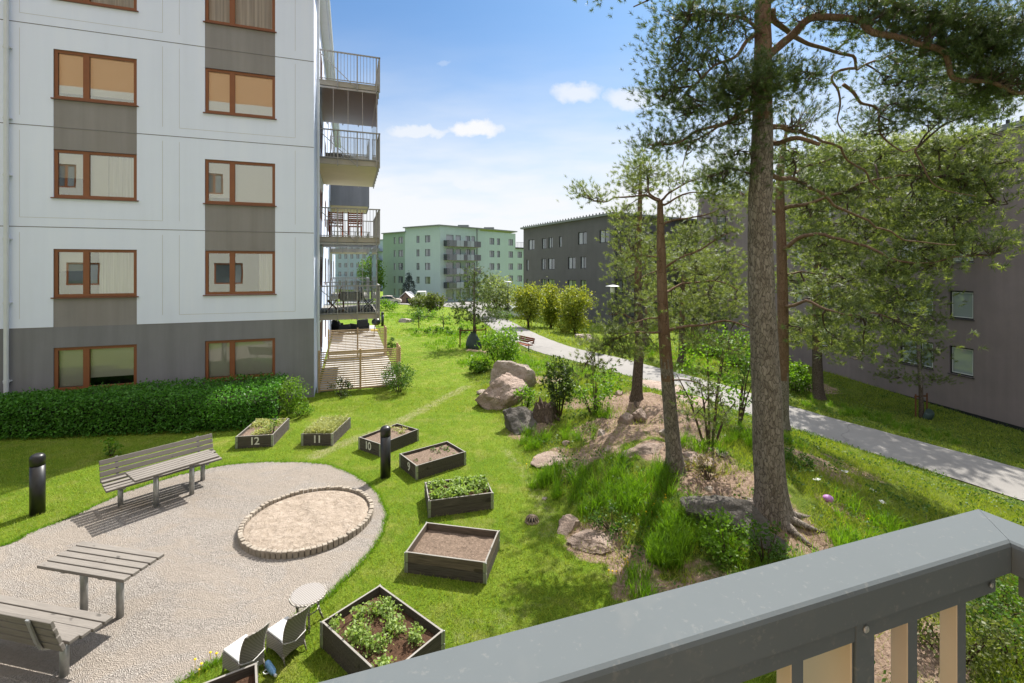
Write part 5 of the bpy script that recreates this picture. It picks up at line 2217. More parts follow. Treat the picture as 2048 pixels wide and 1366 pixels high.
def car(label, base, rz, paint, scale=1.0):
    t = thing('parked_car', label, 'car', base, rz, 'cars parked far away')
    prof = [(-2.1, .35), (-2.15, .62), (-2.0, .86), (-1.55, .93), (-1.0, 1.36), (-.2, 1.46), (.6, 1.40), (1.35, .95), (2.0, .84), (2.15, .6), (2.1, .35)]
    vs, fs = [], []
    for y, k in ((-.82, .96), (-.86, 1.0), (.86, 1.0), (.82, .96)):
        for x, z in prof:
            inset = 1.0 if z < .95 else (1 - (z - .95) * .35)
            vs.append((x * k, y * inset, z))
    n = len(prof)
    for r in range(3):
        for i in range(n):
            fs.append((r * n + i, r * n + (i + 1) % n, (r + 1) * n + (i + 1) % n, (r + 1) * n + i))
    fs += [tuple(range(n - 1, -1, -1)), tuple(range(3 * n, 4 * n))]
    MB().add(vs, fs).build('body', paint, t, smooth=False, bevel=.03)
    for s in (-1, 1):
        mb = MB()
        mb.add([(-1.25, s * .845, .99), (-.95, s * .75, 1.33), (.5, s * .74, 1.36), (1.0, s * .845, 1.0)], [(0, 1, 2, 3)])
        mb.build('side_window', M['car_glass'], t)
        for x in (-1.3, 1.35):
            mb = MB(Matrix.Translation((x, s * .80, .32)) @ Matrix.Rotation(math.pi / 2, 4, 'X'))
            mb.lathe([(.2, -.1), (.32, -.09), (.32, .09), (.2, .1)], 16)
            w = mb.build('wheel', M['tyre'], t)
            mb = MB(Matrix.Translation((x, s * .80, .32)) @ Matrix.Rotation(math.pi / 2, 4, 'X'))
            mb.lathe([(.19, -.105), (.19, .105)], 12)
            mb.build('rim', M['galv'], w)
    mb = MB()
    mb.add([(1.34, -.7, .985), (1.34, .7, .985), (.68, .62, 1.40), (.68, -.62, 1.40)], [(0, 1, 2, 3)])
    mb.add([(-1.56, -.7, .96), (-1.56, .7, .96), (-1.04, .62, 1.36), (-1.04, -.62, 1.36)], [(0, 3, 2, 1)])
    mb.build('windscreen', M['car_glass'], t)
    for s in (-1, 1):
        mb = MB()
        mb.box(2.06, 2.14, *sorted((s * .5, s * .75)), .62, .74)
        mb.build('headlight', M['lamp_white'], t)
    return t


M['paint_beige'] = simple('pale beige car paint', (.50, .42, .38), .3, .6, var=.03)
M['paint_white'] = simple('white car paint', (.66, .67, .68), .3, .6, var=.03)
car('pale beige car parked left of the playhouse', Vector((-20.5, 76.5, g1(-20.5, 76.5))), .15, M['paint_beige'])
car('white car parked under the yellow-green trees beyond the path', Vector((.6, 52.5, g1(.6, 52.5))), .5, M['paint_white'])
# light truck
tk = thing('flatbed_truck', 'small pale truck with grey flatbed behind the round shrubs', 'truck', Vector((-13.0, 72, g1(-13.0, 72))), math.radians(8), None)
mb = MB()
mb.prism([(-2.3, .5), (-.4, .5), (-.4, 2.3), (-1.7, 2.3), (-2.2, 1.4), (-2.35, 1.2)], -.95, .95, T=Matrix.Rotation(math.pi / 2, 4, 'X'))
mb.build('cab', M['roof_white'], tk, bevel=.05)
mb = MB()
mb.prism([(-2.05, 1.42), (-1.2, 1.42), (-1.2, 2.1), (-1.66, 2.1)], -.955, .955, T=Matrix.Rotation(math.pi / 2, 4, 'X'))
mb.build('side_window', M['car_glass'], tk)
mb = MB()
mb.box(-.3, 2.9, -1.0, 1.0, .75, .9)
mb.box(-.3, 2.9, -1.02, -.98, .905, 1.3)
mb.box(-.3, 2.9, .98, 1.02, .905, 1.3)
mb.build('flatbed', M['roof_metal'], tk)
for x in (-1.5, 2.0):
    for s in (-1, 1):
        mb = MB(Matrix.Translation((x, s * .82, .4)) @ Matrix.Rotation(math.pi / 2, 4, 'X'))
        mb.lathe([(.25, -.12), (.4, -.11), (.4, .11), (.25, .12)], 16)
        mb.build('wheel', M['tyre'], tk)

# ---- the railing of the terrace the photograph is taken from
RD = Vector((.9486, .3164, 0))
RN = Vector((-.3164, .9486, 0))
RTH = math.atan2(RD.y, RD.x)
cr = Vector((.9660, .9565, 0))          # outer corner of the handrail
DROP = .5
RW = .092
rail = thing('balcony_railing', 'grey painted railing with flat handrail and square balusters in the foreground', 'railing', (cr.x, cr.y, 0), RTH)
zt = CZ - DROP
M['warm_side'] = simple('baluster side in warm light tone', (.52, .41, .29), .5, .4, var=.06)  # warm light on the left-facing sides, put into the colour
# local frame: x along the front (to the right), y away from the house
cap = MB()
prof = [(0, 0), (0, -.055), (-.004, -.058), (-RW + .004, -.058), (-RW, -.055), (-RW, -.008), (-RW + .003, -.003), (-RW + .008, 0)]
prof = [(y, z) for y, z in prof]


def cap_run(mb, x0f, x1f, rot):
    vs = []
    for end in (0, 1):
        for y, z in prof:
            x = (x0f if end == 0 else x1f)(y)
            vs.append(rot @ Vector((x, y, zt + z)))
    n = len(prof)
    fs = [(i, (i + 1) % n, n + (i + 1) % n, n + i) for i in range(n)]
    fs += [tuple(range(n - 1, -1, -1)), tuple(range(n, 2 * n))]
    mb.add(vs, fs)


I4 = Matrix.Identity(4)
cap_run(cap, lambda y: -3.05, lambda y: y - .0004, I4)
cap.build('handrail', M['cap_paint'], rail, bevel=.0)
cap = MB()
R90 = Matrix.Rotation(-math.pi / 2, 4, 'Z')
cap_run(cap, lambda y: -y + .0004, lambda y: 1.9, R90)
cap.build('handrail', M['cap_paint'], rail)
b = MB()
b.box(-3.05, -RW - .01, -.075, -.017, zt - .098, zt - .0605)
b.build('under_rail', M['cap_paint'], rail)
b = MB()
b.box(-.075, -.017, -1.9, -RW - .002, zt - .098, zt - .0605)
b.build('under_rail', M['cap_paint'], rail)
fl_z = zt - 1.1


def u_at(px):
    """place along the front rail whose baluster stands at this column of the photograph"""
    y_l = -.066
    o_ = cr + RN * y_l
    k = (px - 1024) / F
    return (k * o_.y - o_.x) / (RD.x - k * RD.y)


xs_b = [u_at(1924) - 0, u_at(1826)]
stp = xs_b[0] - xs_b[1]
x = xs_b[0]
bal = []
for k in range(22):
    bal.append(xs_b[0] - k * stp)
post_x = u_at(1716)
for x in bal:
    if abs(x - post_x) < .09 or abs(x - (post_x - .055)) < .06:
        continue
    mb = MB()
    mb.box(x - .0125, x + .0125, -.066, -.038, fl_z + .08, zt - .098)
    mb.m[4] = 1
    mb.build('baluster', [M['cap_paint'], M['warm_side']], rail, bevel=.002)
mb = MB()
mb.box(post_x - .022, post_x + .022, -.072, .045, fl_z - .2, zt - .0985)
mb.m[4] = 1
mb.build('post', [M['cap_paint'], M['warm_side']], rail, bevel=.003)
mb = MB()
mb.box(post_x - .02, post_x + .022, -.0775, -.0722, fl_z - .2, zt - .062)
mb.build('bracket_plate', M['cap_paint'], rail, bevel=.002)
mb = MB(Matrix.Translation((post_x + .0, -.0775, zt - .080)) @ Matrix.Rotation(math.pi / 2, 4, 'X'))
mb.lathe([(.006, 0), (.006, .002), (.004, .0035), (.001, .004)], 14)
mb.build('bolt', M['galv'], rail, smooth=True)
mb = MB(Matrix.Translation((-RW - .03, -.078, zt - .080)) @ Matrix.Rotation(math.pi / 2, 4, 'X'))
mb.lathe([(.0045, 0), (.0045, .002), (.001, .003)], 14)
mb.build('bolt', M['galv'], rail, smooth=True)
for k in range(12):
    y = -.2 - k * stp
    mb = MB()
    mb.box(-.066, -.038, y - .0125, y + .0125, fl_z + .08, zt - .098)
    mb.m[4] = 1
    mb.build('baluster', [M['cap_paint'], M['warm_side']], rail, bevel=.002)
for (bx, by) in (((-3.05, -.01), (-.075, -.017)), ((-.075, -.017), (-1.9, -.08))):
    mb = MB()
    mb.box(bx[0], bx[1], by[0], by[1], fl_z + .045, fl_z + .0795)
    mb.build('lower_rail', M['cap_paint'], rail)
fl = MB(HM.inverted() @ Matrix.Identity(4))
mb = MB()
mb.box(-3.05, 0.03, -2.3, .02, fl_z - .25, fl_z - .05)
o = mb.build('terrace_floor', M['slab'])
o.location = (cr.x, cr.y, 0)
o.rotation_euler = (0, 0, RTH)
o['kind'] = 'structure'
# ================================================================== vegetation and rocks


def rot_to(dirs, roll):
    """(N,3) unit vectors -> (N,3,3) matrices whose third column is the direction"""
    d = dirs / np.linalg.norm(dirs, axis=1, keepdims=True)
    up = np.where(np.abs(d[:, 2:3]) < .95, np.array([[0, 0, 1.0]]), np.array([[1.0, 0, 0]]))
    a = np.cross(up, d)
    a /= np.linalg.norm(a, axis=1, keepdims=True)
    b = np.cross(d, a)
    c, s = np.cos(roll)[:, None], np.sin(roll)[:, None]
    return np.stack([a * c + b * s, -a * s + b * c, d], axis=2)


def needle_template(n, ln, w, axis, r):
    T = []
    for k in range(n):
        th = k * 2.399 + r.uniform(-.3, .3)
        z = axis * (k / n) ** .9
        el = math.radians(92 - 62 * k / n + r.uniform(-16, 16))
        d = np.array([math.cos(th) * math.sin(el), math.sin(th) * math.sin(el), math.cos(el)])
        s = np.array([-math.sin(th), math.cos(th), 0]) * w / 2
        p = np.array([0, 0, z])
        L_ = ln * r.uniform(.8, 1.15)
        T += [p - s, p + s, p + d * L_]
    return np.array(T)


def tufts(P_, D_, scale, n=13, ln=.075, w=.011, axis=.09):
    r = np.random.default_rng(len(P_))
    out = []
    parts = np.array_split(np.arange(len(P_)), 5)
    for ids in parts:
        T = needle_template(n, ln, w, axis, r)
        R = rot_to(D_[ids], r.uniform(0, 6.28, len(ids)))
        V = np.einsum('nij,kj->nki', R, T) * scale[ids][:, None, None] + P_[ids][:, None, :]
        out.append(V.reshape(-1, 3))
    return np.concatenate(out)


def wiggle(pts, amp, sub=4, seed=0):
    q = catmull([Vector(p) for p in pts], sub)
    r = random.Random(seed)
    o = Vector((r.uniform(0, 90), r.uniform(0, 90), 0))
    return [p + Vector((mnoise.noise(p * 1.9 + o), mnoise.noise(p * 1.9 + o * 2), mnoise.noise(p * 1.9 - o))) * amp * (0 if i == 0 else 1) for i, p in enumerate(q)]


def pine(name, label, group, trunk, rad, limbs, pads, ns=1.0, tuft=(13, .075, .011, .09), scale=1.0, low='bark_plate', high='bark_orange', zsw=3.0, needle='needle', seed=1, sides=22, flare=1.5, roots=0, bumpy=.05, twig_r=.011, spray_tufts=7, spread=.22):
    """trunk: points from the ground up; limbs: (points, r0, r1); pads: (centre, (rx,ry,rz), sprays)"""
    r = np.random.default_rng(seed)
    rr = random.Random(seed)
    base = Vector(trunk[0])
    t = thing(name, label, 'pine tree', base, 0, group)
    # trunk
    pts = catmull([Vector(p) - base for p in trunk], 14)
    m = len(pts)
    rads = [rad[min(int(i / 14), len(rad) - 1)] + ((rad[min(int(i / 14) + 1, len(rad) - 1)] - rad[min(int(i / 14), len(rad) - 1)]) * ((i % 14) / 14)) for i in range(m)]
    vs, fs, mi = [], [], []
    for i, p in enumerate(pts):
        hgt = p.z
        fl = 1 + (flare - 1) * math.exp(-max(hgt, 0) / .16)
        for k in range(sides):
            th = 2 * math.pi * k / sides
            q = Vector((math.cos(th), math.sin(th), 0))
            nn = mnoise.fractal(Vector((q.x * 2.2, q.y * 2.2, hgt * 1.1 + seed)), 1, 2, 4)
            lob = 1 + (.16 * math.sin(th * 5 + seed) * math.exp(-max(hgt, 0) / .3))
            v = p + q * rads[i] * fl * lob * (1 + bumpy * nn)
            vs.append(v - (Vector((0, 0, .12)) if i == 0 else Vector()))
    for i in range(m - 1):
        sw = zsw + .5 * mnoise.noise(Vector((i * .4, seed, 0)))
        for k in range(sides):
            fs.append((i * sides + k, i * sides + (k + 1) % sides, (i + 1) * sides + (k + 1) % sides, (i + 1) * sides + k))
            mi.append(1 if pts[i].z + .35 * mnoise.noise(Vector((k * .9, i * .2, seed))) > sw else 0)
    mb = MB()
    mb.v, mb.f, mb.m = vs, fs, mi
    mb.build('trunk', [M[low], M[high]], t, smooth=True)
    if roots:
        mb = MB()
        for k in range(roots):
            a = k * 6.28 / roots + rr.uniform(-.3, .3)
            ln = rad[0] * rr.uniform(2.2, 4.0)
            q = [Vector((0, 0, .12))]
            for s in (.35, .6, .8, 1.0):
                x, y = base.x + math.cos(a + s * .3) * ln * s, base.y + math.sin(a + s * .3) * ln * s
                q.append(Vector((x, y, g1(x, y) + .05 * (1 - s) + .0)) - base)
            mb.tube(q, [rad[0] * .5, rad[0] * .34, rad[0] * .2, rad[0] * .13, rad[0] * .05], 8, jit=.2)
        mb.build('roots', M[low], t, smooth=True)
    lp = []
    for li, (lpts, r0, r1) in enumerate(limbs):
        q = [p - base for p in wiggle(lpts, .10 * scale, 5, seed * 31 + li)]
        n = len(q)
        mb = MB()
        r0, r1 = r0 * .82, r1 * .82
        mb.tube(q, [r0 + (r1 - r0) * (i / (n - 1)) ** .8 for i in range(n)], 9, jit=.12)
        mb.build('branch', M[high], t, smooth=True)
        lp += q[1:]
    lp += [p for p in pts if p.z > .35 * pts[-1].z]
    LP = np.array([tuple(p) for p in lp])
    TP, TD = [], []
    tw = MB()
    for (c, rad3, nsp) in pads:
        c = np.array(tuple(Vector(c) - base))
        n = max(3, int(nsp * ns))
        u = r.normal(size=(n, 3))
        u /= np.linalg.norm(u, axis=1, keepdims=True)
        u *= (r.uniform(0, 1, (n, 1)) ** .45)
        pos = c + u * np.array(rad3)
        dc = np.linalg.norm(LP - c, axis=1)
        near_ = LP[dc.argmin()]
        span = c - near_
        sl = np.linalg.norm(span)
        BP = LP
        if sl > .3 * scale:
            # a side bough carries the pad; its twigs spring from along the bough
            e_ = c + span / sl * max(rad3) * .45
            q_ = [near_ + (e_ - near_) * f_ + np.array([0, 0, .10 * sl * math.sin(f_ * 3.1)]) + (r.normal(size=3) * .07 * sl if 0 < f_ < 1 else 0) for f_ in (0, .25, .5, .75, 1)]
            qq = catmull([Vector(p) for p in q_], 4)
            rb = twig_r * (1.5 + .5 * min(sl, 2.5))
            tw.tube(qq, [rb * (1 - .8 * i / (len(qq) - 1)) for i in range(len(qq))], 6, cap=False)
            BP = np.array([tuple(p) for p in qq[4:]])
        for p in pos:
            d2 = np.linalg.norm(BP - p, axis=1) + r.uniform(0, .3 * scale, len(BP))
            k = d2.argmin()
            s = BP[k]
            v = p - s
            ln = np.linalg.norm(v)
            out = v / (ln + 1e-6)
            if ln > .06:
                mid_ = s + v * .5 + np.array([0, 0, -.10 * ln]) + r.normal(size=3) * .07 * ln
                m2 = s + v * .8 + np.array([0, 0, -.05 * ln]) + r.normal(size=3) * .05 * ln
                tw.tube([s, mid_, m2, p], [twig_r * (1 + .5 * min(ln, 2)), twig_r * .8, twig_r * .55, twig_r * .35], 4, cap=False)
            d = out * .7 + np.array([0, 0, .45]) + r.normal(size=3) * .25
            d /= np.linalg.norm(d)
            nt = spray_tufts
            for q in range(nt):
                f = q / max(1, nt - 1)
                side = r.normal(size=3) * spread * scale
                side[2] *= .45
                TP.append(p + d * (f - .5) * .30 * scale + side)
                dd = d * .5 + side / (np.linalg.norm(side) + 1e-6) * .8 + np.array([0, 0, .55]) + r.normal(size=3) * .35
                TD.append(dd)
    if len(tw.f) > 200:
        tw.build('twigs', M['bark_dark'], t, smooth=True, kind='stuff')
    TP, TD = np.array(TP), np.array(TD)
    V = tufts(TP, TD, r.uniform(.8, 1.3, len(TP)) * scale, *tuft)
    np_mesh('crown', V, 3, M[needle], t)
    return t


def z1(x, y, d):      # point named in the enlargement of the upper right of the photograph
    return P(1260 + x / 2.6, y / 2.6, d)


def zpad(x, y, rx, ry, d, rd, n):
    k = d / F / 2.6
    return (z1(x, y, d), (rx * k, rd, ry * k), n)


def ppad(px, py, rx, ry, d, rd, n):
    k = d / F * .8
    return (P(px, py, d), (rx * k, rd * .8, ry * k), n)


# ---- the tall pine
D0 = 7.55
bt_ = on_ground(1545, 1030)
D0 = bt_.y
tr = [bt_] + [P(x, y, D0) for x, y in ((1538, 930), (1534, 800), (1528, 680), (1522, 560), (1520, 420), (1524, 300), (1525, 190), (1526, 90), (1527, 0))]
tp_ = tr[-1]
tr += [tp_ + Vector((.3, .2, 1.8)), tp_ + Vector((.9, .4, 3.4)), tp_ + Vector((1.6, .5, 5.0)), tp_ + Vector((2.0, .6, 6.4))]


def sunny(p, lim=1.7):
    """the handrail lies in the sun: the unseen pine top is bent and thinned to leave its light free"""
    v = Vector(p) - Vector((.45, .8, 3.9))
    return (v - SUN_DIR * v.dot(SUN_DIR)).length > lim

rd = [.245, .232, .222, .205, .192, .178, .162, .142, .13, .118, .11, .085, .05, .02]
d = D0
limbs = [
    ([z1(715, 300, d), z1(830, 195, d - .1), z1(930, 110, d - .3), z1(1010, 92, d - .4), z1(1160, 115, d - .6), z1(1270, 175, d - .8), z1(1400, 215, d - .9), z1(1560, 268, d - 1.0), z1(1660, 325, d - 1.1), z1(1720, 400, d - 1.1), z1(1870, 435, d - 1.2), z1(2060, 465, d - 1.3)], .085, .03),
    ([z1(740, 50, d), z1(800, 150, d + .3), z1(880, 222, d + .6), z1(1000, 250, d + .8), z1(1140, 288, d + 1.0), z1(1175, 350, d + 1.1), z1(1320, 300, d + 1.4), z1(1450, 260, d + 1.6)], .065, .015),
    ([z1(650, 180, d), z1(560, 270, d - .2), z1(500, 330, d - .3), z1(400, 385, d - .5), z1(290, 465, d - .7)], .045, .012),
    ([z1(650, 550, d), z1(560, 610, d - .2), z1(470, 650, d - .4), z1(380, 690, d - .5), z1(200, 740, d - .6), z1(100, 755, d - .7)], .055, .01),
    ([z1(470, 650, d - .4), z1(360, 725, d - .3), z1(290, 790, d - .2), z1(262, 850, d - .2)], .022, .006),
    ([z1(735, 745, d), z1(850, 722, d - .3), z1(975, 742, d - .5)], .055, .035),
    ([z1(735, 660, d), z1(830, 672, d + .3), z1(900, 702, d + .6), z1(1010, 735, d + .9), z1(1180, 860, d + 1.3), z1(1300, 985, d + 1.6)], .06, .015),
    ([z1(1175, 350, d + 1.1), z1(1060, 395, d + .8), z1(1100, 470, d + .8), z1(1090, 560, d + .9), z1(1070, 620, d + .9), z1(1105, 700, d + 1.0)], .035, .01),
    ([z1(1110, 440, d + .8), z1(1190, 515, d + .9), z1(1285, 570, d + 1.0), z1(1300, 680, d + 1.1), z1(1370, 775, d + 1.2), z1(1490, 765, d + 1.4)], .04, .012),
    ([z1(735, 910, d), z1(870, 930, d + .5), z1(960, 980, d + .9), z1(1100, 1070, d + 1.3), z1(1300, 1180, d + 1.6), z1(1450, 1260, d + 1.8), z1(1700, 1270, d + 1.8)], .055, .012),
    ([z1(1490, 765, d + 1.4), z1(1520, 870, d + 1.3), z1(1570, 950, d + 1.2), z1(1680, 1000, d + 1.1), z1(1790, 1020, d + 1.0)], .022, .008),
    ([z1(720, 190, d), z1(620, 120, d - .4), z1(470, 90, d - .7), z1(300, 60, d - .9)], .045, .01),
    ([z1(735, -40, d), z1(900, -60, d - .2), z1(1150, -20, d - .5), z1(1400, 40, d - .8), z1(1700, 90, d - .9)], .06, .015),
]
pads = []
for (x, y, rx, ry, dz, n) in [(330, 70, 180, 80, -.8, 36), (430, 180, 150, 70, -.6, 26), (230, 240, 70, 80, -.7, 18), (270, 340, 110, 70, -.6, 26), (200, 480, 90, 70, -.6, 22), (300, 560, 140, 50, -.5, 24), (140, 740, 70, 40, -.6, 15), (300, 730, 110, 35, -.4, 18),
                              (520, 420, 150, 80, -.3, 34), (640, 460, 150, 100, -.75, 46), (500, 510, 130, 60, -.4, 24), (720, 380, 80, 60, -.6, 20), (880, 400, 120, 70, -.4, 30), (880, 600, 90, 60, .3, 20), (560, 650, 80, 40, -.1, 12), (560, 800, 100, 60, .1, 22), (470, 910, 90, 70, .1, 20), (620, 900, 60, 50, .2, 10),
                              (600, 60, 80, 60, -.4, 16), (980, 40, 130, 60, -.3, 24), (1230, 60, 150, 60, -.6, 28), (1420, 60, 220, 80, -.8, 46), (1650, 110, 240, 90, -.9, 56), (1850, 200, 190, 110, -1.1, 52), (1960, 150, 120, 80, -1.2, 26), (1520, 180, 180, 60, -.9, 34), (1750, 270, 190, 60, -1.0, 38), (1920, 340, 150, 60, -1.2, 30),
                              (1450, 340, 160, 70, 1.2, 36), (1600, 430, 180, 70, 1.0, 42), (1800, 480, 200, 60, -.6, 40), (1340, 430, 90, 40, 1.1, 14), (1450, 560, 180, 55, 1.2, 40), (1650, 600, 160, 50, 1.2, 34), (1870, 570, 160, 35, .6, 22), (1290, 640, 120, 60, 1.1, 24), (1180, 190, 100, 30, .6, 10), (1960, 450, 120, 50, -1.2, 22),
                              (850, 820, 90, 60, .6, 16), (900, 950, 80, 60, .8, 14)]:
    pads.append(zpad(x, y, rx, ry, d + dz, .42, n))
# the unseen crown above the picture, shaped to leave the handrail in sun
for k in range(34):
    a = random.uniform(0, 6.28)
    z = random.uniform(9.2, 16.3)
    q = math.sqrt(random.uniform(.05, 1)) * (3.0 - .22 * (z - 9))
    c_ = Vector((tp_.x + math.cos(a) * q + .42 * (z - 9), tp_.y + math.sin(a) * q, z))
    if sunny(c_):
        pads.append((c_, (.75, .75, .38), 26))
for k in range(12):
    a = k * 2.4
    z = 9.0 + k * .62
    q = 2.7 - .2 * (z - 9)
    b0 = Vector((tp_.x + .3 * (z - 8.8), tp_.y + .1, z - .2))
    if sunny(b0 + Vector((math.cos(a) * q, math.sin(a) * q, .35)), 1.0):
        limbs.append(([b0, b0 + Vector((math.cos(a) * q * .5, math.sin(a) * q * .5, .25)), b0 + Vector((math.cos(a) * q, math.sin(a) * q, .35))], .05, .015))
pine('pine_tree', 'tall thick pine with plated bark at its foot just beyond the railing', 'pine trees of the knoll', tr, rd, limbs, pads, 1.25, (17, .062, .0095, .055), 1.0, zsw=6.6, seed=3, spray_tufts=9, sides=40, roots=7, flare=1.35)
# sunlit outer boughs of the same height belong to the slimmer pines behind
# ---- slim red pine behind the tall one
b4 = on_ground(1566, 862)
d = b4.y
tr = [b4] + [P(x, y, d) for x, y in ((1566, 760), (1566, 640), (1563, 500), (1560, 400), (1562, 330), (1575, 250))]
limbs = [([P(1562, 500, d), P(1620, 470, d - .8), P(1700, 480, d - 1.6), P(1800, 520, d - 2.2), P(1980, 510, d - 2.8)], .09, .02),
         ([P(1562, 610, d), P(1610, 605, d - .8), P(1660, 625, d - 1.4), P(1730, 625, d - 1.8), P(1800, 640, d - 2)], .07, .015),
         ([P(1562, 420, d), P(1640, 400, d - .6), P(1750, 360, d - 1.4), P(1880, 350, d - 2.2)], .09, .02),
         ([P(1562, 360, d), P(1620, 330, d + .4), P(1700, 310, d + .4)], .07, .02),
         ([P(1562, 560, d), P(1600, 545, d + .4), P(1680, 560, d + .8)], .06, .015),
         ([P(1562, 430, d), P(1500, 400, d + .6), P(1470, 380, d + .8)], .05, .015)]
pads = []
for (x, y, rx, ry, dz, n) in [(1875, 292, 70, 22, -2.0, 24), (1950, 282, 70, 24, -2.4, 24), (1990, 330, 55, 26, -2.4, 22), (1915, 345, 85, 24, -2.0, 30), (1840, 340, 60, 26, -1.6, 24), (1945, 375, 70, 22, -2.2, 24), (1990, 398, 45, 14, -2.4, 12), (1760, 310, 60, 24, -.8, 20), (1700, 305, 50, 26, -.2, 18),
                              (1660, 335, 50, 30, .2, 20), (1730, 385, 80, 32, -1.0, 32), (1815, 425, 70, 24, -1.4, 26), (1890, 445, 70, 22, -1.8, 26), (1970, 485, 60, 20, -2.6, 24), (1840, 495, 80, 20, -2.0, 28), (1720, 455, 80, 32, -.8, 32), (1625, 425, 50, 40, -.1, 26), (1590, 310, 30, 26, .1, 10), (1600, 370, 36, 32, .2, 14),
                              (1650, 500, 60, 28, -.6, 24), (1760, 540, 80, 28, -1.6, 28), (1850, 540, 60, 18, -2.2, 16), (1680, 560, 70, 26, -.2, 24), (1620, 590, 46, 24, .1, 14), (1790, 590, 60, 26, -1.6, 20), (1730, 640, 60, 26, -1.6, 18), (1800, 660, 44, 24, -2.0, 14), (1520, 400, 30, 30, .5, 10), (1475, 400, 28, 24, .8, 10), (1600, 660, 40, 22, .2, 12), (1660, 680, 50, 20, -.6, 14), (1720, 700, 40, 30, -1.2, 10)]:
    pads.append(ppad(x, y, rx, ry, d + dz, .9, n))
pine('pine_tree', 'slim red barked pine right behind the tall pine', 'pine trees of the knoll', tr, [.17, .165, .155, .145, .13, .11, .03], limbs, pads, .85, (14, .085, .018, .075), 1.45, zsw=1.6, seed=5, needle='needle_sunlit', twig_r=.016, spray_tufts=8, spread=.27, sides=18)
# ---- second pine of the knoll
b2_ = on_ground(1352, 940)
d = b2_.y
tr = [b2_] + [P(x, y, d) for x, y in ((1344, 860), (1337, 780), (1330, 690), (1325, 600), (1322, 500), (1320, 400))]
limbs = [([P(1320, 405, d), P(1296, 395, d - .2), P(1280, 393, d - .3), P(1235, 396, d - .5), P(1215, 403, d - .6), P(1185, 398, d - .7)], .032, .01),
         ([P(1320, 400, d), P(1305, 385, d), P(1295, 365, d + .1), P(1290, 330, d + .2)], .035, .012),
         ([P(1322, 402, d), P(1350, 380, d + .2), P(1385, 362, d + .4), P(1430, 335, d + .6)], .03, .01),
         ([P(1322, 408, d), P(1350, 396, d - .2), P(1380, 388, d - .3), P(1420, 386, d - .4)], .028, .01),
         ([P(1324, 455, d), P(1350, 440, d + .2), P(1390, 430, d + .3), P(1430, 422, d + .3), P(1445, 405, d + .3)], .032, .01),
         ([P(1328, 535, d), P(1360, 515, d - .2), P(1400, 500, d - .3), P(1430, 485, d - .4), P(1455, 475, d - .4)], .03, .012),
         ([P(1333, 585, d), P(1350, 575, d + .2), P(1380, 566, d + .3), P(1440, 562, d + .4), P(1480, 580, d + .4)], .034, .012),
         ([P(1336, 665, d), P(1370, 655, d - .2), P(1400, 652, d - .3), P(1450, 642, d - .4), P(1500, 655, d - .4)], .04, .014),
         ([P(1322, 670, d), P(1300, 665, d - .2), P(1265, 662, d - .3), P(1220, 690, d - .5), P(1170, 720, d - .6)], .03, .008),
         ([P(1325, 630, d), P(1290, 640, d - .3), P(1250, 655, d - .5)], .02, .008),
         ([P(1340, 755, d), P(1370, 760, d - .3), P(1410, 770, d - .4), P(1440, 800, d - .5)], .022, .006),
         ([P(1326, 520, d), P(1290, 510, d + .3), P(1262, 500, d + .4)], .02, .008)]
pads = []
for (x, y, rx, ry, dz, n) in [(1195, 388, 48, 13, -.6, 16), (1160, 380, 22, 12, -.7, 7), (1290, 335, 40, 30, .1, 22), (1320, 345, 34, 30, .2, 16), (1275, 375, 26, 18, .1, 8), (1360, 350, 30, 24, .4, 12), (1420, 345, 40, 30, .5, 18), (1415, 385, 46, 14, -.3, 16), (1450, 380, 34, 20, -.3, 12), (1440, 415, 36, 20, .3, 12),
                              (1260, 420, 40, 22, .3, 10), (1360, 418, 40, 12, .2, 9), (1265, 470, 36, 26, .4, 16), (1380, 470, 50, 26, .2, 20), (1440, 460, 40, 26, -.3, 18), (1250, 530, 34, 28, .4, 14), (1290, 510, 30, 28, .3, 12), (1390, 540, 50, 24, .2, 20), (1450, 530, 40, 30, -.1, 18), (1420, 590, 56, 24, .3, 22), (1360, 600, 36, 20, .3, 12), (1470, 610, 34, 22, .3, 12),
                              (1240, 655, 56, 16, -.5, 20), (1200, 690, 56, 18, -.6, 26), (1250, 700, 44, 22, -.5, 18), (1180, 735, 40, 16, -.6, 15), (1290, 680, 30, 20, -.4, 10), (1300, 610, 30, 24, .1, 10), (1400, 680, 44, 24, -.3, 12), (1460, 690, 40, 24, -.4, 12), (1420, 780, 40, 24, -.5, 14), (1395, 830, 40, 22, -.5, 10), (1450, 830, 36, 20, -.6, 10)]:
    pads.append(ppad(x, y, rx, ry, d + dz, .38, n))
pine('pine_tree', 'thin leaning pine with a broad open crown left of the tall pine', 'pine trees of the knoll', tr, [.15, .135, .125, .112, .1, .085, .05], limbs, pads, .85, (15, .058, .0115, .05), .95, zsw=1.9, seed=7, needle='needle_sunlit', sides=22, roots=5, twig_r=.007, spray_tufts=8, spread=.16)
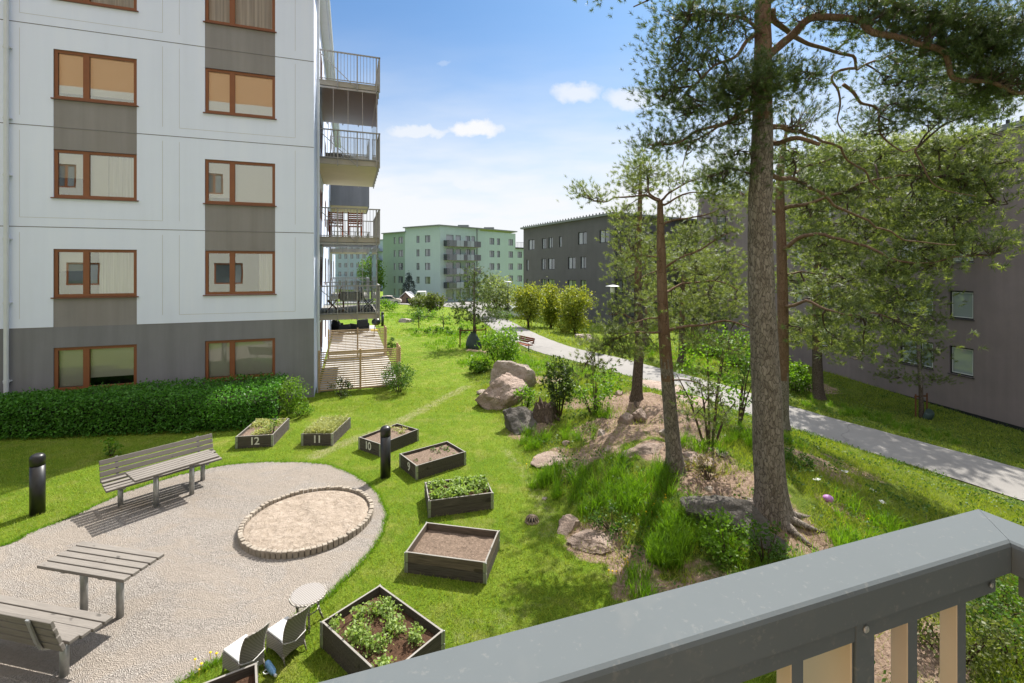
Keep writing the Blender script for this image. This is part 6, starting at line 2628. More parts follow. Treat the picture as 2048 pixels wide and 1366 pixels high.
# ---- third pine, farther back on the rock
b3_ = on_ground(1272, 803)
d = b3_.y
tr = [b3_] + [P(x, y, d) for x, y in ((1276, 740), (1279, 680), (1276, 600), (1277, 500), (1280, 400), (1281, 330))]
limbs = [([P(1277, 640, d), P(1240, 630, d - .3), P(1215, 632, d - .4)], .03, .01), ([P(1277, 520, d), P(1250, 505, d + .3), P(1225, 500, d + .5)], .03, .01), ([P(1278, 450, d), P(1240, 440, d), P(1225, 425, d)], .026, .01), ([P(1278, 560, d), P(1310, 545, d + .5), P(1350, 540, d + .7)], .03, .01), ([P(1280, 400, d), P(1300, 380, d), P(1310, 365, d)], .02, .008),
         ([P(1277, 600, d), P(1330, 590, d + .8), P(1400, 600, d + 1.2)], .03, .01)]
pads = []
for (x, y, rx, ry, dz, n) in [(1283, 320, 22, 26, 0, 12), (1270, 350, 26, 24, 0, 12), (1255, 375, 22, 14, .1, 8), (1300, 375, 26, 16, 0, 9), (1250, 432, 26, 18, 0, 12), (1300, 440, 30, 20, .2, 12), (1240, 475, 30, 20, .2, 14), (1300, 490, 36, 24, .2, 16), (1245, 515, 34, 22, .4, 14), (1340, 530, 40, 24, .6, 16), (1260, 560, 34, 24, .2, 12), (1310, 575, 40, 22, .4, 14), (1235, 612, 36, 18, -.3, 14), (1380, 600, 46, 26, 1.1, 18), (1330, 640, 44, 24, .7, 14), (1390, 650, 40, 26, 1.1, 14), (1440, 560, 40, 26, 1.2, 14), (1400, 500, 40, 24, 1.0, 12)]:
    pads.append(ppad(x, y, rx, ry, d + dz, .55, n))
pine('pine_tree', 'slender straight pine with exposed roots on the bare rock', 'pine trees of the knoll', tr, [.15, .135, .125, .11, .09, .06, .02], limbs, pads, .85, (14, .075, .016, .065), 1.15, low='bark_dark', zsw=3.2, seed=9, needle='needle_sunlit', sides=16, roots=6, twig_r=.009, spray_tufts=7, spread=.2)
# ---- pines beyond the path
FARP = [((1637, 798), ((1634, 700), (1634, 560), (1640, 420), (1660, 280)), .27, 'thick trunked pine between the path and the brown house', [(1900, 330, 80, 30, 30), (1960, 400, 70, 28, 24), (1830, 290, 80, 26, 26), (1700, 300, 90, 30, 30), (1620, 320, 70, 30, 24), (1790, 330, 90, 32, 30), (1880, 370, 80, 30, 26), (1740, 370, 90, 34, 32), (1660, 390, 80, 34, 28), (1820, 410, 90, 32, 30), (1930, 420, 70, 26, 20), (1760, 450, 90, 34, 32), (1850, 490, 80, 28, 26), (1700, 500, 80, 34, 28), (1780, 540, 80, 30, 26), (1740, 600, 70, 30, 22), (1820, 590, 60, 26, 18), (1600, 470, 60, 30, 26), (1660, 520, 70, 34, 30), (1620, 420, 56, 34, 24), (1690, 600, 60, 28, 24), (1600, 560, 50, 30, 20), (1640, 640, 70, 26, 24), (1580, 660, 50, 24, 14), (1690, 690, 50, 24, 16), (1640, 360, 50, 30, 18)], 11),
        ((1364, 725), ((1364, 660), (1366, 580), (1370, 500)), .24, 'dark pine beyond the path left of the tall pine', [(1360, 520, 50, 30, 24), (1410, 560, 50, 30, 24), (1330, 580, 44, 28, 18), (1400, 620, 50, 28, 22), (1440, 520, 44, 30, 18), (1380, 470, 44, 28, 18), (1440, 640, 44, 30, 18), (1345, 640, 40, 22, 12), (1470, 580, 40, 36, 16)], 13),
        ((1293, 693), ((1293, 640), (1293, 580), (1290, 530)), .2, 'small dark pine farthest beyond the path', [(1290, 540, 40, 26, 16), (1270, 590, 36, 24, 14), (1320, 590, 40, 24, 16), (1300, 500, 34, 24, 12), (1320, 640, 36, 20, 10)], 15)]
for bp2, tps, r0, lb, pl, sd in FARP:
    b_ = on_ground(*bp2)
    d = b_.y
    tr = [b_] + [P(x, y, d) for x, y in tps]
    rl = [r0 * (1 - .7 * i / len(tps)) for i in range(len(tps) + 1)]
    lm = []
    for (x, y, rx, ry, n) in pl:
        s = Vector(tr[-1]).lerp(Vector(tr[1]), min(1, max(0, (y - tps[-1][1]) / (tps[0][1] - tps[-1][1] + 1))))
        lm.append(([s, s.lerp(P(x, y, d), .5) + Vector((0, 0, .15)), P(x, y, d)], .05, .015))
    pads = [ppad(x, y, rx, ry, d + random.uniform(-.8, .8), 1.0, n) for x, y, rx, ry, n in pl]
    pine('pine_tree', lb, 'pines beyond the path', tr, rl, lm, pads, .95, (12, .12, .03, .10), 1.7, low='bark_dark', zsw=2.5, seed=sd, needle='needle_sunlit', sides=14, twig_r=.02, spray_tufts=8, spread=.30)

# staked young pines
M['bag'] = simple('dark green watering bag', (.028, .05, .042), .5, .4, var=.25, bump=.3, bs=12)
M['stake'] = simple('brown stake', (.14, .06, .03), .8, .2)


def young_pine(label, base, top, pads, d, r0, seed, stakes, bag, needle, scale):
    tr = [base, base.lerp(top, .3) + Vector((.03, 0, 0)), base.lerp(top, .6), base.lerp(top, .85), top]
    lm = []
    for (x, y, rx, ry, n) in pads:
        c = P(x, y, d)
        s = base.lerp(top, min(.95, max(.2, (c.z - .25 - base.z) / (top.z - base.z))))
        lm.append(([s, s.lerp(c, .5) + Vector((0, 0, .06)), c], .022, .008))
    pine('young_pine_tree', label, 'young staked pines', tr, [r0, r0 * .9, r0 * .7, r0 * .5, r0 * .2], lm, [ppad(x, y, rx, ry, d + random.uniform(-.3, .3), rx * d / F * .8, n) for x, y, rx, ry, n in pads], 1.0, (13, .085, .02, .07), scale, low='bark_dark', high='bark_plate', zsw=1.5, seed=seed, needle=needle, sides=12, twig_r=.01, flare=1.05, spray_tufts=7, spread=.22)
    st = thing('tree_stakes', 'brown stakes with cross bar round the ' + ('young pine by the path' if bag else 'young pine before the brown house'), 'tree stakes', base, .2, 'stakes of the young trees')
    for sx, sy in stakes:
        mb = MB()
        mb.tube([(sx, sy, -.2), (sx, sy, 1.15)], .035, 8)
        mb.build('stake', M['stake'], st)
    mb = MB()
    mb.box(min(s[0] for s in stakes), max(s[0] for s in stakes), .05, .075, .98, 1.05)
    mb.build('cross_bar', M['stake'], st)
    if bag:
        mb = MB()
        vs, fs = [], []
        nn = 20
        prof_ = [(.36, 0), (.44, .08), (.43, .3), (.36, .55), (.24, .78), (.13, .92), (.16, 1.0)]
        for j, (rr_, z_) in enumerate(prof_):
            for i in range(nn):
                a_ = 6.283 * i / nn
                q_ = rr_ * (1 + .10 * math.sin(3 * a_ + j) + .10 * mnoise.noise(Vector((i * .7, j * .8, seed))))
                vs.append((q_ * math.cos(a_), q_ * .8 * math.sin(a_), z_))
        for j in range(len(prof_) - 1):
            for i in range(nn):
                fs.append((j * nn + i, j * nn + (i + 1) % nn, (j + 1) * nn + (i + 1) % nn, (j + 1) * nn + i))
        o = mb.add(vs, fs).build('watering_bag', M['bag'], None, smooth=True)
        o.location = base + Vector((0, -.16, -.03))
        tag(o, 'dark green watering bag at the foot of the young pine by the path', 'watering bag')


bs = on_ground(947, 697)
d = bs.y
young_pine('young pine on the lawn beside the path with narrow crown', bs, P(949, 530, d), [(948, 545, 10, 14, 8), (945, 570, 20, 18, 14), (962, 590, 24, 16, 14), (930, 600, 14, 14, 8), (950, 615, 26, 14, 14), (985, 622, 34, 10, 12), (915, 620, 26, 9, 9), (965, 640, 36, 8, 12), (930, 636, 24, 8, 8), (1005, 632, 22, 8, 8), (970, 560, 14, 14, 7)], d, .085, 21, [(-.75, 0), (.7, .05), (.2, .5)], True, 'needle', 1.35)
bs = on_ground(1843, 835)
d = bs.y
young_pine('young pine on the grass in front of the brown house with flat tiers', bs, P(1832, 600, d), [(1840, 610, 34, 18, 12), (1815, 630, 46, 20, 18), (1870, 640, 36, 20, 14), (1840, 665, 50, 18, 18), (1800, 690, 40, 18, 14), (1865, 700, 36, 20, 14), (1835, 720, 40, 14, 12), (1800, 755, 46, 9, 14), (1865, 757, 46, 8, 14), (1760, 640, 34, 22, 12), (1780, 720, 30, 20, 9)], d, .1, 23, [(-.35, 0), (.4, .05)], False, 'needle_sunlit', 1.2)
o = rock_mesh('watering_bag', M['bag'], (.25, .2, .35), 8, None, 3, .3, 2)
o.location = bs + Vector((.15, -.2, .2))
o.rotation_euler = (0, .7, .3)
tag(o, 'dark collapsed watering bag at the young tree before the brown house', 'watering bag')


# ---- broad-leaved shrubs and trees
def leaves(C, size, r, up=.35):
    """a small folded leaf (two triangles) at each centre"""
    n = len(C)
    ax = r.normal(size=(n, 3))
    ax /= np.linalg.norm(ax, axis=1, keepdims=True)
    nr = r.normal(size=(n, 3)) + np.array([0, 0, up * 3])
    sd = np.cross(nr, ax)
    sd /= np.linalg.norm(sd, axis=1, keepdims=True) + 1e-9
    s = size * r.uniform(.6, 1.3, (n, 1))
    a = C - ax * s * .5
    b = C + sd * s * .34
    c = C + ax * s * .55
    e = C - sd * s * .34
    return np.stack([a, b, c, e], 1).reshape(-1, 3)


def foliage_points(n, h, rx, ry, k, sig, r, lo=.15, shape='round'):
    u = r.normal(size=(k, 3))
    u /= np.linalg.norm(u, axis=1, keepdims=True)
    u *= r.uniform(.35, 1, (k, 1)) ** .5
    c = np.empty((k, 3))
    zc, rz_ = h * (1 + lo) / 2, h * (1 - lo) / 2
    c[:, 2] = zc + u[:, 2] * rz_
    w = np.ones(k)
    if shape == 'cone':
        w = np.clip(1.15 - (c[:, 2] / h), .12, 1) * 1.3
    if shape == 'vase':
        w = .45 + .7 * c[:, 2] / h
    c[:, 0] = u[:, 0] * rx * w
    c[:, 1] = u[:, 1] * ry * w
    wt_ = r.uniform(.3, 1, k)
    i = r.choice(k, n, p=wt_ / wt_.sum())
    return c, c[i] + r.normal(size=(n, 3)) * sig


def shrub(name, label, cat, base, h, rx, n, size, mat, group=None, ry=None, stems=5, k=None, lo=.12, shape='round', seed=0, trunk=0.0, sig=None, stem_mat='stem'):
    r = np.random.default_rng(seed + int(n))
    ry = ry or rx
    t = thing(name, label, cat, base, random.uniform(0, 6), group)
    k = k or max(8, int(n / 60))
    sig = sig or max(.05, min(rx, h) * .16)
    c, pts = foliage_points(n, h, rx, ry, k, sig, r, lo, shape)
    pts[:, 2] = np.maximum(pts[:, 2], .02)
    np_mesh('foliage', leaves(pts, size, r), 4, M[mat], t)
    mb = MB()
    if trunk:
        mb.tube([(0, 0, -.1), (.02, 0, h * lo), (.0, .02, h * .6)], [trunk, trunk * .85, trunk * .4], 9)
        sel = c[r.choice(k, min(k, 14), replace=False)]
        for q in sel:
            s = Vector((0.01, 0, h * (lo * .8 + .25 * random.random())))
            mb.tube([s, s.lerp(Vector(q), .55) + Vector((0, 0, .05 * h)), Vector(q)], [trunk * .4, trunk * .25, trunk * .1], 5, cap=False)
        mb.build('trunk', M[stem_mat], t, smooth=True)
    else:
        sel = c[r.choice(k, min(k, stems * 2), replace=False)]
        for q in sel:
            s = Vector((q[0] * .15, q[1] * .15, -.05))
            mb.tube([s, s.lerp(Vector(q), .5) + Vector((0, 0, .08 * h)), Vector(q)], [.012 * max(1, h), .009 * max(1, h), .003 * max(1, h)], 5, cap=False)
        mb.build('stem', M[stem_mat], t, smooth=True)
    return t


# hedge along the house (house frame)
HG = thing('hedge', 'dense dark green hedge along the foot of the white and grey house', 'hedge', A, TH)
r = np.random.default_rng(3)


def hedge_front(x):
    return np.interp(x, [-16, -7.3, -4.5, -1.6, -.75], [-1.35, -1.6, -2.25, -2.85, -2.7])


n = 46000
x = r.uniform(-14.5, -.75, n)
fr_ = hedge_front(x)
bk_ = -.38
face = r.uniform(0, 1, n)
top = face < .52
y = np.where(top, fr_ + (bk_ - fr_) * r.uniform(0, 1, n), fr_)
hh = np.array([.93 + .10 * mnoise.noise(Vector((a * .9, b * 1.2, 0))) + .07 * mnoise.noise(Vector((a * 2.7, b * 2.7, 4))) for a, b in zip(x, y)])
z = np.where(top, hh, hh * r.uniform(.02, 1, n))
# rounded shoulder and lumpy faces
q = np.clip((z / hh - .7) / .3, 0, 1)
y = np.where(top, y, y + .18 * q ** 2)
lump = np.array([mnoise.noise(Vector((a * 2.2, c * 2.6, 9))) for a, c in zip(x, z)])
y += np.where(top, 0, -.11 * lump)
z -= np.where(top, .16 * np.clip(1 - (y - fr_) / .25, 0, 1) ** 2, 0)
pts = np.stack([x, y, np.maximum(z, .02)], 1) + r.normal(size=(n, 3)) * np.array([.03, .045, .035])
sp = r.uniform(0, 1, n) < .03
pts[sp, 2] += r.uniform(.02, .14, sp.sum()) * (top[sp])
np_mesh('foliage', leaves(pts, .062, r, .2), 4, M['leaf_hedge'], HG)
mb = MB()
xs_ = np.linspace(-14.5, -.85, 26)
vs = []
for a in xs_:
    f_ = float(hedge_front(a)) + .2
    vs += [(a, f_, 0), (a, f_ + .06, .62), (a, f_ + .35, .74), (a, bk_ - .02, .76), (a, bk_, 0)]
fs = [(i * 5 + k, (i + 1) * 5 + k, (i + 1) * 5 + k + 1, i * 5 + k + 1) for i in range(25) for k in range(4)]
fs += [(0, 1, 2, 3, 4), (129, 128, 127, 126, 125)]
M['hedge_core'] = simple('dark hedge core', (.02, .028, .01), .95, .1, var=.5, vs=20, bump=1, bs=30, bd=.05)  # dark filler core that stops the view through the leaves
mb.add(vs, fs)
mb.build('stem', M['hedge_core'], HG)

SH = 'shrubs round the terraces'
shrub('shrub', 'sunlit light green shrub at the right end of the hedge', 'shrub', hp(-.55, -1.75, 0), 1.05, .52, 2600, .055, 'leaf_bright', SH, seed=1, k=60, lo=.05)
shrub('shrub', 'low sunlit bush at the foot of the grey house corner', 'shrub', on_ground(603, 832), .42, .36, 700, .05, 'leaf_bright', SH, seed=2)
shrub('shrub', 'small bush in front of the near slat fence', 'shrub', on_ground(683, 792), .52, .42, 900, .05, 'leaf_dark', SH, seed=3)
shrub('shrub', 'large rounded shrub at the outer end of the near slat fence', 'shrub', on_ground(797, 784), 1.0, .52, 2600, .055, 'leaf_mid', SH, ry=.6, seed=4, k=70)
shrub('shrub', 'narrow shrub at the outer end of the far slat fence', 'shrub', hp(3.1, 6.9, 0), .95, .3, 900, .06, 'leaf_mid', SH, seed=5)
shrub('shrub', 'single small leafy plant on the lawn behind the bench back', 'plant', on_ground(221, 912), .42, .16, 90, .085, 'leaf_bright', None, seed=6, k=12, stems=3)
KN = 'shrubs of the knoll'
shrub('shrub', 'tall dark leaved shrub next to the tree stump', 'shrub', on_ground(1118, 832), 1.62, .42, 1500, .085, 'leaf_dark', KN, seed=7, k=46, lo=.16, sig=.09)
shrub('shrub', 'bright spring green shrub behind the big boulders', 'shrub', on_ground(1003, 738), 1.75, .95, 2600, .10, 'leaf_bright', KN, seed=8, k=60, shape='vase', lo=.2)
shrub('shrub', 'airy light green shrub right of the dark leaved shrub', 'shrub', on_ground(1190, 828), 1.35, .6, 900, .075, 'leaf_bright', KN, seed=9, k=40, sig=.10)
shrub('shrub', 'low leafy plant growing over the front boulder', 'shrub', on_ground(1052, 815), .62, .34, 300, .085, 'leaf_bright', KN, seed=10, k=18)
shrub('shrub', 'young broad-leaved tree left of the tall pine', 'shrub', on_ground(1420, 892), 2.5, .75, 850, .075, 'leaf_bright', KN, seed=11, k=44, lo=.2, sig=.11, ry=.8, stems=3)
shrub('shrub', 'thin young tree close behind the tall pine', 'shrub', on_ground(1475, 850), 2.1, .65, 600, .08, 'leaf_mid', KN, seed=12, k=30, lo=.2, sig=.12, stems=3)
shrub('shrub', 'leafy bush below the grey boulder at the railing', 'shrub', on_ground(1452, 1120), .62, .38, 800, .055, 'leaf_bright', KN, seed=13, k=40)
shrub('shrub', 'second leafy bush right below the grey boulder', 'shrub', on_ground(1530, 1125), .55, .34, 600, .05, 'leaf_mid', KN, seed=14, k=36)
shrub('shrub', 'small round bush left of the grey boulder in the long grass', 'shrub', on_ground(1225, 1058), .34, .32, 420, .045, 'leaf_mid', KN, seed=15)
shrub('shrub', 'dense bush seen between the last two balusters', 'shrub', on_ground(1905, 1320), .75, .5, 2200, .042, 'leaf_olive', KN, seed=16, k=70)
shrub('shrub', 'dense bush at the lower right corner beyond the balusters', 'shrub', on_ground(2035, 1330), .9, .55, 2200, .042, 'leaf_mid', KN, seed=17, k=70)
shrub('shrub', 'leafy bush beyond the railing corner', 'shrub', on_ground(2000, 1230), .6, .5, 1300, .045, 'leaf_olive', KN, seed=18, k=50)
shrub('shrub', 'low bush between the tall pine and the path', 'shrub', on_ground(1600, 935), .35, .3, 380, .05, 'leaf_mid', KN, seed=19)
shrub('shrub', 'reddish brown dry bush at the foot of the leaning pine', 'shrub', on_ground(1418, 955), .35, .38, 260, .05, 'grass_dry', KN, seed=20, k=16)
BY = 'bright bushes beyond the path'
for k, (px, py, h, rx, lb) in enumerate([(1475, 735, 2.4, 1.5, 'bright green bush beyond the path left of the tall pine'), (1530, 770, 2.6, 1.3, 'bright green bush directly behind the tall pine trunk'), (1590, 785, 1.5, .8, 'small bright bush just right of the slim red pine'), (1420, 712, 1.7, 1.5, 'bright green bush beside the dark pine beyond the path')]):
    shrub('bush', lb, 'bush', on_ground(px, py), h, rx, 2200, .12, 'leaf_bright', BY, seed=30 + k, k=60, sig=.18)
MP = 'yellow-green trees by the path'
for k, (px, py, w, top, lb) in enumerate([(1057, 655, 26, 568, 'leftmost round yellow-green tree by the path'), (1102, 656, 23, 572, 'middle yellow-green tree of the three by the path'), (1150, 667, 30, 570, 'rightmost yellow-green tree of the three with a raised tuft')]):
    b_ = on_ground(px, py)
    kk = b_.y / F
    shrub('maple_tree', lb, 'tree', b_, (py - top) * kk, w * kk, 6000, .17, 'leaf_maple', MP, seed=40 + k * 3, k=(70, 90, 60)[k], lo=(.08, .12, .1)[k], trunk=.12, sig=.3, shape=('round', 'vase', 'round')[k])
shrub('bush', 'low yellow-green bush between the yellow-green trees and the path', 'bush', on_ground(1128, 666), .8, .8, 700, .13, 'leaf_maple', None, seed=45)
LT = 'small trees on the rear lawn'
for k, (px, py, w, top, mt, lb, lo) in enumerate([(866, 633, 22, 589, 'leaf_olive', 'round olive green little tree before the pale truck', .3), (840, 620, 18, 590, 'leaf_olive', 'round bush left of the olive little tree', .05),
                                                  (838, 657, 15, 617, 'leaf_mid', 'thin sapling with sparse leaves on the rear lawn', .35), (887, 661, 9, 622, 'leaf_mid', 'nearly bare sapling right of the sparse one', .3)]):
    b_ = on_ground(px, py)
    kk = b_.y / F
    shrub('small_tree', lb, 'tree', b_, (py - top) * kk, w * kk, [1800, 1500, 330, 90][k], [.2, .2, .13, .11][k], mt, LT, seed=50 + k, k=[60, 50, 24, 12][k], lo=lo, trunk=[.09, .07, .04, .04][k], sig=.2)
b_ = on_ground(994, 634)
kk = b_.y / F
shrub('willow_tree', 'pale silvery willow behind the young pine', 'tree', b_, 82 * kk, 32 * kk, 3600, .24, 'leaf_willow', None, seed=60, k=80, lo=.12, trunk=.14, sig=.4)
b_ = on_ground(818, 608)
b_ = Vector((b_.x * 1.12, b_.y * 1.12, g1(b_.x * 1.12, b_.y * 1.12)))
kk = b_.y / F
shrub('spruce_tree', 'small dark blue spruce behind the playhouse', 'tree', b_, 60 * kk, 16 * kk, 2600, .22, 'leaf_spruce', None, seed=61, k=120, lo=.06, trunk=.12, shape='cone', sig=.18)
shrub('bush', 'low bright bush beside the farthest balcony at the lawn edge', 'bush', on_ground(768, 622), 1.2, 1.5, 1000, .18, 'leaf_bright', None, seed=62)
b_ = P(744, 560, 100)
b_.z = g1(b_.x, b_.y)
shrub('birch_tree', 'light green tree seen through the balcony glass beside the green house', 'tree', b_, 9.5, 2.8, 2600, .42, 'leaf_bright', None, seed=63, k=70, lo=.2, trunk=.2, sig=.5)
LS = 'low bushes on the rear lawn'
for k, (px, py, h, rx, lb) in enumerate([(838, 640, .9, 2.2, 'low spreading bush above the pale rock'), (860, 668, .45, 1.5, 'low leafy patch at the foot of the sparse sapling'), (920, 668, .45, 1.4, 'low leafy patch at the foot of the bare sapling'), (990, 690, .5, .9, 'low plants right of the green watering bag'), (1010, 640, .9, 1.0, 'low bush beside the farther park lamp'), (960, 745, .6, .5, 'low bush left of the big boulders')]):
    shrub('bush', lb, 'bush', on_ground(px, py), h, rx, 800, .11, 'leaf_bright' if k != 2 else 'leaf_mid', LS, seed=70 + k, ry=rx * .7)

# ---- rocks


def rock(label, px, py, wpx, hpx, mat, seed, group=None, depth=1.0, rz=0.0, sink=.25, tilt=0.0, name='boulder', rough=.35, cuts=13, cat='boulder'):
    """py: row of its foot in the photograph"""
    b_ = on_ground(px, py)
    k = b_.y / F
    sx, sz = wpx / 2 * k * 1.12, hpx * k
    hz = sz / (2 - 2 * sink) if sink < .9 else sz
    o = rock_mesh(name, M[mat], (sx * 1.12, sx * 1.12 * depth, hz * 1.15), seed, None, 5 if wpx > 60 else 4, rough * 1.3, cuts)
    o.location = b_ + Vector((0, sx * depth * .6, hz * (1 - 2 * sink)))
    o.rotation_euler = (0, tilt, rz)
    return tag(o, label, cat, group)


BG = 'rocks of the knoll'
rock('big pale boulder at the back of the boulder pair', 1030, 781, 84, 60, 'rock_pale', 2, BG, .8, .3, .2, cuts=6)
rock('big cracked pinkish boulder in front of the boulder pair', 1000, 814, 88, 56, 'rock_pink', 31, BG, .85, .2, .2, cuts=6)
rock('brown rock bank below the tree stump', 1042, 866, 84, 40, 'rock_grey', 7, BG, .9, .2, .4, cuts=6)
rock('flat pink rock slab in the grass right of planter box 9', 1108, 928, 100, 10, 'rock_pink', 8, BG, .7, .2, .45)
rock('pale rounded rock at the lawn edge above planter box 7', 1142, 1062, 62, 22, 'rock_pink', 9, BG, .8, 1.0, .42)
rock('flat purple-pink rock in the needle litter', 1195, 1092, 96, 13, 'rock_pink', 10, BG, .8, .4, .45)
rock('wide rock slab left of the leaning pine', 1300, 918, 92, 26, 'rock_pink', 13, BG, .7, .5, .42)
rock('block of rock in front of the rooted pine', 1256, 848, 38, 22, 'rock_pink', 14, BG, .9, .2, .25)
rock('second block of rock beside the rooted pine', 1284, 838, 34, 18, 'rock_pink', 15, BG, .9, .8, .25)
rock('long bare rock slab behind the rooted pine', 1318, 786, 110, 12, 'rock_pink', 17, BG, 1.2, .1, .35)
rock('bare rock slab sloping to the path', 1385, 812, 90, 12, 'rock_pink', 18, BG, 1.0, -.3, .35)
rock('rock at the foot of the leaning pine', 1395, 925, 70, 14, 'rock_pink', 19, BG, .8, -.4, .35)
rock('pale stones near the leaning pine foot', 1448, 915, 30, 9, 'rock_pale', 20, BG)
o = rock('grey lichened boulder leaning against the tall pine foot', 1470, 1068, 150, 66, 'rock_grey', 21, BG, .62, -.35, .25, .3)
rock('low grey rock running down from the lichened boulder', 1552, 1100, 90, 24, 'rock_grey', 22, BG, .6, -.5, .3, .3)
rock('pale rock sheet on the rear lawn', 812, 645, 34, 10, 'rock_pale', 23, None, .5, .6, .3)
rock('flat pale rock beside the path under the yellow-green trees', 1163, 676, 36, 9, 'rock_pale', 24, None, .7)
rock('round pale rock beside the path', 1185, 684, 24, 10, 'rock_pale', 25, None, .8)
rock('small flat stone at the left foot of the boulder pair', 962, 788, 22, 8, 'rock_pale', 26, None, .8)
for k, (px, py, w, lb) in enumerate([(1218, 903, 18, 'little stone above the long grass'), (1330, 870, 22, 'little pink stone on the litter by the leaning pine'), (1240, 790, 20, 'little stone left of the rooted pine'), (1420, 985, 20, 'little stone above the lichened boulder'), (1135, 890, 18, 'little stone above the flat slab'), (1205, 872, 22, 'little pale stone between the grass tufts'), (1350, 800, 22, 'little stone on the bare rock slab'), (1090, 1000, 10, 'tiny stone near the drain dome')]):
    rock(lb, px, py, w, w * .5, ('rock_pink', 'rock_pale')[k % 2], 40 + k, 'little stones of the knoll', .9, k, .25, name='stone', cat='stone')
# tree stump, broken off
sb_ = on_ground(1090, 838)
st = thing('tree_stump', 'rotten broken tree stump between the boulders and the dark shrub', 'tree stump', sb_)
k = sb_.y / F
mb = MB()
vs, fs = [], []
n = 22
for j in range(5):
    for i in range(n):
        a = 2 * math.pi * i / n
        spk = (.30 + .32 * abs(mnoise.noise(Vector((i * .8, 3, 0)))) + .12 * (i % 2))
        rr_ = .27 * (1.35 - .35 * j / 4) * (1 + .18 * math.sin(a * 4))
        vs.append((rr_ * math.cos(a), rr_ * math.sin(a), -.05 + (spk + .05) * j / 4))
vs.append((0, 0, .15))
for j in range(4):
    for i in range(n):
        fs.append((j * n + i, j * n + (i + 1) % n, (j + 1) * n + (i + 1) % n, (j + 1) * n + i))
for i in range(n):
    fs.append((4 * n + i, 4 * n + (i + 1) % n, 5 * n))
mb.add(vs, fs)
mb.build('trunk', M['bark_dark'], st)
mb = MB()
for a in (0.3, -.6, 2.4, 3.6, -1.5):
    mb.tube([(.2 * math.cos(a), .2 * math.sin(a), .18), (.42 * math.cos(a), .42 * math.sin(a), .06), (.7 * math.cos(a + .2), .7 * math.sin(a + .2), -.03)], [.07, .05, .02], 7)
mb.build('roots', M['bark_dark'], st, smooth=True)

# ---- grass


def blades(n_pts, X, Y, Z, hgt, wid, r, lean=.5, seg=1):
    n = len(X)
    th = r.uniform(0, 6.283, n)
    ph = r.uniform(0, 6.283, n)
    base = np.stack([X, Y, Z], 1)
    s = np.stack([np.cos(th), np.sin(th), np.zeros(n)], 1) * (wid / 2)[:, None]
    ld = np.stack([np.cos(ph), np.sin(ph), np.zeros(n)], 1)
    ln = (hgt * lean * r.uniform(.2, 1.2, n))[:, None]
    up = np.array([[0, 0, 1.0]])
    if seg == 1:
        tip = base + up * hgt[:, None] + ld * ln
        return np.stack([base - s, base + s, tip], 1).reshape(-1, 3)
    m = base + up * (hgt * .62)[:, None] + ld * ln * .35
    tip = base + up * (hgt * (1 - .22 * lean * r.uniform(0, 1, n)))[:, None] + ld * ln
    a0, a1, b0, b1 = base - s, base + s, m - s * .75, m + s * .75
    return np.stack([a0, a1, b1, a0, b1, b0, b0, b1, tip], 1).reshape(-1, 3)


r = np.random.default_rng(5)
BEDP = []
for key, (Mb, hx, hy, hz) in BEDS.items():
    BEDP.append([tuple((Mb @ Vector((a * (hx + .03), b * (hy + .03), 0)))[:2]) for a, b in ((-1, -1), (1, -1), (1, 1), (-1, 1))])
HOUSE = [tuple(hp(a, b, 0)[:2]) for a, b in ((-20, -.1), (.15, -.1), (.15, .4), (2.95, .4), (2.95, 24), (-20, 24))]
HEDGE = [tuple(hp(a, b, 0)[:2]) for a, b in ((-14.5, 0), (-14.5, -1.2), (-7.3, -1.4), (-4.5, -2.0), (-1.6, -2.6), (-.8, -2.5), (-.8, 0))]


def free(X, Y, gravel=True):
    ok = path_dist(X, Y) > PATH_W / 2 - .02
    for poly in BEDP + [HOUSE, HEDGE] + ([GRS] if gravel else []):
        ok &= ~inside(poly, X, Y)
    return ok


def sample(n, x0, x1, y0, y1, bias=1.0):
    y = y0 + (y1 - y0) * r.uniform(0, 1, n) ** bias
    half = 1.18 * y
    x = r.uniform(-1, 1, n) * half
    k = (x > x0) & (x < x1)
    return x[k], y[k]


def lay_grass(X, Y, h0, h1, w0, w1, lean, bare_cut=.5, rough_gain=1.0):
    ok = free(X, Y)
    X, Y = X[ok], Y[ok]
    bare = blobs(BAREP, X, Y)
    keep = r.uniform(0, 1, len(X)) > np.clip(bare * 1.15 - .2, 0, 1)
    X, Y = X[keep], Y[keep]
    rough = smooth(-.2, .9, X - np.interp(Y, LY, LX))
    Z = gz(X, Y) - .01
    h = r.uniform(h0, h1, len(X)) * (1 + rough * rough_gain)
    w = r.uniform(w0, w1, len(X)) * (1 + .3 * rough)
    return blades(0, X, Y, Z, h, w, r, lean)


V1 = lay_grass(*sample(330000, -13, 13, 4.0, 17, 1.15), .03, .07, .007, .013, .9)
V2 = lay_grass(*sample(170000, -13, 24, 14, 34, 1.0), .03, .07, .015, .026, .9)
V3 = lay_grass(*sample(60000, -30, 26, 30, 75, 1.0), .05, .13, .04, .08, .9)
o = np_mesh('lawn_grass', np.concatenate([V1, V2, V3]), 3, M['grass_blade'])
tag(o, 'short bright green lawn grass round the planter boxes and beyond', 'grass', kind='stuff')
# ragged edge of the gravel yard
e = np.array(GRS)
i = r.integers(0, len(e), 7000)
X, Y = e[i, 0] + r.normal(size=7000) * .025, e[i, 1] + r.normal(size=7000) * .025
ok = ~inside(BEDP[0], X, Y)
Ve = blades(0, X, Y, gz(X, Y), r.uniform(.03, .08, 7000), r.uniform(.007, .012, 7000), r, .9)
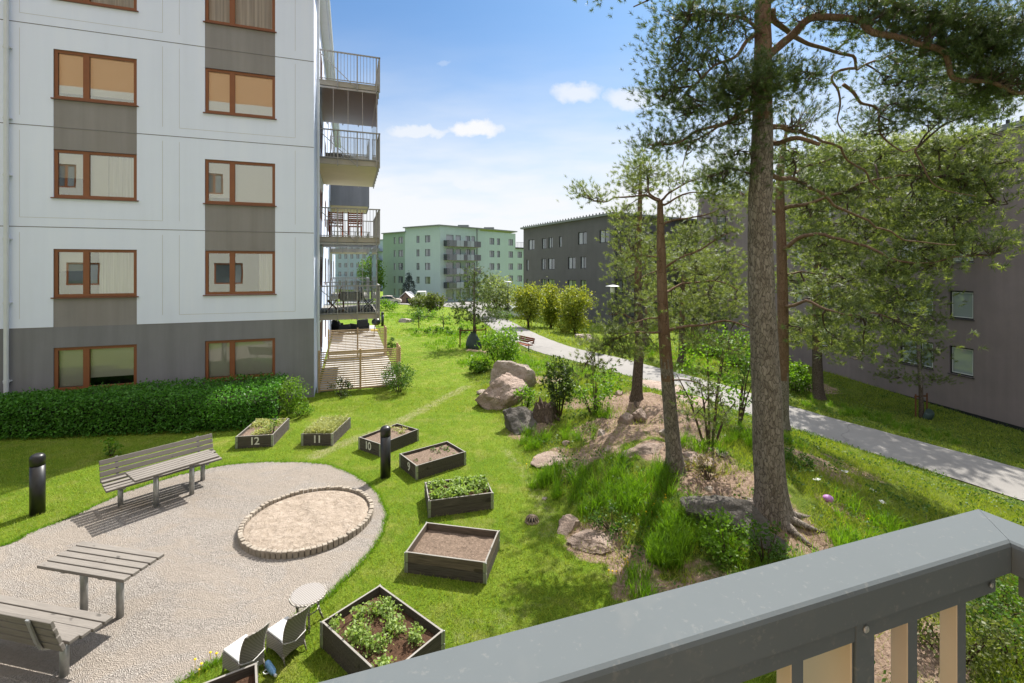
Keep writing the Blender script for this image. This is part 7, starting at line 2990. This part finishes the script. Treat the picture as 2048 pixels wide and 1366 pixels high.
# long uncut grass
Xs, Ys, Hs = [], [], []
for c, rad, n in LONGP:
    n = int(n * 1.15)
    a, q = r.uniform(0, 6.283, n), np.sqrt(r.uniform(0, 1, n)) * rad
    cx, cy = c.x + np.cos(a) * q, c.y + np.sin(a) * q
    for x, y in zip(cx, cy):
        m = r.integers(26, 48)
        sc_ = r.uniform(.7, 1.35)
        Xs.append(x + r.normal(size=m) * .045 * sc_)
        Ys.append(y + r.normal(size=m) * .045 * sc_)
        Hs.append(r.uniform(.12, .37, m) * sc_)
X, Y, H = np.concatenate(Xs), np.concatenate(Ys), np.concatenate(Hs)
NW = len(X)
Xs, Ys, Hs = [X], [Y], [H]
for c, rad, n in FARP_:
    a, q = r.uniform(0, 6.283, n), np.sqrt(r.uniform(0, 1, n)) * rad
    for x, y in zip(c.x + np.cos(a) * q, c.y + np.sin(a) * q * 1.5):
        m = r.integers(14, 26)
        sc_ = r.uniform(.6, 1.3)
        Xs.append(x + r.normal(size=m) * .12 * sc_)
        Ys.append(y + r.normal(size=m) * .12 * sc_)
        Hs.append(r.uniform(.12, .30, m) * sc_)
X, Y, H = np.concatenate(Xs), np.concatenate(Ys), np.concatenate(Hs)
wd = np.where(np.arange(len(X)) < NW, 1.0, 2.6)
ok = free(X, Y)
X, Y, H, wd = X[ok], Y[ok], H[ok], wd[ok]
Vl = blades(0, X, Y, gz(X, Y) - .02, H, r.uniform(.007, .013, len(X)) * wd, r, .75, 2)
o = np_mesh('long_grass', np.concatenate([Vl, Ve]), 3, M['grass_long'])
tag(o, 'long uncut green grass tufts on the knoll and along the path', 'grass', kind='stuff')
# dry stalks and needles on the litter
X, Y = sample(120000, -.5, 14, 4.5, 20, 1.1)
bare = blobs(BAREP, X, Y)
rough = smooth(-.1, .8, X - np.interp(Y, LY, LX))
ok = free(X, Y) & (r.uniform(0, 1, len(X)) < np.maximum(bare * .5, rough * .2))
X, Y = X[ok], Y[ok]
Vd = blades(0, X, Y, gz(X, Y), r.uniform(.02, .10, len(X)), r.uniform(.007, .013, len(X)), r, 2.2)
o = np_mesh('dry_grass', Vd, 3, M['grass_dry'])
tag(o, 'dry straw coloured stalks scattered over the knoll', 'grass', kind='stuff')
# ground cover: little leaves
cx, cy = sample(5200, -1.0, 24, 4.5, 30, 1.0)
rough = smooth(0, .9, cx - np.interp(cy, LY, LX))
pd = path_dist(cx, cy)
edge = np.exp(-((pd - PATH_W / 2 - .9) / .8) ** 2)
ok = free(cx, cy) & (r.uniform(0, 1, len(cx)) < rough * .42 * (1.15 - blobs(BAREP, cx, cy)) + edge * .55)
cx, cy = cx[ok], cy[ok]
m = 26
X = (cx[:, None] + r.normal(size=(len(cx), m)) * .13).ravel()
Y = (cy[:, None] + r.normal(size=(len(cx), m)) * .13).ravel()
ok = free(X, Y)
X, Y = X[ok], Y[ok]
C = np.stack([X, Y, gz(X, Y) + r.uniform(.02, .16, len(X))], 1)
o = np_mesh('ground_cover', leaves(C, .055, r, .6), 4, M['leaf_mid'])
tag(o, 'low leafy ground cover between the grass tufts and along the path verge', 'ground cover', kind='stuff')
# dandelions
DP = [on_ground(px + random.uniform(-14, 14), py + random.uniform(-10, 10)) for px, py in [(1305, 1030)] * 7 + [(1325, 1010)] * 6 + [(1745, 1047)] * 4 + [(425, 1322)] * 2 + [(390, 1345)] * 3 + [(1260, 1135)] * 4 + [(1230, 1150)] * 4 + [(1060, 935)] * 3]
mb = MB()
for q in DP:
    h = random.uniform(.04, .13)
    a = random.uniform(.010, .016)
    mb.lathe([(a * .5, 0), (a, .006), (a * .6, .013), (.002, .015)], 8, c=(q.x, q.y, q.z + h))
    mb.tube([(q.x, q.y, q.z), (q.x, q.y, q.z + h)], .003, 4)
o = mb.build('dandelions', M['yellow'])
tag(o, 'yellow dandelion heads dotted through the grass', 'flowers', kind='stuff')


# ---- what grows in the planter boxes
def bed(key, name, label, n, size, hmin, hmax, mat, clusters, sig, up=.5):
    Mb, hx, hy, hz = BEDS[key]
    r = np.random.default_rng(int(key) * 7)
    P_ = []
    for (u, v, w) in clusters:
        m = max(3, int(n * w))
        x = np.clip(u * hx + r.normal(size=m) * sig, -hx + .02, hx - .02)
        y = np.clip(v * hy + r.normal(size=m) * sig, -hy + .02, hy - .02)
        z = hz + r.uniform(hmin, hmax, m)
        P_.append(np.stack([x, y, z], 1))
    C = np.concatenate(P_)
    o = np_mesh(name, leaves(C, size, r, up), 4, M[mat])
    o.matrix_world = Mb
    tag(o, label, 'plants', kind='stuff')


rr = random.Random(4)


def scat(n, x0=-.9, x1=.9, y0=-.9, y1=.9):
    return [(rr.uniform(x0, x1), rr.uniform(y0, y1), 1 / n) for _ in range(n)]


bed('8', 'strawberry_plants', 'bright strawberry leaves filling the black planter box', 1500, .062, .02, .13, 'leaf_bed', scat(46, -.95, .9, -.9, .95) + [(.1, .45, .10), (.0, .6, .10)], .055)
bed('6', 'herb_plants', 'patch of leafy herbs in the planter box set on its corner', 1000, .038, .0, .14, 'leaf_bed', scat(26, -.75, .75, -.6, .1) + scat(10, -.9, .9, -.9, .85), .045)
bed('12', 'weeds', 'pale green weeds in planter box 12', 700, .05, .0, .10, 'leaf_dry', scat(30, -.95, .95, -.95, -.1) + scat(10), .06)
bed('10', 'weeds', 'few weeds in planter box 10', 160, .045, .0, .07, 'leaf_dry', scat(9, -.9, .9, -.95, -.4), .04)
bed('9', 'weeds', 'few weeds in planter box 9', 140, .04, .0, .06, 'leaf_mid', scat(10), .03)
bed('11', 'weeds', 'pale fluffy weeds covering planter box 11', 1900, .05, .02, .15, 'leaf_dry', scat(60, -.95, .95, -.95, .95) + [(-.1, .5, .2), (.1, .6, .15)], .06)
Mb, hx, hy, hz = BEDS['11']
X, Y = r.uniform(-hx, hx, 3200), r.uniform(-hy, hy, 3200)
Vw = blades(0, X, Y, np.full(3200, hz - .01), r.uniform(.06, .19, 3200) * (1 + .5 * (np.abs(X + .05) < .25) * (Y > .0)), r.uniform(.006, .012, 3200), r, 1.1, 2)
o = np_mesh('weeds', Vw, 3, M['leaf_dry'])
o.matrix_world = Mb
tag(o, 'pale dry weeds standing all over planter box 11', 'plants', kind='stuff')
Mb, hx, hy, hz = BEDS['12']
shrub('shrub', 'taller leafy stalk at the back corner of planter box 12', 'plant', Mb @ Vector((-.32, .35, hz)), .32, .12, 110, .045, 'leaf_bright', None, seed=80, k=10, stems=3)
